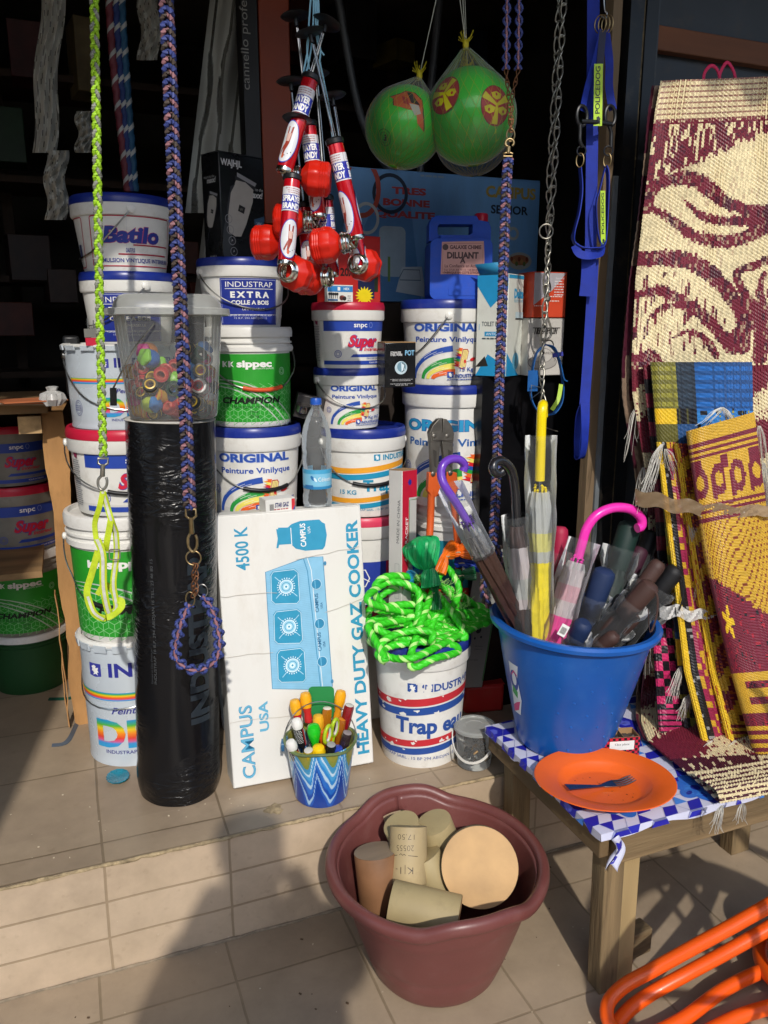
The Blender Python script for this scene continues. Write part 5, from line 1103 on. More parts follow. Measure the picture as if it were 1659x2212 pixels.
# --- small clear bucket of hardware
sb0 = atz(1022, 1674, FZ); sb = T('clear_bucket', 'small clear lidded bucket of metal fittings between scuffed bucket and bench', 'bucket', (sb0.x + .03, sb0.y + .052, FZ), R(-30))
g = G(); g.lathe([(0, .003), (.046, .003), (.049, .006), (.058, .125)], CLR, 44); g.build('body', sb); g = G()
g.lathe([(.059, .118), (.063, .119), (.063, .127), (.058, .131), (.052, .130), (.05, .127), (.03, .128), (.028, .126), (0, .126)], LIDC, 44); g.build('lid', sb)
pts = [Mx.Rotation(R(-8), 3, 'Z') @ V((-.064 * cos(pi * i / 20), -.072 * sin(pi * i / 20) ** .7, .112 - .068 * sin(pi * i / 20))) for i in range(21)]
G().ribbon(pts, .007, mat('white_strap', 'd8d5cc', .45), (0, 0, 1), .003).build('bail_handle', sb)
fit = G(); rnd = random.Random(3)
for i in range(26):
    a_ = rnd.uniform(0, 6.28); q_ = .04 * sqrt(rnd.random()); fit.lathe([(.003, -.008), (.0055, -.008), (.0055, .008), (.003, .008)], [mat('iron_fit', '4c4a46', .4, .8), mat('brass_fit', '8a6a3a', .35, .9), mat('dark_fit', '24262a', .5)][i % 3], 8, Mx.Translation((q_ * cos(a_), q_ * sin(a_), .012 + .055 * rnd.random())) @ Mx.Rotation(rnd.uniform(0, 3), 4, 'X') @ Mx.Rotation(rnd.uniform(0, 3), 4, 'Y'))
ft = fit.build('metal_fittings', loc=(sb0.x + .03, sb0.y + .052, FZ)); tag(ft, 'jumble of iron and brass fittings inside the small clear bucket', 'fittings'); ft['kind'] = 'stuff'
# --- bench with patterned oilcloth
TZ = .47; WDB = mat('bench_timber', '7f6b4c', .82, var=.5, vs=22, bump=.9, bs=90, stretch=(1, 1, .07), dirt=.65, dirtcol='3d3020')
WDH = mat('bench_timber_long', '7a6648', .82, var=.5, vs=22, bump=.9, bs=90, stretch=(.07, 1, 1), dirt=.65, dirtcol='3d3020'); WDY = mat('bench_timber_deep', '6f5a3c', .8, var=.35, vs=9, bump=.5, bs=60, stretch=(1, .12, 1), dirt=.4)
bx0, by0, bx1, by1 = 1.035, 1.295, 2.35, 1.825
be_ = T('bench', 'low rough timber bench under a blue patterned oilcloth', 'bench', (bx0 + .3, by0 + .2, 0))
P(G().box(((bx0 + bx1) / 2 + .02, by0 + .014, TZ - .05), (bx1 - bx0 - .04, .026, .085), WDH), 'front_rail', be_, bevel=.003)
P(G().box((bx0 + .014, (by0 + by1) / 2, TZ - .038), (.026, by1 - by0 - .01, .06), WDY), 'side_rail', be_, bevel=.003)
P(G().box(((bx0 + bx1) / 2, (by0 + by1) / 2, TZ - .012), (bx1 - bx0, by1 - by0, .02), WDH), 'top_boards', be_)
for n_, (x_, y_, sx, sy, tl) in enumerate(((bx0 + .062, by0 + .05, .058, .05, .0), (bx0 + .07, by1 - .05, .06, .05, 0), (1.80, by0 + .34, .07, .05, 0), (2.25, by0 + .06, .06, .05, 0))):
    P(G().bar((x_ + .012, y_, 0), (x_, y_, TZ - .024), sx, sy, WDB, V((0, 1, 0))), 'leg', be_, bevel=.003)
P(G().bar((bx0 + .116, by0 + .045, 0), (bx0 + .112, by0 + .045, TZ - .1), .045, .042, mat('bench_timber_pale', 'a18a60', .8, var=.35, vs=9, bump=.5, stretch=(1, 1, .12)), V((0, 1, 0))), 'leg_batten', be_, bevel=.002)
P(G().box((bx0 + .18, by0 + .10, .045), (.13, .045, .07), WDH, Mx.Rotation(.1, 3, 'Z')), 'foot_block', be_, bevel=.003)
cw, cd_ = bx1 - bx0 + .012, by1 - by0 + .008; OIL = mat('oilcloth', 'c9cbe0', .32, var=.06, bump=.08, bs=9)
cl = T('tablecloth', 'oilcloth with white and royal blue hexagon and flower pattern covering the bench', 'tablecloth', (bx0 - .006, by0 - .004, TZ))
g = G(); g.grid(lambda u, v: (cw * u, cd_ * v, .0022 + .0012 * sin(u * 60) * sin(v * 23)), 60, 30, OIL)
def droop(n_, A_, B_, dz):
    g.grid(lambda u, v: V(A_).lerp(V(B_), u) + V((0, 0, .0022)) - V((-.001 * v if A_[0] == B_[0] == 0 else 0, .003 * v if A_[1] == B_[1] else 0, dz * v * (1 + .5 * sin(u * 37) * sin(u * 11)))), n_, 3, OIL)
droop(60, (0, 0, 0), (cw, 0, 0), .016); droop(30, (0, 0, 0), (0, cd_, 0), .018); g.build('sheet', cl)
a = Art(); S3 = sqrt(3); hs = .036; NAVY, SKY_ = '2326a0', '3f7fd0'; a.k += 1
a.hold = True
for i in range(-1, 24):
    for j in range(-1, 18):
        x_, y_ = i * hs * 1.5, j * hs * S3 + (hs * S3 / 2 if i % 2 else 0)
        a.line([(x_ + hs * cos(pi / 3 * k), y_ + hs * sin(pi / 3 * k)) for k in range(6)], .0016, '9aa0c8', True)
a.k += 1
for i in range(-1, 26):
    for j in range(-1, 19):
        x_, y_ = i * hs * 1.5, j * hs * S3 + (hs * S3 / 2 if i % 2 else 0); h_ = (i * 7 + j * 13 + i * j) % 11; q_ = lambda k, s=1: (x_ + hs * s * cos(pi / 3 * k), y_ + hs * s * sin(pi / 3 * k))
        if (i + 2 * j) % 6 == 0 and h_ % 2 == 0 or (i % 6 == 2 and j % 3 == 1): continue
        if h_ in (0, 3, 7): a.poly([q_(0), q_(1), (x_, y_)], NAVY); a.poly([q_(3), q_(4), (x_, y_)], NAVY)
        elif h_ in (1, 6, 10): a.poly([q_(1), q_(2), q_(3), (x_, y_)], NAVY)
        elif h_ in (2, 8): a.poly([q_(4), q_(5), q_(0), (x_, y_)], NAVY); a.poly([q_(2, .95), q_(3, .95), (x_, y_)], SKY_)
        elif h_ in (4, 5): a.poly([q_(k, .97) for k in range(6)], NAVY); a.poly([q_(k, .5) for k in range(6)], '5560c8')
        elif h_ == 9: a.poly([q_(0), q_(1), q_(2), (x_, y_)], NAVY)
a.k += 1
for (x_, y_) in ((.10, .40), (.115, .085), (.30, .33), (.33, .07), (.52, .1), (.22, .50), (.55, .42), (.8, .2), (.02, .22)):
    for k in range(6): t_ = k * pi / 3 + .4; a.ell(x_ + .032 * cos(t_), y_ + .032 * sin(t_), .026, .021, '2f6cc8', 18, t_)
    a.ell(x_, y_, .034, .034, '3f82d8', 20)
    for k in range(6): t_ = k * pi / 3 + .4; a.ell(x_ + .033 * cos(t_), y_ + .033 * sin(t_), .011, .006, '1c2a90', 10, t_)
    a.k += 1; a.ell(x_, y_, .012, .012, '1a2488', 14); a.k -= 1
a.hold = False
a.mesh('printed_pattern', lambda x, y, d: V((x, y, .0022 + .0012 * sin(x / cw * 60) * sin(y / cd_ * 23) + d)) if x >= -1e-5 and y >= -1e-5 else V((x if x > 0 else -.0025 - d, y if y > 0 else -.0045 - d, .0022 + min(x, 0) + min(y, 0))), cl, box=(-.017, -.015, cw, cd_), step=.0002, base=.0006, du=.02, dv=.02)
g = G(); tn = at(1300, 1820, by0 - .012)     # torn corner hanging down
g.grid(lambda u, v: V((bx0 + .018 + .03 * u + .012 * sin(v * 5), by0 - .012 - .006 * sin(u * 5 + v * 3), TZ - .012 - .075 * v + .012 * sin(u * 4))), 8, 10, OIL); tn_ = P(g, 'torn_corner', cl, solid=.0008)
a = Art(); [a.poly([(.002 + .01 * k, .01 + .02 * j), (.012 + .008 * k, .012 + .02 * j), (.014 + .008 * k, .026 + .02 * j), (.003 + .01 * k, .03 + .02 * j)], NAVY) for k in range(2) for j in range(3)]
o_ = a.mesh('torn_pattern', lambda x, y, d: V((bx0 + .018 + x + .012 * sin((1 - y / .075) * 5), by0 - .014 - .006 * sin(x / .03 * 5 + (1 - y / .075) * 3) - d, TZ - .087 + y)), cl); o_.matrix_parent_inverse = Mx.Translation(cl.location).inverted()
# --- orange platter, fork, nail box
pm = (atz(1145, 1680, .487) + atz(1445, 1690, .487)) / 2; OP = mat('orange_plastic', 'e0601c', .34, var=.1, vs=6, dirt=.12, dirtcol='9a3f14')
pl = T('plate', 'shallow orange plastic plate at the corner of the bench', 'plate', (pm.x + .0, pm.y - .02, TZ + .005), -YAW); pl.scale = (1.02, .86, 1)
g = G(); g.lathe([(0, .0), (.082, 0), (.092, .002), (.108, .018), (.115, .023), (.157, .031), (.165, .0315), (.167, .03), (.163, .029), (.117, .02), (.109, .014), (.095, -.001), (0, -.002)], OP, 72); g.build('dish', pl)
a = Art(); rnd = random.Random(4); a.k += 1; a.hold = True
for i in range(26):
    t_ = rnd.uniform(0, 6.28); q_ = .075 * sqrt(rnd.random()); r_ = rnd.uniform(.0008, .0022); a.ell(q_ * cos(t_), q_ * sin(t_), r_, r_ * rnd.uniform(.4, 1), '3a1a10', 7, t_)
a.mesh('crumbs', lambda x, y, d: V((x, y, .0008 + d)), pl)
f0, f1 = at(1205, 1716, pm.y - .03), at(1385, 1684, pm.y + .005)
fk = T('fork', 'steel fork lying across the orange plate', 'fork', (pm.x - .012, pm.y - .018, TZ + .007), rot=(0, 0, R(-4))); fk.scale = (1.2, 1.2, 1.2)
FS = mat('fork_steel', '8f8d8a', .25, 1, var=.2); g = G()
def fz(x): return .006 + .012 * abs(min(0, x)) / .075 + (.004 * (x - .03) / .06 if x > .03 else 0)
n = 24; pts = [(-.075 + .11 * i / n, 0, fz(-.075 + .11 * i / n)) for i in range(n + 1)]; vs = []; fs = []
for i, p_ in enumerate(pts):
    w_ = .0105 - .0068 * min(1, i / 16) if i < 18 else .0037 + .008 * ((i - 18) / 6) ** .7
    for s_, d_ in ((-1, 0), (1, 0), (1, -.0016), (-1, -.0016)): vs.append((p_[0], s_ * w_, p_[2] + d_))
for i in range(n):
    for q_ in range(4): r_ = (q_ + 1) % 4; fs.append((i * 4 + q_, i * 4 + r_, i * 4 + 4 + r_, i * 4 + 4 + q_))
fs += [(3, 2, 1, 0), (n * 4, n * 4 + 1, n * 4 + 2, n * 4 + 3)]; g.add(vs, fs, FS)
for k in range(4):
    y_ = -.0096 + .0064 * k; g.tube(cr([(.034, y_, fz(.034) - .0008), (.055, y_, fz(.055) - .004), (.08, y_, fz(.08) + .001)], 5), [.0021] * 8 + [.0019, .0016, .001], FS, 6, flat=(1, .8))
g.build('fork_body', fk, smooth=50)
nb0 = atz(1338, 1636, TZ); CK = mat('red_check', 'c01f38', .5)
def lab_nail(a, w_, h_):
    a.k += 1; a.hold = True; s_ = .0078
    for i in range(20):
        for j in range(9):
            if (i + j) % 2: a.rect(i * s_, j * s_, i * s_ + s_, j * s_ + s_, '1a1416')
    a.hold = False
    if w_ > .06: a.rect(w_ * .16, h_ * .36, w_ * .85, h_ * .82, 'e4e2dc'); a.text('Tête plate', w_ * .5, h_ * .60, .0062, '3a3a3c', w=w_ * .42)
nb = T('nail_box', 'small open red and black chequered box labelled with white sticker, between plate and blue tub', 'box', (nb0.x + .006, nb0.y + .018, TZ + .004), R(-14)); g = G(); w_, d_, h_ = .098, .046, .056
for c_, s_ in (((0, -d_ / 2, h_ / 2), (w_, .0015, h_)), ((0, d_ / 2, h_ / 2), (w_, .0015, h_ * 1.06)), ((-w_ / 2, 0, h_ / 2), (.0015, d_, h_)), ((w_ / 2, 0, h_ / 2), (.0015, d_, h_ * .96)), ((0, 0, .001), (w_, d_, .0015)), ((.008, 0, h_ / 2), (.0012, d_, h_ * .9))): g.box(c_, s_, CARD)
g.build('box', nb); a = Art(); a.rect(0, 0, w_, h_, 'c01f38'); lab_nail(a, w_, h_); a.mesh('printed_face', face((-w_ / 2, -d_ / 2 - .0008, 0), (1, 0, 0), (0, 0, 1)), nb, box=(0, 0, w_, h_))
a = Art(); a.rect(0, 0, d_, h_, 'c01f38'); lab_nail(a, d_, h_); a.mesh('printed_face', face((w_ / 2 + .0008, -d_ / 2, 0), (0, 1, 0), (0, 0, 1)), nb, box=(0, 0, d_, h_))
g = G(); rnd = random.Random(9)
g.grid(lambda u, v: (-w_ / 2 + w_ * u, -d_ / 2 + d_ * v, h_ * .72 + .008 * NZ.noise(V((u * 9, v * 7, 2)))), 24, 14, mat('grey_nails', '57504a', .5, .5, var=.5, vs=90)); g.build('contents', nb)
# ================================================================ ropes, tools behind, blue tub with umbrellas, hose
def rope3(n=3): return lambda a: .80 + .26 * abs(cos(n * a / 2)) ** .8
# --- green rope heaped on the scuffed bucket
RG, RG2 = mat('green_rope', '3fd02a', .38, var=.15, vs=30, bump=.3, bs=400), mat('green_rope_pale', 'b8f08a', .4)
rnd = random.Random(21)
loops = [(880, 1400, 84, 24, 0, 1.99), (905, 1380, 104, 34, 6, 2.0), (990, 1392, 88, 40, 14, 2.03), (868, 1335, 74, 66, -28, 2.04), (860, 1372, 66, 40, 10, 2.0), (905, 1300, 96, 52, 18, 2.05), (975, 1335, 92, 54, 34, 2.06), (1015, 1358, 66, 56, 20, 2.07), (930, 1352, 118, 44, 12, 2.0), (1010, 1385, 70, 30, 24, 2.04), (850, 1330, 56, 76, 16, 2.0), (900, 1408, 92, 20, -4, 1.90), (935, 1290, 60, 44, -40, 2.07), (960, 1372, 90, 36, 16, 1.99), (880, 1392, 60, 30, -12, 1.91), (1035, 1372, 44, 44, 30, 2.05)]
pts = []
for k, (cx, cy, rx, ry, ro, Y) in enumerate(loops):
    n = 9; st = rnd.uniform(0, 2 * pi); dr = 1 if k % 2 else 1
    for i in range(n):
        t = st + dr * 2 * pi * i / n; e = rnd.uniform(.9, 1.08); ex, ey = rx * e * cos(t), ry * e * sin(t); c_, s_ = cos(R(ro)), sin(R(ro))
        p = at(cx + ex * c_ - ey * s_, cy + ex * s_ + ey * c_, Y + .035 * sin(t) * -1 + rnd.uniform(-.02, .03)); p.z = max(p.z, .706 if p.y > 1.93 else .64); pts.append(p)
pp_ = even(cr(pts, 7), .0055)
rp = T('rope_coil', 'heap of bright green twisted rope on top of the scuffed bucket', 'rope', pts[0])
g = G(); m2_share = .16; g.tube(pp_, .0108, RG, 15, prof=rope3(3), twist=2 * pi / .06, m2=RG2); m2_share = .34
o = P(g, 'rope', rp, smooth=75)
g = G()
for i in range(170):     # frayed fibres
    c = pp_[len(pp_) // 3 + rnd.randrange(-30, 30)]; a_ = V((rnd.uniform(-.05, .05), rnd.uniform(-.02, .0), rnd.uniform(-.015, .035))); g.tube([c, c + a_ * .5 + V((0, -.012, .004)), c + a_], .0005, RG2, 3, caps=False)
P(g, 'frayed_fibres', rp)['kind'] = 'stuff'
# --- bolt cutter
GRJ, ORH = mat('cast_steel', '77736c', .42, .75, var=.25, vs=30, bump=.15, bs=200), mat('orange_tube', 'cf5a26', .36, var=.12)
YB = 2.19; o0 = at(950, 1000, YB); bcu = T('bolt_cutter', 'grey jawed bolt cutter with orange handles leaning in front of the largest bucket', 'bolt cutter', at(958, 1250, YB))
def pq(l, Y=YB): return [at(x, y, Y) for x, y in l]
def plate(l, th, m, nm, par, Y=YB, bevel=.0015):
    o = at(*l[0], Y); ex = V((1, 0, 0)); W = [((q - o).x, (q - o).z) for q in pq(l, Y)]
    g = G().prism(W, th, m, Mx.Translation(o) @ Mx.Rotation(R(90), 4, 'X')); return P(g, nm, par, bevel=bevel)
plate([(944, 905), (952, 903), (953, 932), (951, 952), (928, 955), (925, 935), (932, 918)], .022, GRJ, 'jaw', bcu); plate([(954, 903), (962, 905), (972, 918), (978, 936), (976, 955), (952, 952), (954, 930)], .022, GRJ, 'jaw', bcu)
plate([(928, 953), (950, 951), (946, 985), (943, 1028), (930, 1028)], .018, GRJ, 'jaw_arm', bcu); plate([(952, 951), (976, 953), (975, 1028), (962, 1028), (956, 985)], .018, GRJ, 'jaw_arm', bcu)
for (x0, x1, y0, y1) in ((933, 940, 970, 1010), (965, 972, 970, 1010)): plate([(x0, y0), (x1, y0 + 4), (x1, y1), (x0 + 2, y1 - 4)], .0205, mat('cast_dark', '4d4a46', .5, .6), 'recess', bcu, bevel=0)
plate([(930, 932), (975, 932), (975, 950), (930, 950)], .027, GRJ, 'side_plate', bcu)
for x, y in ((938, 942), (966, 942), (936, 1024), (973, 1022)): p = at(x, y, YB - .012); P(G().lathe([(0, -.003), (.0075, -.003), (.0075, .001), (.0045, .003), (0, .003)], GRJ, 16, axis(p, p + V((0, -1, 0)))), 'bolt', bcu)
plate([(924, 1020), (945, 1020), (958, 1050), (956, 1062), (930, 1072), (922, 1060)], .020, ORH, 'handle_clamp', bcu); plate([(962, 1018), (984, 1020), (986, 1060), (972, 1072), (962, 1060)], .020, ORH, 'handle_clamp', bcu)
P(G().tube(cr([at(932, 1055, YB), at(930, 1120, YB), at(926, 1200, YB - .02), at(924, 1300, YB - .03)], 6), .0115, ORH, 14), 'handle', bcu)
P(G().tube(cr([at(976, 1055, YB), at(984, 1120, YB), at(990, 1200, YB - .02), at(992, 1300, YB - .03)], 6), .0115, ORH, 14), 'handle', bcu)
# --- skeins of cord
def skein(label, a_, tie, b_, c1, ra=.03, rb=.024, Y=2.1):
    m_ = mat('cord_' + c1, c1, .4, var=.25, vs=60); A_, T_, B_ = at(*a_, Y + .03), at(*tie, Y), at(*b_, Y - .015); o = T('cord_skein', label, 'cord skein', T_, group='cord skeins above the green rope')
    path = cr([A_, A_.lerp(T_, .5), T_, T_.lerp(B_, .5), B_], 7); n = len(path); rr = []
    for i in range(n):
        t = i / (n - 1); rr.append(ra * (1 - .05 * cos(t * 9)) * (sin(min(1, t * 7) * pi / 2)) * (1 - .62 * min(1, t / .5) ** 2) + .003 if t <= .5 else .011 + (rb - .011) * sin((t - .5) * pi) ** .7 * (1 if t < .98 else .3))
    g = G(); g.tube(path, rr, m_, 84, prof=lambda a: 1 + .07 * cos(21 * a) + .05 * cos(13 * a + 1), twist=9, flat=(1, .7)); P(g, 'cords', o)
    P(G().tube([T_ + V((.0125 * cos(t), -.010 * sin(t), .002 * cos(3 * t))) for t in [2 * pi * i / 20 for i in range(20)]], .0018, mat('cord_tie', 'b8a888', .6), 6, closed=True), 'tie', o)
skein('light blue cord skein at the left end of the skeins', (905, 1228), (898, 1240), (882, 1248), '2f9ad0', .02, .02, 2.09)
skein('royal blue cord skein behind the green tassel', (915, 1205), (895, 1215), (888, 1222), '1c48b0', .022, .018, 2.12)
skein('large emerald green tassel of cord in the middle of the skeins', (902, 1160), (925, 1225), (932, 1268), '18a45c', .056, .030, 2.05)
skein('darker green tassel of cord hanging lowest over the rope', (935, 1250), (940, 1280), (942, 1318), '0c6a34', .02, .024, 2.04)
skein('orange cord skein just left of the right cutter handle', (985, 1180), (962, 1200), (950, 1240), 'e8741a', .026, .022, 2.10)
skein('orange cord skein spreading to the right behind the purple umbrella', (975, 1185), (992, 1192), (1046, 1178), 'ec6a14', .024, .040, 2.10)
skein('deep blue cord skein under the right orange skein', (985, 1212), (1000, 1215), (1045, 1220), '1636a0', .018, .024, 2.13)
skein('bottle green cord skein right of the cutter handle', (985, 1245), (1000, 1242), (1028, 1238), '0e5a30', .02, .02, 2.11)
# --- blue tub of umbrellas
YT = 1.685; bt0 = at(1216, 1590, YT); TB = mat('blue_tub', '1455a4', .3, var=.12, vs=6, dirt=.12, dirtcol='4f86c4')
tz1 = at(1248, 1332, YT).z; TH = tz1 - TZ - .003; tr_b, tr_t = .124, .218; tbo = V((bt0.x, YT, TZ + .003))
tubb = T('plastic_tub', 'big blue plastic tub on the bench filled with umbrellas', 'tub', tbo, rot=(0, R(2.2), R(-30)))
g = G(); g.lathe([(0, .003), (tr_b * .93, .003), (tr_b * .96, 0), (tr_b, .005)] + [(tr_b + (tr_t - .012 - tr_b) * (k / 10) ** .9, .005 + (TH - .01) * k / 10) for k in range(1, 11)], TB, 80)
for j in range(8):
    for i in range(14):
        a_ = 2 * pi * (i + .5 * (j % 2)) / 14; z = .04 + (TH - .09) * j / 7; q_ = tr_b + (tr_t - .012 - tr_b) * (z / TH) ** .9 - .0006
        if -.3 < sin(a_) < .95 and cos(a_) > -.3: g.lathe([(.0042, 0), (.003, .0016), (0, .002)], TB, 8, axis(V((q_ * sin(a_), -q_ * cos(a_), z)), V((2 * q_ * sin(a_), -2 * q_ * cos(a_), z))))
g.build('body', tubb, solid=.0)
g = G(); g.lathe([(tr_t - .018, TH - .018), (tr_t - .006, TH - .018), (tr_t + .004, TH - .012), (tr_t + .006, TH - .002), (tr_t, TH + .005), (tr_t - .012, TH + .004), (tr_t - .018, TH - .004), (tr_t - .018, TH - .018)], TB, 80, fn=lambda a_, p_: 1 + .004 * cos(3 * a_)); g.build('rim', tubb)
a = Art(); a.poly([(-.03, 0), (.0, .002), (.012, .05), (.004, .11), (.012, .15), (-.03, .15)], 'd8dde6'); a.ell(-.012, .10, .018, .03, '1f3f9a'); a.ell(-.010, .105, .010, .018, 'd8dde6'); a.poly([(-.03, .0), (-.005, .015), (.006, .045), (-.012, .035), (-.03, .02)], 'd03a7a'); a.poly([(-.026, .062), (-.004, .05), (.0, .07), (-.02, .085)], '2f9a4a'); a.line([(-.02, .115), (-.008, .13), (.004, .12)], .004, 'd03a7a')
def ft_(x, y, d): z = y + .1; q_ = tr_b + (tr_t - .012 - tr_b) * (z / TH) ** .9 + d + .0006; th = x / q_ - .95; return V((q_ * sin(th), -q_ * cos(th), z))
a.mesh('sticker', ft_, tubb, du=.008, dv=.02)
def hook(name, label, hpts, Y, hc, bpts, segs, rad, sleeve=None, tips=None, hr=.0115, grp='umbrellas in the blue tub', film=FILM):
    """hooked umbrella: handle points, then shaft from head to foot with coloured segments (t, material, radius)"""
    hp = [at(x, y, yy) for x, y, yy in hpts]; A_, B_ = at(*bpts[0]), at(*bpts[1]); o = T(name, label, 'umbrella', B_, group=grp)
    P(G().tube(even(cr(hp, 8), .006), hr, hc, 14), 'handle', o, smooth=60)
    L_2 = (B_ - A_).length; M_ = axis(A_, B_)
    P(G().lathe([(.004, -.03), (.004, L_2)], STEEL, 8, M_), 'shaft', o)
    for q in range(len(segs) - 1):
        (t0, m_, r0), (t1, _, r1) = segs[q], segs[q + 1]; n = 8
        P(G().lathe([(r0 + (r1 - r0) * i / n, L_2 * (t0 + (t1 - t0) * i / n)) for i in range(n + 1)], m_, 64, M_, fn=lambda a_, p_: 1 + .10 * cos(8 * a_ + p_[1] * 18) + .04 * cos(19 * a_ + p_[1] * 40)), 'canopy', o)
    if tips:
        for i in range(8):
            a_ = i * pi / 4; p = M_ @ V((.014 * cos(a_), .014 * sin(a_), L_2 * segs[0][0] - .004 - .006 * (i % 3))); q_ = M_ @ V((.017 * cos(a_), .017 * sin(a_), L_2 * segs[0][0] + .02)); g = G(); g.tube([q_, p], .0022, tips, 6); g.lathe([(0, -.0045), (.0045, 0), (0, .0045)], tips, 8, Mx.Translation(p)); P(g, 'rib_tip', o)
    if sleeve:
        t0, t1, r_ = sleeve; P(G().lathe([(r_ * (1.12 - .0 * k), L_2 * (t0 + (t1 - t0) * k / 14)) for k in range(15)], film, 36, M_, fn=lambda a_, p_: 1 + .07 * sin(3 * a_ + p_[1] * 22) + .05 * sin(7 * a_ - p_[1] * 41)), 'plastic_sleeve', o)
    return o
YEL, PNK, PUR, BLH = mat('yellow_handle', 'ecd008', .25, coat=.4, var=.04), mat('pink_handle', 'e830a8', .25, coat=.4, var=.04), mat('purple_handle', '6a3ab0', .22, coat=.5, var=.06), mat('black_handle', '1c1b1e', .22, coat=.5)
MLK, YC, PC, BRC, BRH = clear('milky_canopy', 'd8d8d4', .3, .5), mat('yellow_canopy', 'd8c41a', .35, var=.2, vs=30), mat('pink_canopy', 'd8388a', .4, var=.25, vs=30), mat('brown_canopy', '3a2420', .45, var=.4, vs=30), mat('brown_handle', '4a3028', .6, var=.1)
PCL = clear('pink_print', 'e8b8c0', .3, .55); WPR = clear('white_print', 'd8cccc', .3, .6)
hook('umbrella', 'yellow umbrella with upright yellow hook handle, tallest in the blue tub', [(1166, 1038, 1.70), (1168, 960, 1.70), (1170, 900, 1.70), (1172, 878, 1.705), (1173, 874, 1.735), (1173, 885, 1.755), (1173, 900, 1.76)], 1.7, YEL, ((1168, 1030, 1.70), (1160, 1420, 1.66)), [(.08, MLK, .021), (.16, MLK, .026), (.30, clear('yellow_print', 'e8e08a', .3, .6), .028), (.40, MLK, .028), (.46, YC, .028), (1, YC, .030)], .03, (-.22, .95, .034), mat('yellow_tip', 'e8cc10', .3), hr=.0125)
hook('umbrella', 'pink umbrella with bright pink hook handle arching right in the blue tub', [(1249, 1205, 1.66), (1258, 1172, 1.66), (1268, 1140, 1.66), (1290, 1112, 1.655), (1325, 1097, 1.65), (1362, 1100, 1.645), (1384, 1118, 1.645), (1386, 1136, 1.645), (1376, 1141, 1.645)], 1.66, PNK, ((1250, 1200, 1.66), (1188, 1410, 1.64)), [(.07, MLK, .019), (.14, WPR, .026), (.30, PCL, .029), (.46, WPR, .029), (.62, PC, .029), (1, PC, .027)], .03, (-.16, .9, .036), PNK, hr=.0125)
hook('umbrella', 'purple hook handled umbrella leaning left over the rope', [(1000, 1018, 1.72), (1003, 1004, 1.72), (990, 992, 1.715), (970, 993, 1.71), (956, 1006, 1.705), (953, 1028, 1.70), (962, 1052, 1.69), (985, 1086, 1.685), (1012, 1130, 1.68)], 1.7, PUR, ((1010, 1128, 1.68), (1122, 1352, 1.70)), [(.02, MLK, .015), (.10, mat('silver_band', 'a8a8ac', .25, .6, var=.3, vs=40), .020), (.27, BRC, .024), (.30, mat('brown_cloth', '40291f', .7), .0255), (.55, BRC, .025), (1, BRC, .026)], .03, (-.3, .28, .028), PUR, hr=.0105)
hook('umbrella', 'black hook handled umbrella with white and brown canopy in the blue tub', [(1086, 1018, 1.69), (1076, 1024, 1.69), (1066, 1016, 1.69), (1068, 1000, 1.695), (1084, 995, 1.70), (1104, 1014, 1.705), (1112, 1050, 1.71), (1115, 1095, 1.71), (1117, 1140, 1.71)], 1.7, BLH, ((1116, 1130, 1.71), (1142, 1400, 1.68)), [(.02, BRC, .017), (.10, BRC, .022), (.18, WPR, .026), (.42, MLK, .029), (.58, WPR, .029), (.66, BRC, .028), (1, BRC, .026)], .03, (-.06, .9, .034), None, hr=.0115)
def folding(label, a_, b_, m_, hl=.42, r_=.021, slv=1, strap=0, cone=1.0):
    A_, B_ = at(*a_), at(*b_); o = T('folding_umbrella', label, 'umbrella', B_, group='folding umbrellas in the blue tub'); L_2 = (B_ - A_).length; M_ = axis(A_, B_)
    P(G().lathe([(0, -.004), (r_ * .6, -.003), (r_ * .92, .004), (r_, .015), (r_ * .98, L_2 * hl * .7), (r_ * .86, L_2 * hl)], m_, 28, M_), 'handle', o)
    mc = mat(m_.name + '_cloth', tuple(c * .75 for c in m_.node_tree.nodes['Principled BSDF'].inputs['Base Color'].default_value[:3]), .6, var=.35, vs=25)
    P(G().lathe([(r_ * .8, L_2 * hl), (r_ * 1.15, L_2 * (hl + .06)), (r_ * 1.2, L_2 * .8), (r_ * .9, L_2)], mc, 48, M_, fn=lambda t_, p_: 1 + .09 * cos(7 * t_ + p_[1] * 20)), 'canopy', o)
    if slv: P(G().lathe([(r_ * (1.28 + .012 * (k % 3)) * (1 + .25 * (k < 2)), L_2 * (hl * .55 + (1 - hl * .55) * k / 9)) for k in range(10)], FILM, 26, M_, fn=lambda t_, p_: 1 + .10 * sin(3 * t_ + p_[1] * 30) + .06 * sin(8 * t_ - p_[1] * 50)), 'plastic_sleeve', o)
    if strap: p0 = M_ @ V((r_ * .9, 0, .012)); P(G().tube(cr([p0, p0 + V((.02, -.008, -.01)), p0 + V((.024, -.01, -.06)), p0 + V((.012, -.005, -.11)), p0 + V((.004, 0, -.05))], 6), .0026, m_, 6, flat=(1, .5)), 'wrist_strap', o)
    return o
FB, FK, FM, FG, FN, FR = mat('fold_brown', '46302a', .6), mat('fold_black', '121214', .6), mat('fold_maroon', '7a1430', .6), mat('fold_green', '122c26', .6), mat('fold_navy', '1a2c50', .6), mat('fold_red', 'a01c40', .55)
folding('brown handled folding umbrella pointing right, lowest of the folding ones', (1408, 1262, 1.52), (1262, 1420, 1.62), FB, .42, .0255, 1, 1)
folding('brown folding umbrella sunk in the tub under the lowest brown one', (1372, 1330, 1.55), (1272, 1432, 1.63), FB, .4, .02)
folding('black handled folding umbrella beside the brown one at the right rim', (1462, 1228, 1.58), (1330, 1400, 1.66), FK, .42, .024, 1, 1)
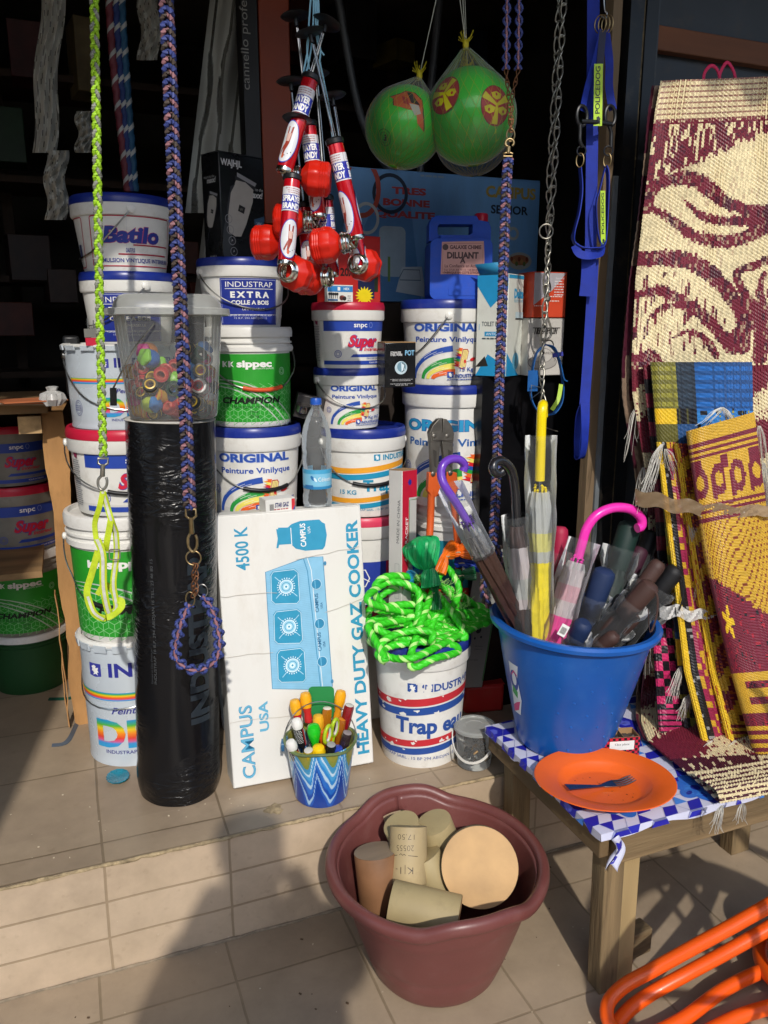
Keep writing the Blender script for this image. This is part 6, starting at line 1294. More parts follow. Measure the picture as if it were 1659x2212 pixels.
folding('maroon handled folding umbrella reaching furthest right past the rim', (1488, 1186, 1.62), (1345, 1370, 1.70), FM, .4, .022, 1, 1)
folding('dark green folding umbrella standing behind the pink hook', (1362, 1130, 1.70), (1275, 1420, 1.68), FG, .34, .030)
folding('black folding umbrella standing right of the dark green one', (1410, 1150, 1.74), (1310, 1400, 1.72), FK, .34, .025)
folding('red topped folding umbrella between the yellow and pink hooks', (1211, 1140, 1.74), (1192, 1400, 1.71), FR, .36, .021)
folding('navy folding umbrella with rounded end low in the tub', (1308, 1232, 1.62), (1240, 1420, 1.66), FN, .5, .029)
folding('navy folding umbrella lying low behind the front rim', (1262, 1345, 1.58), (1215, 1440, 1.64), FN, .4, .024)
for lb, a_, b_, m_, rr in (('dark brown folding umbrella leaning right above the lowest brown one', (1425, 1215, 1.60), (1290, 1400, 1.66), FB, .021), ('charcoal folding umbrella lying between the navy and brown ones', (1348, 1290, 1.58), (1262, 1425, 1.63), FK, .021), ('dark plum folding umbrella leaning right behind the barcode tag', (1385, 1185, 1.70), (1290, 1400, 1.70), mat('fold_plum', '3a1828', .6), .023), ('deep brown folding umbrella just inside the front rim', (1330, 1372, 1.54), (1240, 1440, 1.62), FB, .019), ('black folding umbrella tucked against the right inner rim', (1440, 1285, 1.60), (1340, 1420, 1.68), FK, .022)): folding(lb, a_, b_, m_, .4, rr)
# paper tags
for lb, x, y, Y, r_ in (('white barcode tag on the dark green umbrella sleeve', 1369, 1262, 1.652, 4), ('white price tag at the foot of the pink umbrella', 1217, 1362, 1.575, 28)):
    o = T('price_tag', lb, 'tag', at(x, y, Y), rot=(R(-12), R(r_), R(-30)), group='tags on the umbrellas'); G().box((0, 0, 0), (.02, .0008, .03), CW).build('paper', o); a = Art(); a.k += 1; a.hold = True; [a.rect(-.007 + .0014 * k, -.009, -.0064 + .0014 * k + .0004 * (k % 2), .008, '3a3a3c') for k in range(10)]; a.mesh('barcode', face((0, -.0005, 0), (1, 0, 0), (0, 0, 1)), o)
# --- orange hose
HO = mat('orange_hose', 'ee5a14', .33, var=.06, vs=12, coat=.15)
ho = T('hose_coil', 'thick orange hose coiled on the ground at the right foot of the bench', 'hose', atz(1640, 2150, 0)); g = G()
def az(x, y, z): return atz(x, y, z)
tail = [az(1790, 1850, .36), az(1700, 1930, .30), az(1600, 1990, .235), az(1500, 2045, .17), az(1410, 2095, .105), az(1345, 2132, .075), az(1312, 2172, .05), az(1322, 2218, .03), az(1385, 2240, .022), az(1470, 2205, .022), az(1560, 2140, .03), az(1640, 2100, .04), az(1720, 2070, .05)]
tail2 = [az(1790, 1905, .30), az(1690, 1985, .22), az(1590, 2045, .155), az(1480, 2105, .085), az(1400, 2150, .045), az(1350, 2190, .026), az(1318, 2240, .022), az(1330, 2285, .02), az(1400, 2290, .02), az(1500, 2245, .02), az(1600, 2195, .024), az(1720, 2160, .03)]
P(G().tube(even(cr(tail, 10), .012), .0162, HO, 18), 'hose', ho, smooth=60); P(G().tube(even(cr(tail2, 10), .012), .0162, HO, 18), 'hose', ho, smooth=60)
ctr = az(1835, 2120, .02); lps = []
for k in range(4):
    r_ = .205 - .02 * k
    for i in range(16): t = 2 * pi * i / 16 + .3 * k; lps.append(ctr + V((r_ * cos(t) + .008 * sin(k * 3), r_ * sin(t) * .9 + .01 * cos(k * 2), .02 + .034 * (k + i / 16) + .012 * sin(t * 2 + k))))
P(G().tube(even(cr(lps, 4), .012), .0172, HO, 18), 'coil', ho, smooth=60)
# ================================================================ hanging goods
NYB, NYP, NYK, NYG = mat('blue_cord', '3a4684', .55, var=.2, vs=60), mat('pink_cord', '95686e', .6, var=.2, vs=60), mat('dark_cord', '4c4038', .65, var=.3, vs=60), mat('grey_cord', '8e9184', .6, var=.2, vs=60)
LIME = mat('lime_cord', '9fd02a', .5, var=.15, vs=60); BRASS = mat('aged_brass', '9a8560', .35, .9, var=.3, vs=40); RUST = mat('rusty_chain', '7a5238', .5, .7, var=.4, vs=60); GALV = mat('galvanised', 'a8a59a', .35, .85, var=.2, vs=60)
def braid(path, w_, cols, r_, per, par, name='braid', depth=.5):
    """strands plaited along a path; each strand twisted from two plies"""
    P_ = even(path, .004); fr_2 = frames(P_, up=(.93, -.37, 0)); k_ = len(cols); L = 0; g = G()
    for i, m_ in enumerate(cols):
        pts = []; L = 0
        for j, p in enumerate(P_):
            if j: L += (P_[j] - P_[j - 1]).length
            a_ = 2 * pi * L / per + 2 * pi * i / k_; t, x, y = fr_2[j]; pts.append(p + x * (w_ * sin(a_)) + y * (w_ * depth * sin(2 * a_)))
        g.tube(pts, r_, m_, 6, prof=lambda a: .82 + .22 * abs(cos(a)), twist=2 * pi / .018, flat=(1, .85))
    return P(g, name, par, smooth=70)
def link_mesh(l_, w_, r_, m_, tw=.5):
    pts = []; n = 22
    for i in range(n):
        t = 2 * pi * i / n; z = (l_ / 2 - w_ / 2 + r_) * (1 if cos(t) > 0 else -1) * min(1, abs(cos(t)) * 2.2) + (w_ / 2 - r_) * cos(t) * .9; pts.append(Mx.Rotation(tw * z / l_ * 2, 3, 'Z') @ V(((w_ / 2 - r_) * sin(t), 0, z)))
    return G().tube(pts, r_, m_, 7, closed=True)
def chain(path, l_, w_, r_, m_, par, tw=.5):
    P_ = even(path, l_ - 2.6 * r_); src = None
    for i in range(len(P_) - 1):
        M_ = Mx.Translation((P_[i] + P_[i + 1]) / 2 - par.location) @ (P_[i + 1] - P_[i]).to_track_quat('Z', 'Y').to_matrix().to_4x4() @ Mx.Rotation(R(60 if i % 2 else -25), 4, 'Z')
        if src is None: src = link_mesh(l_, w_, r_, m_, tw).build('link', par, smooth=70); o = src
        else: o = src.copy(); COL.objects.link(o); o.parent = par
        o.matrix_local = M_
def ringo(c, r_, wr, m_, par, name='ring', nrm=(.37, .93, 0), sq_=1):
    n = V(nrm).normalized(); x = n.orthogonal().normalized(); y = n.cross(x); c = V(c)
    return P(G().tube([c + (V((0, 0, 1)) * cos(t) * r_ + n.cross(V((0, 0, 1))) * sin(t) * r_ * sq_) for t in [2 * pi * i / 24 for i in range(24)]], wr, m_, 8, closed=True), name, par)
def snap(a_, b_, m_, par):
    """swivel snap hook between two points, eye at the top"""
    a_, b_ = V(a_), V(b_); d = b_ - a_; s_ = d.length; n_ = V((.37, .93, 0)); x = V((.93, -.37, 0))
    g = G(); g.tube([a_ + x * u + d * v for u, v in ((-.011, .0), (.011, .0), (.011, .16), (.004, .22), (-.004, .22), (-.011, .16))], .0028, m_, 8, closed=True)
    g.lathe([(0, 0), (.005, .002), (.0055, .4), (.004, .42), (0, .42)], m_, 14, axis(a_ + d * .2, b_) @ Mx.Diagonal((1, 1, s_ * .9, 1)))
    g.tube(cr([a_ + d * .55 + x * -.002, a_ + d * .68 + x * -.009, a_ + d * .88 + x * -.008, b_, a_ + d * .9 + x * .009, a_ + d * .72 + x * .011, a_ + d * .6 + x * .008], 5), .0032, m_, 8); g.bar(a_ + d * .62 + x * -.008, a_ + d * .9 + x * -.009, .004, .004, m_)
    return P(g, 'snap_hook', par, smooth=60)
def macrame(path, r_, w_, c1, c2, par, name='braided_band', closed=False):
    P_ = even(path, .0035, closed); fr_2 = frames(P_, closed, up=(.37, .93, 0)); g = G(); per = .026
    for sgn in (1, -1):
        pts = []; L = 0
        for j, p in enumerate(P_):
            L += .0035; t, x, y = fr_2[j]; a_ = 2 * pi * L / per; pts.append(p + y * sgn * (w_ * .55 + w_ * .5 * cos(a_)) + x * (w_ * .45 * sin(a_ * 1) * sgn))
        g.tube(pts, r_, c1, 7, closed=closed, prof=lambda a: .85 + .2 * abs(cos(a)), twist=300)
    g.tube([p + fr_2[j][1] * -.002 for j, p in enumerate(P_)], r_ * .85, c2, 6, closed=closed); return P(g, name, par, smooth=70)
YL = 1.74
# --- long blue and pink leash with its collar, left of centre
ls = T('dog_leash', 'long plaited blue and pink leash with brass clip before the black roll', 'leash', at(360, 0, YL), group=None)
braid(cr([at(352, -80, YL), at(362, 60, YL), at(378, 430, YL), at(395, 760, YL), at(410, 1098, YL)], 14), .0105, (NYB, NYP, NYB, NYK), .0056, .05, ls, 'plaited_cord')
snap(at(412, 1100, YL), at(416, 1192, YL), BRASS, ls)
cl2 = T('dog_collar', 'knotted blue cord dog collar on a short rusty chain below the brass clip', 'collar', at(425, 1350, YL))
ringo(at(418, 1205, YL), .0165, .0018, BRASS, cl2); chain([at(419, 1218, YL), at(417, 1290, YL)], .017, .013, .0016, RUST, cl2, .9); chain([at(424, 1218, YL - .005), at(424, 1285, YL - .005)], .017, .013, .0016, RUST, cl2, .9)
ringo(at(411, 1294, YL), .0165, .0016, BRASS, cl2, sq_=.6); ringo(at(437, 1276, YL), .015, .0014, STEEL, cl2, sq_=.8)
macrame(cr([at(409, 1305, YL), at(392, 1345, YL), at(379, 1400, YL + .01), at(385, 1428, YL + .01), at(412, 1446, YL), at(440, 1444, YL), at(466, 1425, YL - .01), at(474, 1390, YL - .01), at(468, 1350, YL - .005), at(455, 1310, YL), at(437, 1288, YL)], 9), .0046, .0105, NYB, NYP, cl2)
# --- lime leash and harness at the left
lg = T('dog_leash', 'slim lime green plaited leash hanging left of the bucket column', 'leash', at(210, 0, 1.86))
YG = 1.88
braid(cr([at(202, -80, YG), at(207, 200, YG), at(216, 700, YG), at(223, 985, YG)], 12), .0058, (LIME, NYG, LIME), .0047, .05, lg, 'plaited_cord')
snap(at(223, 990, YG), at(220, 1058, YG), GALV, lg)
WEB = mat('lime_webbing', 'b4c81e', .6, var=.2, vs=50, bump=.3, bs=200); WBW = mat('white_tape', 'c8c8be', .6, var=.2, vs=60)
hs_ = T('dog_harness', 'tangled lime webbing dog harness with white tape clipped below the lime leash', 'harness', at(222, 1150, YG))
def web(pl, wd, m_, par, name='strap', up=None, th=.0018, tape=None, tw=0):
    path = cr([at(*q) for q in pl], 8); n = len(path); u_ = up or (lambda t: V((.93 * cos(tw * t), .5 * sin(tw * t) - .37, .1)))
    o = P(G().ribbon(path, wd, m_, u_, th), name, par)
    if tape: q = G().ribbon([p + V((-.37 * .0016, -.93 * .0016, 0)) for p in path], wd * .42, tape, u_, .0008); P(q, 'tape', par)
    return o
web([(222, 1062, YG), (215, 1095, YG), (205, 1130, YG + .01), (208, 1165, YG)], .012, WEB, hs_); web([(222, 1062, YG), (232, 1095, YG), (240, 1122, YG - .01), (250, 1150, YG)], .014, WEB, hs_, tape=WBW)
web([(240, 1120, YG - .01), (231, 1170, YG - .01), (228, 1190, YG)], .014, WEB, hs_); web([(250, 1150, YG), (252, 1195, YG), (245, 1260, YG), (252, 1310, YG), (244, 1322, YG)], .014, WEB, hs_, tw=.6, tape=WBW)
web([(210, 1165, YG), (222, 1200, YG - .01), (224, 1270, YG - .01), (236, 1325, YG - .005), (252, 1330, YG)], .017, WEB, hs_, tape=WBW); web([(212, 1190, YG), (198, 1240, YG), (188, 1280, YG), (200, 1320, YG - .01), (222, 1335, YG - .02), (245, 1328, YG - .02), (262, 1312, YG - .01), (262, 1298, YG), (252, 1297, YG)], .015, WEB, hs_, tw=1.2)
web([(190, 1288, YG - .01), (203, 1322, YG - .02), (225, 1338, YG - .025)], .014, WEB, hs_, tape=WBW); web([(252, 1290, YG), (228, 1262, YG + .02), (210, 1285, YG + .02)], .012, WEB, hs_)
P(G().tube([at(x, y, YG - .012) for x, y in rrect(236, 1187, 259, 1209, 4, 3)], .0016, GALV, 6, closed=True), 'slide_buckle', hs_)
# --- right leash: knotted band, short chain, clip and plait
lr = T('dog_leash', 'plaited blue and pink leash under a short rusty chain, beside the jerrycan', 'leash', at(1095, 340, 1.84)); YR = 1.84
for x in (1094, 1120): macrame([at(x + 2, -60, YR), at(x - 1, 150, YR)], .0036, .0075, NYB, NYP, lr, 'knotted_band')
chain([at(1093, 150, YR), at(1099, 210, YR), at(1103, 285, YR)], .017, .012, .0015, RUST, lr, .9); chain([at(1120, 150, YR), at(1106, 210, YR), at(1105, 285, YR)], .017, .012, .0015, RUST, lr, .9)
ringo(at(1103, 292, YR), .014, .0018, BRASS, lr, sq_=.7); snap(at(1097, 338, YR), at(1101, 300, YR), BRASS, lr)
braid(cr([at(1098, 342, YR), at(1093, 420, YR), at(1085, 650, YR), at(1078, 850, YR), at(1070, 1080, YR), at(1062, 1230, YR)], 14), .0095, (NYB, NYP, NYB, NYK), .0052, .046, lr, 'plaited_cord')
braid(cr([at(1068, 1130, YR + .01), at(1056, 1200, YR + .01), at(1044, 1262, YR + .01), at(1050, 1300, YR + .01), at(1068, 1312, YR + .01), at(1082, 1290, YR + .01), at(1084, 1240, YR + .01), at(1076, 1180, YR + .02)], 10), .007, (NYB, NYP, NYK), .005, .055, lr, 'hand_loop')
# --- dark cords further in
for i, (c, x0, x1) in enumerate((('6a2a34', 236, 276), ('1c2f66', 250, 284), ('1a4a6a', 262, 292))):
    o = T('flecked_rope', ('dark red and white flecked cord deep in the shop', 'navy flecked cord in the middle of the three deep in the shop', 'teal flecked cord, rightmost of the three deep in the shop')[i], 'rope', at(x0, 0, 2.75), group='flecked cords hanging behind the top bucket')
    g = G(); m_ = mat('cord_' + c, c, .6, var=.3); m2_share = .2; g.tube(even(cr([at(x0 - 4, -120, 2.75), at(x0 + 6, 100, 2.75), at(x1, 414, 2.75)], 10), .008), .0125, m_, 10, prof=rope3(2), twist=90, m2=mat('cord_fleck', 'a8a8a4', .6)); m2_share = .34; P(g, 'rope', o, smooth=70)
# --- steel chain with hook, and the blue collar on it
YC = 2.06; chn = T('steel_chain', 'doubled galvanised chain with swivel hook and end bar hanging before the teapot cartons', 'chain', at(1200, 0, YC))
chain(cr([at(1222, -60, YC), at(1210, 150, YC), at(1196, 400, YC), at(1182, 560, YC), at(1176, 690, YC - .01), at(1170, 800, YC - .02), at(1177, 905, YC - .03)], 10), .045, .0205, .0027, GALV, chn, 1.2)
chain(cr([at(1210, -60, YC + .02), at(1200, 150, YC + .02), at(1186, 400, YC + .01), at(1185, 560, YC + .01), at(1183, 632, YC)], 10), .045, .0205, .0027, GALV, chn, 1.2)
ringo(at(1180, 500, YC - .01), .0195, .002, GALV, chn, 'ring'); P(G().tube([at(1158, 918, YC - .03), at(1205, 932, YC - .03)], .0017, GALV, 6), 'end_bar', chn)
p = at(1183, 645, YC); P(G().lathe([(0, .014), (.004, .012), (.0035, .008), (.0085, .004), (.0085, -.004), (.004, -.009), (.004, -.024), (0, -.025)], GALV, 16, Mx.Translation(p)), 'swivel', chn)
P(G().tube(cr([at(1183, 655, YC), at(1182, 682, YC), at(1190, 708, YC), at(1189, 726, YC), at(1176, 738, YC), at(1170, 752, YC), at(1172, 762, YC)], 6), .0032, GALV, 8), 'hook', chn); P(G().tube(cr([at(1176, 738, YC), at(1188, 735, YC), at(1195, 742, YC), at(1194, 756, YC)], 5), .002, GALV, 7), 'gate', chn)
WB = mat('blue_webbing', '1a2f92', .6, var=.18, vs=30, bump=.25, bs=1200, spec=.3); WB2 = mat('azure_webbing', '1a5a9e', .6, var=.18, vs=30, bump=.25, bs=1200, spec=.3)
bc_ = T('dog_collar', 'bright blue nylon dog collar looped on the chain hook', 'collar', at(1180, 800, YC)); UF = lambda t: V((.37 * 0 + .35, .93, 0))
def front(t): return V((.75, .66, .1))
web([(1172, 748, YC - .01), (1158, 765, YC), (1150, 800, YC + .01), (1146, 850, YC + .015), (1156, 880, YC + .01), (1172, 893, YC), (1195, 893, YC - .01), (1212, 870, YC - .01), (1216, 835, YC - .01), (1210, 790, YC - .015), (1198, 757, YC - .02), (1180, 745, YC - .015), (1170, 750, YC - .01)], .026, WB2, bc_, 'band', UF, .003)
web([(1178, 744, YC - .02), (1196, 750, YC - .025), (1207, 775, YC - .03), (1216, 815, YC - .03), (1222, 822, YC - .03)], .026, WB2, bc_, 'strap_end', UF, .003); web([(1194, 768, YC - .035), (1216, 764, YC - .04)], .012, mat('keeper', '3a3f9a', .5), bc_, 'keeper', (0, 0, 1), .003)
web([(1152, 800, YC - .005), (1150, 845, YC)], .03, WB2, bc_, 'band_front', (.93, -.37, 0), .003)
web([(1212, 830, YC - .024), (1206, 862, YC - .03), (1192, 886, YC - .035)], .012, mat('lime_label', 'a8cc2a', .5), bc_, 'lime_label', (.93, -.37, .1), .001)
P(G().tube([at(x, y, YC - .012) for x, y in ((1148, 832), (1170, 838), (1168, 846), (1146, 862))], .0016, STEEL, 6, closed=True), 'buckle', bc_)
# --- blue POLICEDOG harness and lead by the door frame
YH = 1.8; ph = T('dog_harness', 'royal blue webbing harness with black rings and lime lettered patches by the door frame', 'harness', at(1285, 250, YH)); FX = (.93, -.37, 0)
BKR = mat('black_ring', '141518', .35)
P(G().tube(cr([at(1304, -30, YH), at(1306, 20, YH), at(1311, 28, YH), at(1308, 40, YH), at(1298, 34, YH)], 5), .0018, STEEL, 7), 'wire_hook', ph)
for x in (1297, 1305, 1312): ringo(at(x, 52, YH), .02, .0015, BRASS, ph, 'ring', (.8, .6, 0), .7)
web([(1282, -40, YH + .03), (1281, 120, YH + .03), (1279, 300, YH + .03), (1276, 545, YH + .03)], .030, WB, ph, 'back_strap', FX)
web([(1300, 65, YH), (1285, 130, YH), (1268, 190, YH), (1258, 240, YH)], .019, WB, ph, 'strap', (.8, .2, .3)); web([(1308, 65, YH), (1316, 130, YH), (1316, 190, YH), (1324, 238, YH)], .019, WB, ph, 'strap', (.8, -.5, .1)); web([(1302, 65, YH - .005), (1296, 150, YH - .005), (1295, 238, YH - .005)], .017, mat('navy_webbing', '141a3a', .6), ph, 'strap', FX)
def oval(x, y, rx, ry): return [at(x + rx * cos(t), y + ry * sin(t), YH - .006) for t in [2 * pi * i / 20 for i in range(20)]]
for x in (1257, 1318): P(G().tube(oval(x, 250, 11, 22), .0042, BKR, 8, closed=True), 'black_ring', ph); P(G().tube(cr([at(x - 4, 268, YH - .006), at(x + 2 * (1 if x > 1300 else -2), 285, YH - .006), at(x + 2 * (1 if x > 1300 else -2), 305, YH - .006), at(x + 2, 318, YH - .006)], 5), .0046, BKR, 8), 'ring_shank', ph); ringo(at(x - 1 if x < 1300 else x - 4, 326, YH - .005), .011, .002, BKR, ph, 'black_ring'); ringo(at(x - 4 if x < 1300 else x - 6, 346, YH - .005), .016, .0016, BRASS, ph, 'ring', (.8, .6, 0), .6)
P(G().tube([at(1256, 262, YH - .008), at(1290, 264, YH - .012), at(1320, 268, YH - .008)], .0055, BKR, 10), 'cross_bar', ph)
web([(1253, 362, YH), (1256, 410, YH), (1250, 460, YH - .01), (1240, 500, YH - .01), (1240, 522, YH), (1256, 534, YH - .015), (1280, 536, YH - .025), (1300, 532, YH - .015), (1308, 505, YH), (1312, 440, YH), (1313, 380, YH), (1308, 358, YH)], .026, WB, ph, 'loop_strap', UF, .0025)
web([(1306, 365, YH - .005), (1295, 410, YH - .01), (1288, 440, YH - .01), (1291, 500, YH - .008), (1300, 532, YH - .008)], .012, WB, ph, 'strap', UF)
web([(1242, 530, YH - .01), (1252, 548, YH - .02), (1275, 552, YH - .028), (1298, 545, YH - .02), (1304, 530, YH - .01)], .02, WB, ph, 'lower_band', (0, .2, 1))
def patch(x0, y0, x1, y1, w_, t_):
    a_, b_ = at(x0, y0, YH - .014), at(x1, y1, YH - .014); L_2 = (b_ - a_).length; ey = (b_ - a_).normalized(); ex = V(FX); o = G().box((0, 0, 0), (w_, .0012, L_2), mat('lime_label', 'a8cc2a', .5), Mx((ex, ex.cross(ey) * -1, ey)).transposed()).build('lime_patch'); o.parent = ph; o.matrix_parent_inverse = Mx.Translation(ph.location).inverted(); o.location = (a_ + b_) / 2
    a = Art(); a.text(t_, w_ * .2, L_2 * .2, w_ * .55, '18201a', w=L_2 * .76, al='L', rot=90, b=.01); a.poly([(w_ * q, L_2 * .02 + w_ * .9 * r_) for q, r_ in ((-.3, 0), (-.1, .35), (-.15, .9), (.1, 1.0), (.3, .7), (.2, .3), (.3, 0), (.1, .2))], '18201a'); m_ = a.mesh('lettering', face(a_ + ex * 0 - V((.37, .93, 0)) * .0012, ex, ey), ph); m_.matrix_parent_inverse = Mx.Translation(ph.location).inverted()
patch(1291, 272, 1293, 138, .021, 'POLICEDOG'); patch(1303, 528, 1302, 412, .012, 'POLICEDOG')
ld = T('dog_lead', 'royal blue flat webbing lead with sewn hand loop below the blue harness', 'lead', at(1268, 700, YH))
web([(1272, 545, YH - .005), (1270, 600, YH - .005), (1266, 640, YH - .005)], .036, WB, ld, 'folded_strap', FX, .004)
web([(1282, 560, YH + .01), (1277, 660, YH + .01), (1268, 800, YH + .005), (1262, 880, YH)], .027, WB, ld, 'strap', FX); web([(1264, 872, YH - .003), (1264, 920, YH - .02), (1262, 965, YH - .02), (1256, 988, YH - .005), (1248, 985, YH + .02), (1247, 950, YH + .03), (1252, 900, YH + .02), (1260, 878, YH + .004)], .027, WB, ld, 'hand_loop', lambda t: V((.85, -.1 + .5 * sin(pi * t), 0)), .002)
# --- sprayers hanging in a bunch
PRED, TRED = mat('sprayer_red', 'c40f1e', .2, .25, var=.08, coat=.5), mat('tank_red', 'c9200f', .34, var=.1, vs=8); TUBE_R = .0215
def sprayer(label, a_, b_, Y, tank, ta, roll=0, rod=.18, s=.86):
    A_, B_ = at(a_[0], a_[1], Y[0]), at(b_[0], b_[1], Y[1]); L = (B_ - A_).length; M_ = axis(A_, B_, roll)
    o = T('hand_sprayer', label, 'sprayer', group='red hand sprayers hanging in a bunch'); o.matrix_world = M_; r_ = TUBE_R * s
    G().lathe([(r_ * .98, .006), (r_, .008), (r_, L - .012), (r_ * .96, L - .010)], PRED, 40).build('barrel', o)
    G().lathe([(.004, -.004), (r_ * .9, -.004), (r_ * 1.16, 0), (r_ * 1.16, .009), (r_ * 1.02, .011)], BLK, 32).build('cap', o)
    G().lathe([(r_ * 1.03, L - .014), (r_ * 1.05, L - .010), (r_ * 1.03, L - .006), (r_ * .9, L - .004), (r_ * .5, L - .012), (0, L - .012)], CHROME, 32).build('end_ring', o)
    g = G(); g.tube([(0, 0, 0), (0, 0, -rod)], .0022, STEEL, 8); g.tube([(.005, .003, 0), (.004, .002, -rod)], .0012, STEEL, 6); g.build('piston_rod', o)
    h = G().lathe([(0, -rod - .004), (.005, -rod - .004), (.005, -rod - .02), (.03, -rod - .022), (.034, -rod - .025), (.03, -rod - .028), (0, -rod - .028)], BLK, 28).build('pump_handle', o)
    a = Art(); H_ = L; wd = r_ * 2.9
    for rep in (-1, 1):
        x = rep * pi * r_ * .5 + .004
        a.rect(x - pi * r_ * .5, H_ * .14, x + pi * r_ * .5, H_ * .40, 'd8d8dc'); a.rect(x - pi * r_ * .5, H_ * .225, x + pi * r_ * .5, H_ * .388, '2230a0')
        a.text('BRANDY', x, H_ * .375, H_ * .062, WT, w=wd * .92, rot=180, b=.05); a.text('SPRAYER', x, H_ * .295, H_ * .062, WT, w=wd * .94, rot=180, b=.05); a.lines(x - wd * .4, H_ * .20, wd * .8, 3, H_ * .022, .0016, 'a86a6a')
        a.ell(x, H_ * .70, r_ * 1.22, H_ * .215, '2a3aa8', 36); a.ell(x, H_ * .70, r_ * 1.13, H_ * .205, 'd6d8dc', 36)
        a.poly([(x + q[0] * r_, H_ * (.70 + q[1])) for q in ((-.4, -.15), (-.2, -.14), (-.1, -.02), (.05, -.02), (.1, -.15), (.25, -.15), (.22, .02), (.35, .04), (.7, .12), (.6, .14), (.25, .07), (.3, .13), (.1, .15), (.0, .1), (-.3, .02))], '9a3a2a'); a.ell(x + .12 * r_, H_ * .845, r_ * .16, H_ * .026, 'c8603a', 12); a.poly([(x - .3 * r_, H_ * .62), (x + .2 * r_, H_ * .62), (x + .15 * r_, H_ * .70), (x - .2 * r_, H_ * .70)], 'd8b4a8')
        for k in range(5): a.ell(x - r_ * .7 + r_ * .3 * k, H_ * (.80 + .02 * (k % 3)), r_ * .06, H_ * .006, '3a3a40', 7)
    a.mesh('printed_label', lambda x, y, d: V(((r_ + d) * sin(x / r_), -(r_ + d) * cos(x / r_), y)), o, du=.004, step=.00006, base=.0003)
    # tank, screwed on sideways at the foot
    T0 = M_.inverted() @ at(tank[0], tank[1], tank[2]); d = M_.to_3x3().inverted() @ V(ta).normalized(); MT_ = axis(T0 - d * .0, T0 + d); ts = 1.0 * s
    R8 = lambda a_, p_: (1 + .045 * cos(8 * a_)) if .01 < p_[1] + .03 < .058 else 1
    pf = [(0, -.040), (.02, -.041), (.030, -.034), (.044, -.020), (.047, -.004), (.046, .006)] + [(.0455 - (.0016 if k % 2 else 0), .007 + .0032 * k) for k in range(7)] + [(.043, .032), (.034, .038), (.0, .036)]
    tk = G().lathe([(q * ts, z * ts) for q, z in pf], TRED, 8 * 6, MT_, fn=R8).build('tank', o, smooth=30)
    G().lathe([(.018, -.060), (.022, -.058), (.0235, -.055), (.022, -.052), (.0235, -.049), (.0225, -.046), (.026, -.043), (.024, -.039), (.015, -.038)], CHROME, 32, MT_).build('neck', o)
    n_ = MT_ @ V((0, 0, -.058)); g = G(); g.tube(cr([n_, n_.lerp(V((0, 0, L + .002)), .5) + V((0, 0, .012)), V((0, 0, L - .004))], 4), .004, CHROME, 8); g.build('nozzle_tube', o)
    return o
rx_, fw2 = V((.93, -.37, 0)), V((.37, .93, 0))
S_ = (('red sprayer hanging highest, tilted to the left of the bunch', (672, 166), (612, 378), (1.90, 1.88), (684, 386, 1.90), rx_ * 1 + V((0, 0, -.1)), .5, .10), ('red sprayer second from the left top, its tank hidden behind the bright front one', (665, 264), (690, 476), (1.95, 1.94), (622, 478, 1.95), rx_ * -1, -.2, .2), ('red sprayer at the left front with the whole oval picture showing', (632, 380), (616, 578), (1.88, 1.86), (640, 592, 1.89), fw2 + rx_ * .35 + V((0, 0, -.1)), .0, .1), ('red sprayer at the right with its long bare rods', (722, 302), (772, 522), (1.88, 1.87), (704, 530, 1.88), rx_ * -1 + V((0, 0, -.1)) + fw2 * .2, .5, .2), ('red sprayer lowest at the right, tank facing forward', (760, 470), (779, 588), (1.93, 1.92), (786, 572, 1.95), fw2 + rx_ * .3, .2, .25), ('red sprayer behind the middle of the bunch', (702, 425), (716, 602), (1.97, 1.96), (668, 600, 1.96), rx_ * -1 + fw2 * .4, .3, .25), ('red sprayer at the back left with only its tank and oval edge showing', (655, 440), (672, 605), (1.99, 1.98), (575, 524, 1.99), rx_ * -1 + fw2 * .1, -.9, .25))
for lb, a_, b_, Y, tk, ta, ro, rod in S_: sprayer(lb, a_, b_, Y, tk, ta, roll=ro + R(20), rod=rod)
SB = mat('pale_blue_string', '8fc4d8', .6); o = T('string_bunch', 'pale blue tying strings holding up the red sprayers', 'string', at(680, 60, 1.92)); g = G()
for l in ([(678, -60), (676, 60), (668, 130), (655, 175)], [(682, -60), (688, 40), (664, 90), (668, 150)], [(684, -60), (686, 60), (692, 110), (690, 160), (708, 215)], [(680, -60), (684, 80), (700, 120)], [(676, -60), (668, 40), (664, 110), (652, 170)], [(690, 130), (712, 240), (718, 300)]): g.tube(cr([at(x, y, 1.91) for x, y in l], 6), .0022, SB, 5)
P(g, 'strings', o)
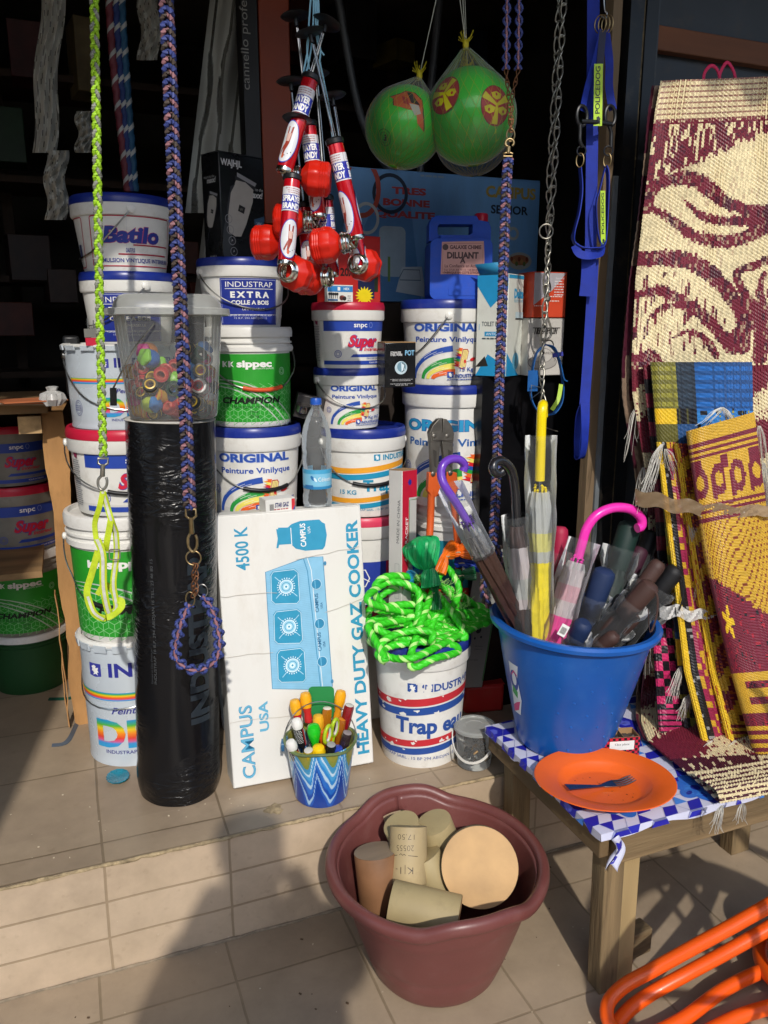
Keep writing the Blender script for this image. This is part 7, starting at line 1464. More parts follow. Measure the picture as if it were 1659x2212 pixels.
# --- balls in net bags
GB = mat('green_vinyl', '38c838', .3, var=.1, vs=6, coat=.4); NET = mat('yellow_net', 'c8b820', .6); BVB = mat('blue_vinyl', '2a5a86', .3, coat=.3)
def ball(label, cx, cy, rp, Y, m_, knot, art, rot, strings):
    c = at(cx, cy, Y); r_ = (at(cx + rp, cy, Y) - c).length * .985; o = T('ball', label, 'ball', c, rot=(0, 0, -atan2(c.x, c.y) + rot), group=None)
    g = G(); g.lathe([(r_ * sin(pi * i / 40), -r_ * cos(pi * i / 40)) for i in range(41)], m_, 64); g.build('sphere', o, smooth=80)
    a = Art(); art(a, r_)
    def sm(x, y, d): q = V((sin(x / r_) * cos(y / r_), -cos(x / r_) * cos(y / r_), sin(y / r_))) * (r_ + d); return q
    a.mesh('printed_emblem', sm, o, du=.01, dv=.01, step=.00012)
    n = T('net_bag', 'yellow net bag and string holding ' + label.split(' with ')[0].split(' half')[0].replace('a ', 'the ', 1), 'net bag', c, group='net bags')
    kp = at(knot[0], knot[1], Y) - c; g = G(); rn = r_ + .0025; N = 26
    dn = kp.normalized(); M_ = V((0, 0, 1)).rotation_difference(dn).to_matrix()
    for sg in (-1, 1):
        for i in range(N):
            pts = []
            for j in range(15):
                t = j / 14; th = pi * (1 - t) * .97 + acos(r_ / kp.length) * t; ph_ = 2 * pi * i / N + sg * t * 1.1; pts.append(M_ @ V((rn * sin(th) * cos(ph_), rn * sin(th) * sin(ph_), rn * cos(th))))
            pts.append(pts[-1].lerp(kp, .5)); pts.append(kp * .99); g.tube(pts, .00032, NET, 3, caps=False)
    for i in range(16): a_ = 2 * pi * i / 16; g.tube([kp * .97, kp + V((.008 * cos(a_), .008 * sin(a_), .008)), kp + V((.016 * cos(a_ + .5), .016 * sin(a_), .024 + .01 * sin(i * 5)))], .0008, NET, 3, caps=False)
    g.lathe([(.006, -.01), (.008, 0), (.006, .012)], NET, 10, Mx.Translation(kp)); g.build('net', n)
    g = G(); tc_ = acos(min(1, r_ / kp.length)); pf = [(rn * 1.004 * sin(t), rn * 1.004 * cos(t)) for t in [pi * .96 - (pi * .96 - tc_) * k / 20 for k in range(21)]] + [(.012, kp.length - .008)]
    g.lathe(pf, clear('net_film', 'fafaf2', .16, .0), 40, M_.to_4x4(), fn=lambda a_, p_: 1 + .006 * sin(9 * a_ + p_[1] * 50)); g.build('film', n)
    for x in strings: G().tube([kp, at(x, -60, Y) - c], .0011, mat('string', 'b8b8a8', .7), 5).build('string', n)
    return o
def emb(a, r_):
    for (x, y, ro) in ((.58, .02, .0), (-.62, .28, .5)):
        x *= r_; y *= r_; q = r_ * .37; a.ell(x, y, q, q * 1.12, '8a1a28', 32); a.ell(x, y, q * .93, q * 1.05, 'b02030', 32)
        def rp2(l, c): a.poly([(x + q * (px * cos(ro) - py * sin(ro)), y + q * (px * sin(ro) + py * cos(ro))) for px, py in l], c)
        for k in range(3):
            t = k * 2 * pi / 3 + .5; a.line([(x, y), (x + q * .95 * cos(t + ro), y + q * 1.0 * sin(t + ro))], [q * .12, q * .42], 'd4cc20')
            t += pi / 3; cx_, cy_ = x + q * .5 * cos(t + ro), y + q * .52 * sin(t + ro); a.poly([(cx_ + q * .32 * cos(b + t + ro) * (1.25 if k_ % 2 else 1), cy_ + q * .24 * sin(b + t + ro)) for k_, b in enumerate([2 * pi * i / 6 for i in range(6)])], 'd4cc20')
            a.ell(cx_ + q * .06 * cos(t), cy_ + q * .06 * sin(t), q * .07, q * .09, 'b02030', 10)
def emb2(a, r_):
    q = lambda l: [(x * r_, y * r_) for x, y in l]
    s_ = [(.0, .55), (.28, .62), (.5, .72), (.75, .66), (.92, .45), (.9, .1), (.95, -.3), (.75, -.12), (.72, .15), (.5, .2), (.15, .3), (.12, .48)]
    a.poly(q([(x + (.03 if x > .5 else -.03), y * 1.03 + .0) for x, y in s_]), '2a1a10'); a.poly(q(s_), 'c8602a'); a.poly(q([(.35, .55), (.5, .5), (.55, .3), (.4, .35)]), 'a02030'); a.poly(q([(.5, .68), (.68, .66), (.72, .5), (.85, .3), (.6, .36), (.56, .5)]), '201a1a'); a.poly(q([(.55, .34), (.8, .3), (.85, .1), (.68, .05)]), 'b8b8b4')
    a.ring(-.16 * r_, -.42 * r_, .2 * r_, .2 * r_, .012 * r_, '143a18'); a.ring(-.16 * r_, -.42 * r_, .13 * r_, .13 * r_, .010 * r_, '143a18'); a.text('3', -.16 * r_, -.49 * r_, .15 * r_, '0c2a10', b=.04, rot=-30); a.ell(-.75 * r_, .2 * r_, .03 * r_, .04 * r_, '0c2a10')
    a.k += 1; a.hold = True
    for i in range(5): a.line([(-.66 * r_ + .03 * i * r_, -.15 * r_), (-.55 * r_ + .03 * i * r_, .12 * r_)], .006 * r_, '1a4a1e')
    a.hold = False
def emb3(a, r_): a.poly([(x * r_, y * r_) for x, y in ((-.7, -.3), (-.2, -.35), (.1, -.5), (.05, -.8), (-.4, -.75))], 'b0562a'); a.poly([(x * r_, y * r_) for x, y in ((-.5, -.42), (-.2, -.48), (-.05, -.62), (-.3, -.6))], '7a2a24')
ball('a bright green ball with red and yellow round emblems, hanging in a yellow net', 1016, 252, 86, 1.98, GB, (1006, 98), emb, 0, (986, 996))
ball('a green ball with an orange patch and the number 3, left of the emblem ball', 873, 275, 76, 2.06, GB, (906, 164), emb2, -.42, (955,))
ball('a blue ball half hidden behind and below the emblem ball', 1020, 292, 72, 2.2, BVB, (1010, 150), emb3, 0, (1002,))
# ================================================================ woven mats
WEAVE = vcol('woven_plastic_straw', .5)
CRM, MAR, MAR2, BKK = lin('d8c9a0'), lin('6e1f30'), lin('4a1828'), lin('17161a')
def hs(*a): return (sin(a[0] * 12.9898 + (a[1] if len(a) > 1 else 0) * 78.233 + 3.1) * 43758.5453) % 1
def mixc(a, b, t): return tuple(a[i] + (b[i] - a[i]) * t for i in range(3)) + (1,)
def shade(c, k): return tuple(max(0, q * k) for q in c[:3]) + (1,)
def weave(name, par, fn, nu, nv, cf, th=.0, amp=.0011, closed=False):
    """cloth of small straw cells; alternate cells stand proud of the warp"""
    vs = []
    P_ = [[V(fn(i / nu, j / nv)) for i in range(nu + 1)] for j in range(nv + 1)]
    for j in range(nv + 1):
        for i in range(nu + 1):
            a = P_[j][min(i + 1, nu)] - P_[j][max(i - 1, 0)]; b = P_[min(j + 1, nv)][i] - P_[max(j - 1, 0)][i]; n = a.cross(b)
            n = n.normalized() if n.length > 1e-12 else V((0, -1, 0)); vs.append(P_[j][i] + n * amp * ((1 if i % 2 else -1) + .6 * (1 if (j + i // 2) % 2 else -1)))
    g = G(); fs = []; g.col = []
    for j in range(nv):
        for i in range(nu):
            a = j * (nu + 1) + i; fs.append((a, a + 1, a + nu + 2, a + nu + 1)); g.col.append(shade(cf((i + .5) / nu, (j + .5) / nv, i, j), .86 + .28 * hs(i, j)))
    g.add(vs, fs, WEAVE); return P(g, name, par, smooth=0, solid=th)
def pl_(tab, y):
    if y <= tab[0][0]: return tab[0][1]
    for (a, b), (c, d) in zip(tab, tab[1:]):
        if y <= c: return b + (d - b) * (y - a) / (c - a)
    return tab[-1][1]
STK = [([(1395, 452), (1410, 405), (1455, 388), (1510, 398), (1560, 440), (1610, 462), (1665, 468)], [34, 40, 44, 52, 40, 34, 46]), ([(1405, 445), (1450, 478), (1500, 515), (1560, 528), (1610, 520), (1665, 490)], [18, 26, 34, 40, 40, 50]), ([(1480, 440), (1500, 462), (1540, 482), (1600, 486), (1660, 480)], [10, 26, 30, 34, 40]),
       ([(1370, 562), (1430, 560), (1500, 575), (1560, 625), (1600, 690), (1605, 760)], [42, 48, 52, 46, 42, 40]), ([(1365, 640), (1420, 630), (1480, 660), (1530, 700), (1580, 760)], [24, 34, 36, 34, 40]), ([(1400, 690), (1430, 668), (1470, 668), (1500, 690)], [10, 18, 16, 10]), ([(1455, 735), (1480, 722), (1520, 735), (1545, 775)], [10, 18, 22, 24]),
       ([(1700, 555), (1630, 580), (1590, 598), (1600, 630), (1628, 680), (1645, 730), (1640, 780)], [22, 26, 24, 26, 44, 50, 46]), ([(1650, 600), (1640, 640), (1660, 690), (1700, 720)], [16, 26, 30, 26]), ([(1635, 690), (1600, 720), (1575, 745)], [40, 34, 30]), ([(1340, 800), (1400, 770), (1420, 800)], [40, 40, 50])]
STK = [(even(cr([(x, y, 0) for x, y in p], 6), 6), w_) for p, w_ in STK]
def floral(x, y, jag):
    y2 = y + jag
    for p, w_ in STK:
        n = len(p)
        for k in range(0, n, 1):
            f = k / (n - 1) * (len(w_) - 1); q = int(f); ww = w_[q] + (w_[min(q + 1, len(w_) - 1)] - w_[q]) * (f - q)
            if (p[k].x - x) ** 2 + (p[k].y - y2) ** 2 < (ww * .36) ** 2: return True
    return False
ed = [(175, 1428), (240, 1416), (400, 1397), (600, 1374), (780, 1365), (850, 1367), (930, 1380), (1000, 1392), (1100, 1401), (1250, 1400), (1400, 1397), (1500, 1385), (1560, 1384), (1600, 1400), (1640, 1450), (1690, 1508), (1735, 1556)]
BM = T('straw_mat', 'tall cream and maroon flower patterned straw mat hung and folded onto the bench', 'mat', (1.6, 1.75, TZ + .01))
YM = 1.745; NVB = 420
def bigmat(u, v):
    t = min(v / .93, 1); y = 175 + (1735 - 175) * t; x0 = pl_(ed, y); x1 = 1768; x = x0 + (x1 - x0) * u
    y2 = y - (14 * u if y < 800 else 0) - 40 * u * max(0, (y - 1560) / 175); Y = YM + .012 * sin(u * 9 + y * .012) + .008 * sin(u * 23) - .02 * (1 - u) ** 3 * sin(min(1, y / 900) * 3)
    p = at(x, y2, Y)
    zf = TZ + .012 + .01 * (1 - u)
    if p.z < zf + .12:
        q = atz(x, y2, zf); f = min(1, (zf + .12 - p.z) / .2); f = f * f * (3 - 2 * f); p = p.lerp(q, f); p.z = max(p.z, zf)
    if v > .93: a = (v - .93) / .07; p = p + V((0, .09 * a - .018 * sin(a * pi), .026 * sin(min(1, a * 2.2) * pi / 2)))
    return p
def bigcol(u, v, i, j):
    t = min(v / .93, 1); y = 175 + 1560 * t; x0 = pl_(ed, y); x = x0 + (1768 - x0) * u; y += 0
    jag = 5 * (hs(i // 2) - .5) + 5 * (hs(i, j // 9) - .5)
    if v > .885: return CRM if (j // 2) % 2 else (MAR2 if hs(i, j) < .8 else CRM)
    if y < 262 + 5 * sin(x): return (mixc(CRM, MAR, .8) if i % 4 else CRM) if j % 3 == 0 else (CRM if i % 3 else mixc(CRM, MAR, .3))
    if y < 272: return MAR
    top = 385 - (x - 1415) * .38 + jag * 1.3
    if y < top + 4 and y < 400: return CRM if hs(i // 2, (j + i // 3) // 5) < .34 and hs(i, j // 3) < .8 else (MAR if hs(i, j) < .8 else MAR2)
    if y < 800:
        m_ = floral(x, y, jag)
        if not m_ and 590 < y < 770 and x < 1470 + (y - 590) * .9: m_ = hs(i, (j + i) // 7) < .16
        if not m_ and 600 < y < 760 and x > 1650: m_ = hs(i, j // 5) < .25
        if m_: return (MAR if hs(i // 2, j // 4) < .7 else MAR2) if hs(i, j // 2) < .88 else mixc(CRM, MAR, .55)
        return shade(CRM, .8 if (i + j // 4) % 4 == 0 else 1.04) if hs(i, j // 3) < .95 else mixc(CRM, MAR, .35)
    k = sin(y * .045 + u * 9) + .8 * (hs(i // 2, j // 6) - .5)
    if y > 1640: return MAR2 if hs(i // 3, j // 2) < .86 else CRM
    return CRM if k > .1 and hs(i, j) < .9 else MAR
weave('woven_sheet', BM, bigmat, 130, NVB, bigcol, th=.004)
weave('back_layer', BM, lambda u, v: bigmat(u, v * .88) + V((-.004 + .010 * sin(v * 9), .028, -.004 - .012 * u)), 60, 150, lambda u, v, i, j: mixc(CRM, MAR2, .75) if hs(i, j // 5) < .5 else MAR2, th=.003)
PKH = mat('pink_strap', 'c0104a', .5); g = G()
for x in (1538, 1572): g.tube(cr([at(x - 18, 182, YM + .012), at(x - 16, 158, YM + .012), at(x - 2, 142 - (x - 1538) * .2, YM + .012), at(x + 12, 152, YM + .012), at(x + 20, 184, YM + .012)], 7), .0045, PKH, 8, flat=(1, .5))
o = T('carry_handles', 'two pink loop handles sticking up behind the tall cream mat', 'handles', at(1555, 182, YM + .012)); P(g, 'loops', o)
def rollm(name, label, lt, rt, y0, y1, Y0, Y1, thk, nu, nv, cf, slant=0, cat='mat'):
    """rolled, flattened mat standing on end: left and right outline tables, depth at top and bottom"""
    b = at((lt[-1][1] + rt[-1][1]) / 2, y1, Y1); o = T(name, label, cat, b)
    def fn(u, v):
        y = y0 + (y1 - y0) * v; xl, xr = pl_(lt, y), pl_(rt, y); a = 2 * pi * u; c_ = -cos(a); c_ = (1 if c_ > 0 else -1) * abs(c_) ** .7; s_ = sin(a); s_ = (1 if s_ > 0 else -1) * abs(s_) ** .6
        return at((xl + xr) / 2 + (xr - xl) / 2 * c_, y + slant * (c_ * .5 + .5) * (1 - v), Y0 + (Y1 - Y0) * v - thk * s_ + .004 * sin(v * 14 + c_ * 3))
    def cc(u, v, i, j):
        return cf(max(0, min(1, (1 - (1 if cos(2 * pi * u) > 0 else -1) * abs(cos(2 * pi * u)) ** .7) / 2)), v, i, j) if u < .5 else cf(.5, v, i, j)
    weave('rolled_cloth', o, fn, nu, nv, cc, amp=.0009)
    g = G(); n = 60       # inner turns seen from above
    for k in range(3):
        f = .82 - .25 * k; pts = []
        for i in range(n + 1):
            t = 2 * pi * i / n; c0_ = fn(0, .004).lerp(fn(.5, .004), .5); q = fn(i / n if i < n else 0, .004); pts.append(c0_.lerp(q, f) + V((0, 0, -.003 * k)))
        g.tube(pts, .0022, mat('roll_edge', '7a2030', .6, var=.4, vs=90), 5)
    P(g, 'inner_turns', o); return o
YLW, YL2, BLU, SLT, LMY, PKK, RUS = lin('c0982c'), lin('d8b424'), lin('1c5ea6'), lin('2c3a48'), lin('8f8a34'), lin('a82a5a'), lin('a8521c')
def c_blue(u, v, i, j):
    if v < .14: return mixc(LMY if u < .25 else (BLU if u > .42 else SLT), BKK, .5 if j % 4 < 2 else (.05 if i % 5 else .5))
    yel = u < .22; q = (j // 5) % 4
    if .30 < v < .36 and u > .2 or .385 < v < .45 and u > .2:
        return BKK if (int(u * 11) + (1 if v > .37 else 0)) % 2 else BLU
    if v > .55 and u < .75: return [LMY, SLT, BKK, lin('2a5a7a')][(int(u * 7) + int(v * 16) * 3 + (hs(int(u * 7), int(v * 16)) > .5)) % 4] if not (yel and int(v * 12) % 2 == 0) else YL2
    if yel: return [LMY, BKK, YL2, mixc(LMY, BKK, .6)][int(v * 16) % 4]
    if u < .42: return mixc(SLT, BLU, .4) if int(v * 16) % 2 else mixc(BKK, LMY, .25 if i % 4 == 0 else 0)
    return (mixc(BLU, lin('3a86c4'), .5 if int(v * 20) % 3 == 0 else 0) if hs(i, j // 2) < .8 else BKK) if i % 7 or j % 2 else LMY
rollm('rolled_mat', 'blue, black and lime plaid straw mat roll standing behind the yellow roll', [(780, 1405), (955, 1420), (1500, 1470)], [(780, 1624), (1000, 1628), (1500, 1650)], 782, 1500, 1.69, 1.60, .022, 150, 150, c_blue)
rollm('rolled_mat', 'maroon and black straw mat edge furthest left behind the plaid roll', [(785, 1388), (1000, 1410), (1600, 1440)], [(785, 1412), (1000, 1440), (1600, 1470)], 788, 1560, 1.715, 1.64, .012, 30, 150, lambda u, v, i, j: BKK if (j // 6) % 2 else MAR)
rollm('rolled_mat', 'pink and black chequered straw mat roll low behind the blue tub', [(1340, 1408), (1600, 1425)], [(1340, 1452), (1600, 1480)], 1340, 1592, 1.655, 1.60, .02, 36, 60, lambda u, v, i, j: (lin('c02a62') if (int(u * 3) + int(v * 14)) % 2 else BKK) if v < .75 else (PKK if j % 3 else BKK))
rollm('rolled_mat', 'narrow lime and black straw mat roll between the pink and yellow edged ones', [(1340, 1450), (1610, 1478)], [(1340, 1478), (1610, 1510)], 1340, 1615, 1.645, 1.59, .016, 26, 60, lambda u, v, i, j: LMY if (int(u * 2) + int(v * 13)) % 2 else BKK)
def c_strip(u, v, i, j):
    if u < .22: return YL2
    if u < .55: return BKK if hs(i, j // 2) < .86 else lin('8a8a88')
    return mixc(MAR, PKK, .5) if hs(i, j // 4) < .65 else YLW
rollm('rolled_mat', 'slim straw mat roll with yellow edge and black stripe beside the gold one', [(955, 1418), (1200, 1448), (1450, 1478), (1640, 1525)], [(955, 1462), (1200, 1496), (1450, 1540), (1640, 1590)], 955, 1638, 1.655, 1.52, .018, 44, 200, c_strip)
def c_gold(u, v, i, j):
    if u < .18: return YL2 if hs(i, j // 3) < .85 else RUS
    if v > .86: return YLW if j % 4 < 2 else MAR
    a = abs(((v * 9 + u * 1.2) % 1) - .5) + .25 * (hs(i // 2, j // 3) - .5)
    return YLW if a > .28 else (MAR if hs(i, j) < .8 else RUS)
rollm('rolled_mat', 'maroon and gold straw mat roll squeezed beside the big yellow roll', [(955, 1455), (1200, 1492), (1450, 1532), (1660, 1586)], [(955, 1515), (1200, 1560), (1450, 1610), (1660, 1668)], 958, 1656, 1.65, 1.50, .026, 60, 200, c_gold)
def c_yel(u, v, i, j):
    jg = .012 * (hs(i // 2) - .5)
    if v < .035: return YLW
    if v < .095: return MAR if int(v * 110) % 2 else YLW
    if v < .225:
        w_ = (u * 3.6 + .15) % 1 - .5; vv = (v - .165) / .05 + jg * 8
        if (.45 < sqrt((w_ * 2.3) ** 2 + vv ** 2) < .95) or (abs(w_ + .28) < .10 and .3 < vv < 1.1): return MAR
        if v < .135 and hs(int(u * 14), 3) < .45: return MAR
        return YLW
    for s_ in (.235, .252, .275):
        if abs(v - s_) < .0055: return MAR
    d_ = v - (.44 + .19 * u) + jg
    if d_ < 0: return (YLW if (i + j // 2) % 4 or hs(i, j) < .25 else lin('7a3a1c'))
    st = sqrt((u - .14) ** 2 * .35 + (v - .585) ** 2); an = atan2(v - .585, (u - .14) * .6)
    if st < .034 + .020 * cos(5 * an): return YL2
    if .74 < v < .86:
        a, b = int(u * 6), int((v - .74) / .024)
        if (a, b) in ((1, 0), (2, 0), (3, 0), (1, 2), (2, 2), (1, 4), (2, 4), (3, 4), (0, 0), (0, 1), (0, 2), (0, 3), (0, 4), (4, 1), (4, 2), (5, 3), (4, 3)): return YLW
    if v > .90: return YLW if (j // 3) % 2 else MAR
    return MAR if hs(i, j // 3) < .86 else (lin('a02434') if hs(i, j) < .6 else BKK)
rollm('rolled_mat', 'big yellow and maroon straw mat roll leaning before the other mats', [(885, 1476), (1200, 1520), (1450, 1578), (1640, 1632)], [(885, 1622), (1200, 1665), (1450, 1722), (1640, 1790)], 932, 1640, 1.60, 1.44, .045, 150, 230, c_yel, slant=-42)
# loose white threads
TH = mat('loose_thread', 'c9c6bc', .8); fr_o = T('fringe_threads', 'loose white fringe threads trailing from the mat edges', 'fringe', at(1500, 1300, 1.58)); fr_o['kind'] = 'stuff'; rnd = random.Random(8); g = G()
for (x, y, Y, n, L_, dx) in ((1430, 960, 1.63, 16, 130, -40), (1438, 970, 1.63, 12, 60, 20), (1470, 1080, 1.62, 8, 40, 10), (1560, 880, 1.6, 16, 40, 20), (1560, 880, 1.6, 8, 40, -40), (1640, 920, 1.6, 14, 120, 8), (1650, 1000, 1.6, 14, 150, 5), (1490, 1130, 1.6, 12, 90, 25), (1405, 1330, 1.64, 8, 120, -15), (1470, 1440, 1.58, 14, 70, -22), (1490, 1500, 1.58, 12, 60, -20), (1530, 1500, 1.56, 12, 90, -8), (1525, 1220, 1.58, 14, 80, -15), (1590, 1290, 1.56, 14, 80, -25), (1600, 1380, 1.55, 14, 190, 10), (1620, 1500, 1.52, 12, 60, -40), (1540, 1600, 1.5, 14, 70, -30), (1560, 1460, 1.55, 12, 80, -6), (1590, 1600, 1.48, 10, 60, -20), (1470, 1600, 1.55, 8, 60, -30), (1560, 1740, 1.235, 14, 55, -12), (1605, 1735, 1.225, 10, 45, -5), (1375, 880, 1.74, 7, 110, -14), (1390, 1010, 1.73, 9, 90, -10)):
    for k in range(int(n * 1.5)):
        a_ = rnd.uniform(.5, 1.15); e = rnd.uniform(-10, 10); g.tube(cr([at(x + e * .3, y, Y), at(x + e + dx * .3, y + L_ * .3 * a_, Y - .014), at(x + e * 1.3 + dx * .8 * a_, y + L_ * .75 * a_, Y - .01), at(x + e * 1.7 + dx * a_ + rnd.uniform(-6, 6), y + L_ * a_, Y - .004)], 4), .0006, TH, 3, caps=False)
P(g, 'threads', fr_o)['kind'] = 'stuff'
TP = clear('brown_tape', '9a8264', .3, .55); tp = T('tape_strap', 'wrinkled brown plastic tape tied round the mat rolls', 'tape', at(1500, 1100, 1.54))
P(G().grid(lambda u, v: at(1372 + 330 * u, 1072 + 34 * sin(u * 2.2) * (1 if u < .8 else .9) + (v - .5) * (34 - 12 * u) + 4 * sin(u * 31), 1.63 - .13 * sin(min(1, u * 1.15) * pi / 2) ** .8 + .002 * sin(u * 60 + v * 9)), 60, 5, TP), 'band', tp)
P(G().grid(lambda u, v: at(1425 + 165 * u, 1318 + 22 * u + (v - .5) * (30 - 14 * u) + 5 * sin(u * 20), 1.585 - .03 * sin(u * pi) - .02 * u + .003 * sin(u * 50 + v * 7)), 40, 5, clear('white_wrap', 'dcdcd8', .3, .4)), 'wrap', tp)
# ================================================================ dim stock inside the shop
def dim(n, lb, cat, grp=None, loc=(0, 0, 0)): return T(n, lb, cat, loc, group=grp)
o = dim('pipe_bundle', 'bundle of pale plastic pipes in a clear bag leaning at the back', 'pipes', loc=at(470, 500, 3.0)); WP = mat('pale_pipe', '8f8d86', .5)
for i, (x0, x1) in enumerate(((520, 425), (535, 470), (545, 452), (560, 492), (585, 540), (528, 440))): P(G().bar(at(x1, 700, 3.0 + .02 * i), at(x0, -80, 3.1), .034, .03, WP), 'pipe', o, bevel=.004)
P(G().grid(lambda u, v: at(400 + 160 * u + (1 - v) * 60, -60 + 520 * v, 2.9 + .03 * sin(u * 15) + .02 * sin(v * 11 + u * 5)), 26, 26, clear('dusty_bag', 'b8b8b0', .3, .12)), 'plastic_bag', o)
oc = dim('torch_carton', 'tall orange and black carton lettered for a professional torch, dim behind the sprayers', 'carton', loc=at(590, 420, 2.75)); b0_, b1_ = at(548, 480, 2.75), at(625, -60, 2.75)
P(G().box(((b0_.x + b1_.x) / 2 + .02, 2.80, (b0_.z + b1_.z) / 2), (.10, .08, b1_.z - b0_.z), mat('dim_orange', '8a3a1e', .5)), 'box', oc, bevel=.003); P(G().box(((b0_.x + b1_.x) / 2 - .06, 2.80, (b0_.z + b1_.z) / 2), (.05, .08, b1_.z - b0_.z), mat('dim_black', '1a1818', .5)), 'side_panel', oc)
a = Art(); a.text('cannello professionale R.gas', 0, 0, .026, '8a8680', w=.5, al='L', rot=90); m_ = a.mesh('lettering', face(at(548, 195, 2.755) + V((-.012, -.0, 0)), (1, 0, 0), (0, 0, 1)), oc); m_.matrix_parent_inverse = Mx.Translation(oc.location).inverted(); m_.location.y = .002
g = at(420, 480, 3.1)
for i, (x0, y0, x1, y1, Y, lb) in enumerate(((88, -40, 140, 330, 2.7, 'long crumpled clear bag hanging at the upper left'), (98, 325, 145, 475, 2.65, 'short crumpled clear bag hanging under the long one'), (300, -40, 345, 130, 2.8, 'small cloudy bag hanging between cords and blue leash'), (165, 240, 200, 330, 2.7, 'shiny crumpled foil packet hanging behind the lime leash'))):
    o = dim('plastic_bag', lb, 'plastic bag', 'bags hanging in the dark', at(x0, y0, Y)); m_ = clear('cloudy_bag', 'b8b4a8', .28, .22)
    P(G().grid(lambda u, v: at(x0 + (x1 - x0) * u + 5 * sin(v * 9 + i) - (20 * v if i == 0 else 0), y0 + (y1 - y0) * v, Y - .03 * sin(u * pi) + .012 * sin(u * 19 + v * 13) + .01 * sin(v * 31 + u * 7)), 20, 30, m_), 'film', o)
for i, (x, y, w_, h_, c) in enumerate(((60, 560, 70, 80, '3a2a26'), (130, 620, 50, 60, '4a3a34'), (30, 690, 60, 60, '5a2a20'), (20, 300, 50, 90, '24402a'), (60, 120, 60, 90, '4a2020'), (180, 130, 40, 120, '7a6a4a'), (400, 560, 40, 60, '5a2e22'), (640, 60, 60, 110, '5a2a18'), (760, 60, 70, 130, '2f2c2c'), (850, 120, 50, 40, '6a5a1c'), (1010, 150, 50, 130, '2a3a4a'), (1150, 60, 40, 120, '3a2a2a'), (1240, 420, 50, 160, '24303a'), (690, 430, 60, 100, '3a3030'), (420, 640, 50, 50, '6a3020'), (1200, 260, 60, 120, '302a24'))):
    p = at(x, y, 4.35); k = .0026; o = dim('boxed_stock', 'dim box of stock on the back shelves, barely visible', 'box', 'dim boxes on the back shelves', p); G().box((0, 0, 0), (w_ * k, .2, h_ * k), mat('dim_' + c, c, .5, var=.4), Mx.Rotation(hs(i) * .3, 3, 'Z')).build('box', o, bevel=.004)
bs = dim('back_shelving', 'dark wooden shelves across the back of the shop', 'shelving', loc=(.4, 3.8, FZ))
for z in (.9, 1.35, 1.8, 2.25, 2.7): P(G().box((.4, 4.55, z), (3.9, .45, .03), mat('dark_wood', '3a2a1e', .7, var=.4)), 'shelf_board', bs)
for x in (-1.3, -.2, .9, 1.9): P(G().box((x, 4.7, 1.7), (.05, .05, 2.8), mat('dark_wood', '3a2a1e', .7, var=.4)), 'upright', bs)
for i, (x, y, x1, y1) in enumerate(((730, 140, 860, 395), (960, 0, 905, 395))):
    o = dim('rubber_hose', ('grey rubber hose hanging behind the small emblem-free ball', 'grey rubber hose hanging deep behind the emblem ball')[i], 'hose', loc=at(x, y, 2.85)); P(G().tube(cr([at(x, y - 150, 2.85), at(x + (x1 - x) * .4, y + 120, 2.86), at(x1, y1, 2.85)], 8), .014, mat('grey_rubber', '45474a', .35, var=.3), 10), 'hose', o)
# --- small things on the timber shelf and floor
o = dim('paper_stack', 'few worn papers lying on the timber shelf', 'papers', loc=at(60, 866, 2.5)); p = at(60, 866, 2.55)
for i in range(4): P(G().box((p.x + .01 * i - .02, p.y - .02 * i, ztop + .003 + .004 * i), (.17, .12, .003), mat('paper_%d' % (i % 2), ('a89880', 'b86a40')[i % 2], .8), Mx.Rotation(.2 * i - .3, 3, 'Z')), 'sheet', o)
o = dim('plastic_bag', 'small knotted white plastic bag on the timber shelf', 'plastic bag', 'bags hanging in the dark', (at(115, 860, 2.5).x, 2.46, ztop)); del o['group']
G().lathe([(.0, 0), (.02, .0), (.034, .018), (.03, .034), (.012, .042), (.016, .052), (.006, .055)], clear('bag_white', 'd8d8d4', .3, .55), 26, fn=lambda a_, p_: 1 + .12 * sin(5 * a_ + p_[1] * 90) + .08 * sin(11 * a_)).build('film', o)
o = dim('wall_plug', 'grey two pin plug on a red block between the bucket and the tin drum', 'plug', loc=at(195, 735, 2.25)); p = at(198, 738, 2.28)
for c_, s_, m_ in (((0, 0, .0), (.03, .03, .02), REDL), ((0, 0, .022), (.034, .026, .022), post), ((-.006, 0, .045), (.003, .003, .028), STEEL), ((.008, 0, .043), (.003, .003, .024), STEEL)): P(G().box(p + V(c_), s_, m_), 'piece', o)
o = dim('bottle_case', 'black and clear bottle case standing behind the left bucket handles', 'case', loc=at(152, 880, 2.5)); P(G().box(at(158, 790, 2.5), (.045, .08, .17), BLK), 'case', o, bevel=.008)
sn = atz(255, 1683, FZ); o = T('soap_dish', 'turquoise patterned glass dish lying on the tiles beside the black roll', 'dish', (sn.x, sn.y, FZ)); G().lathe([(0, .003), (.02, .002), (.03, .006), (.036, .010), (.0345, .011), (.028, .008), (0, .006)], mat('turquoise_glass', '0f7f96', .15, coat=.5, bump=.8, bs=160, var=.3, vs=40), 40, fn=lambda a_, p_: 1 + .12 * cos(2 * a_) + .03 * cos(14 * a_)).build('dish', o)
for nm, lb, cat, x, y, c in (('cloth_strip', 'dark green strip of cloth lying on the floor by the plywood panel', 'cloth', (105, 150, 186), (1510, 1508, 1496), '14503e'), ('printed_ribbon', 'thin printed plastic ribbon on the floor by the plywood panel', 'ribbon', (112, 145, 168, 195), (1610, 1602, 1560, 1515), '5a6470')):
    pts = cr([atz(a_, b_, FZ + .004) for a_, b_ in zip(x, y)], 6); o = T(nm, lb, cat, pts[0]); P(G().ribbon(pts, .014, mat('rib_' + c, c, .6, var=.3), (0, 1, .2), .002), 'strip', o)
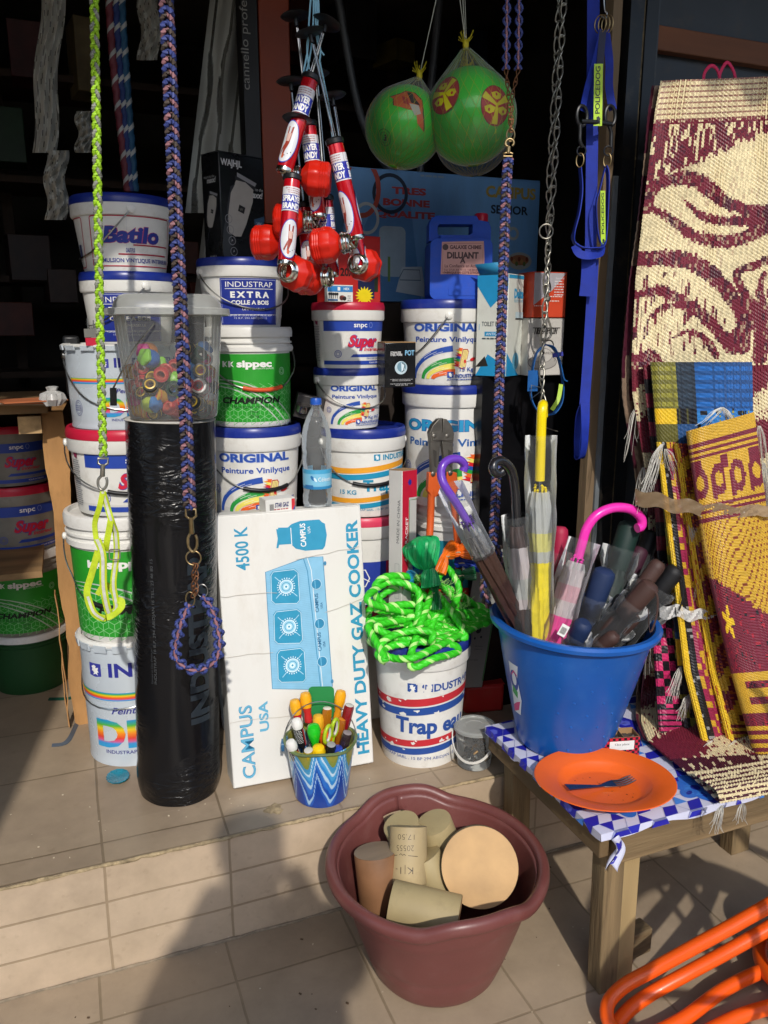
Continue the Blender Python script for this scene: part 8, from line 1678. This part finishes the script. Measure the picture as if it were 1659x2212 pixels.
o = T('mortar_lump', 'small crust of dried mortar on the step beside the marbled bucket', 'lump', atz(592, 1748, FZ)); G().lathe([(0, .006), (.012, .0055), (.02, .003), (.024, .0)], mort, 22, fn=lambda a_, p_: 1 + .2 * sin(3 * a_) + .12 * sin(7 * a_)).build('crust', o)
o = T('gravel_bits', 'pale crumbs and wood splinters scattered on the ground tiles', 'crumbs', (0.6, 1.4, 0)); o['kind'] = 'stuff'; g = G(); rnd = random.Random(2)
for i in range(90): x, y = rnd.uniform(-.4, 1.4), rnd.uniform(.9, 1.8); s_ = rnd.uniform(.001, .0042); g.box((x, y, s_ * .3), (s_ * rnd.uniform(.6, 2.2), s_, s_ * .6), mat(('crumb_a', 'crumb_b')[i % 2], ('c8baa0', '5a4632')[i % 2], .8), Mx.Rotation(rnd.uniform(0, 3), 3, 'Z'))
for i in range(50): x, y = rnd.uniform(-.4, 1.2), rnd.uniform(1.85, 2.2); s_ = rnd.uniform(.001, .003); g.box((x, y, FZ + s_ * .3), (s_ * 1.6, s_, s_ * .6), mat('crumb_a'), Mx.Rotation(rnd.uniform(0, 3), 3, 'Z'))
P(g, 'crumbs', o, smooth=0)['kind'] = 'stuff'
# ================================================================ what stands in the sun behind the camera: the photographer and a bicycle
pe = bpy.data.meshes.new('person'); bm = bmesh.new()
J = [((-.04, -.15, .96), .19, -1), ((-.04, -.15, 1.15), .185, 0), ((-.04, -.14, 1.36), .19, 1), ((-.04, -.13, 1.50), .10, 2), ((-.04, -.12, 1.60), .07, 3), ((-.04, -.10, 1.69), .105, 4), ((-.04, -.105, 1.79), .095, 5),
     ((-.23, -.14, 1.43), .075, 2), ((-.28, -.08, 1.22), .06, 7), ((-.15, -.02, 1.46), .04, 8), ((-.10, .0, 1.53), .03, 9), ((.15, -.14, 1.43), .075, 2), ((.21, -.08, 1.22), .06, 11), ((.11, -.02, 1.46), .04, 12), ((.085, -.003, 1.53), .03, 13),
     ((-.14, -.16, .88), .115, 0), ((-.15, -.16, .49), .075, 15), ((-.16, -.17, .08), .05, 16), ((-.17, -.05, .035), .035, 17), ((.06, -.16, .88), .115, 0), ((.07, -.15, .49), .075, 19), ((.08, -.16, .08), .05, 20), ((.09, -.04, .035), .035, 21)]
vv = [bm.verts.new(j[0]) for j in J]; [bm.edges.new((vv[j[2]], vv[i])) for i, j in enumerate(J) if j[2] >= 0]; bm.to_mesh(pe); bm.free()
po = bpy.data.objects.new('person', pe); COL.objects.link(po); md = po.modifiers.new('k', 'SKIN'); po.modifiers.new('d', 'SUBSURF').render_levels = 2
for i, j in enumerate(J): pe.skin_vertices[0].data[i].radius = (j[1], j[1])
pe.skin_vertices[0].data[0].use_root = True; pe.materials.append(mat('plain_clothes', '3f4650', .8))
tag(po, 'person standing outside facing the shop with both hands raised to hold a phone', 'person')
o = T('phone', 'phone held up at eye height by the person outside', 'phone', (-.01, -.02, CZ)); G().box((0, -.012, -.02), (.16, .008, .075), BLK).build('body', o, bevel=.003)
ob = T('street_building', 'plain rendered building across the street, facing the shop', 'building', (0, -15, 0)); P(G().box((0, -15.5, 2.4), (70, 1, 4.8), mat('street_render', '8a7d6c', .85, var=.3, vs=1)), 'wall', ob)
bi = T('bicycle', 'bicycle parked outside to the right of the photographer', 'bicycle', (1.6, .72, 0))
def wheel(x):
    P(G().tube([(x + .33 * cos(t), .72, .345 + .33 * sin(t)) for t in [2 * pi * i / 48 for i in range(48)]], .02, BLK, 8, closed=True), 'tyre', bi)
    g = G(); [g.tube([(x, .72, .345), (x + .32 * cos(t), .72, .345 + .32 * sin(t))], .011, STEEL, 6) for t in [2 * pi * i / 5 + .3 for i in range(5)]]; P(g, 'spokes', bi)
    P(G().tube([(x + .30 * cos(t), .72, .345 + .30 * sin(t)) for t in [2 * pi * i / 48 for i in range(48)]], .012, STEEL, 6, closed=True), 'rim', bi)
wheel(1.30); wheel(2.35)
for a_, b_ in (((1.30, .345), (1.52, .95)), ((1.50, .88), (1.95, .35)), ((1.95, .35), (2.12, .92)), ((1.51, .92), (2.10, .86)), ((2.35, .345), (1.95, .35)), ((2.35, .345), (2.10, .88))): P(G().tube([(a_[0], .72, a_[1]), (b_[0], .72, b_[1])], .017, BLK, 10), 'frame_tube', bi)
P(G().tube(cr([(1.5, .45, 1.0), (1.52, .6, 1.03), (1.53, .72, .98), (1.52, .84, 1.03), (1.5, .99, 1.0)], 5), .012, STEEL, 8), 'handlebar', bi); P(G().box((2.13, .72, .97), (.25, .14, .06), BLK), 'saddle', bi, bevel=.025)
P(G().tube([(1.30 + .36 * cos(t), .72, .345 + .36 * sin(t)) for t in [pi * (-.05 + i / 20) for i in range(21)]], .024, BLK, 6), 'mudguard', bi)
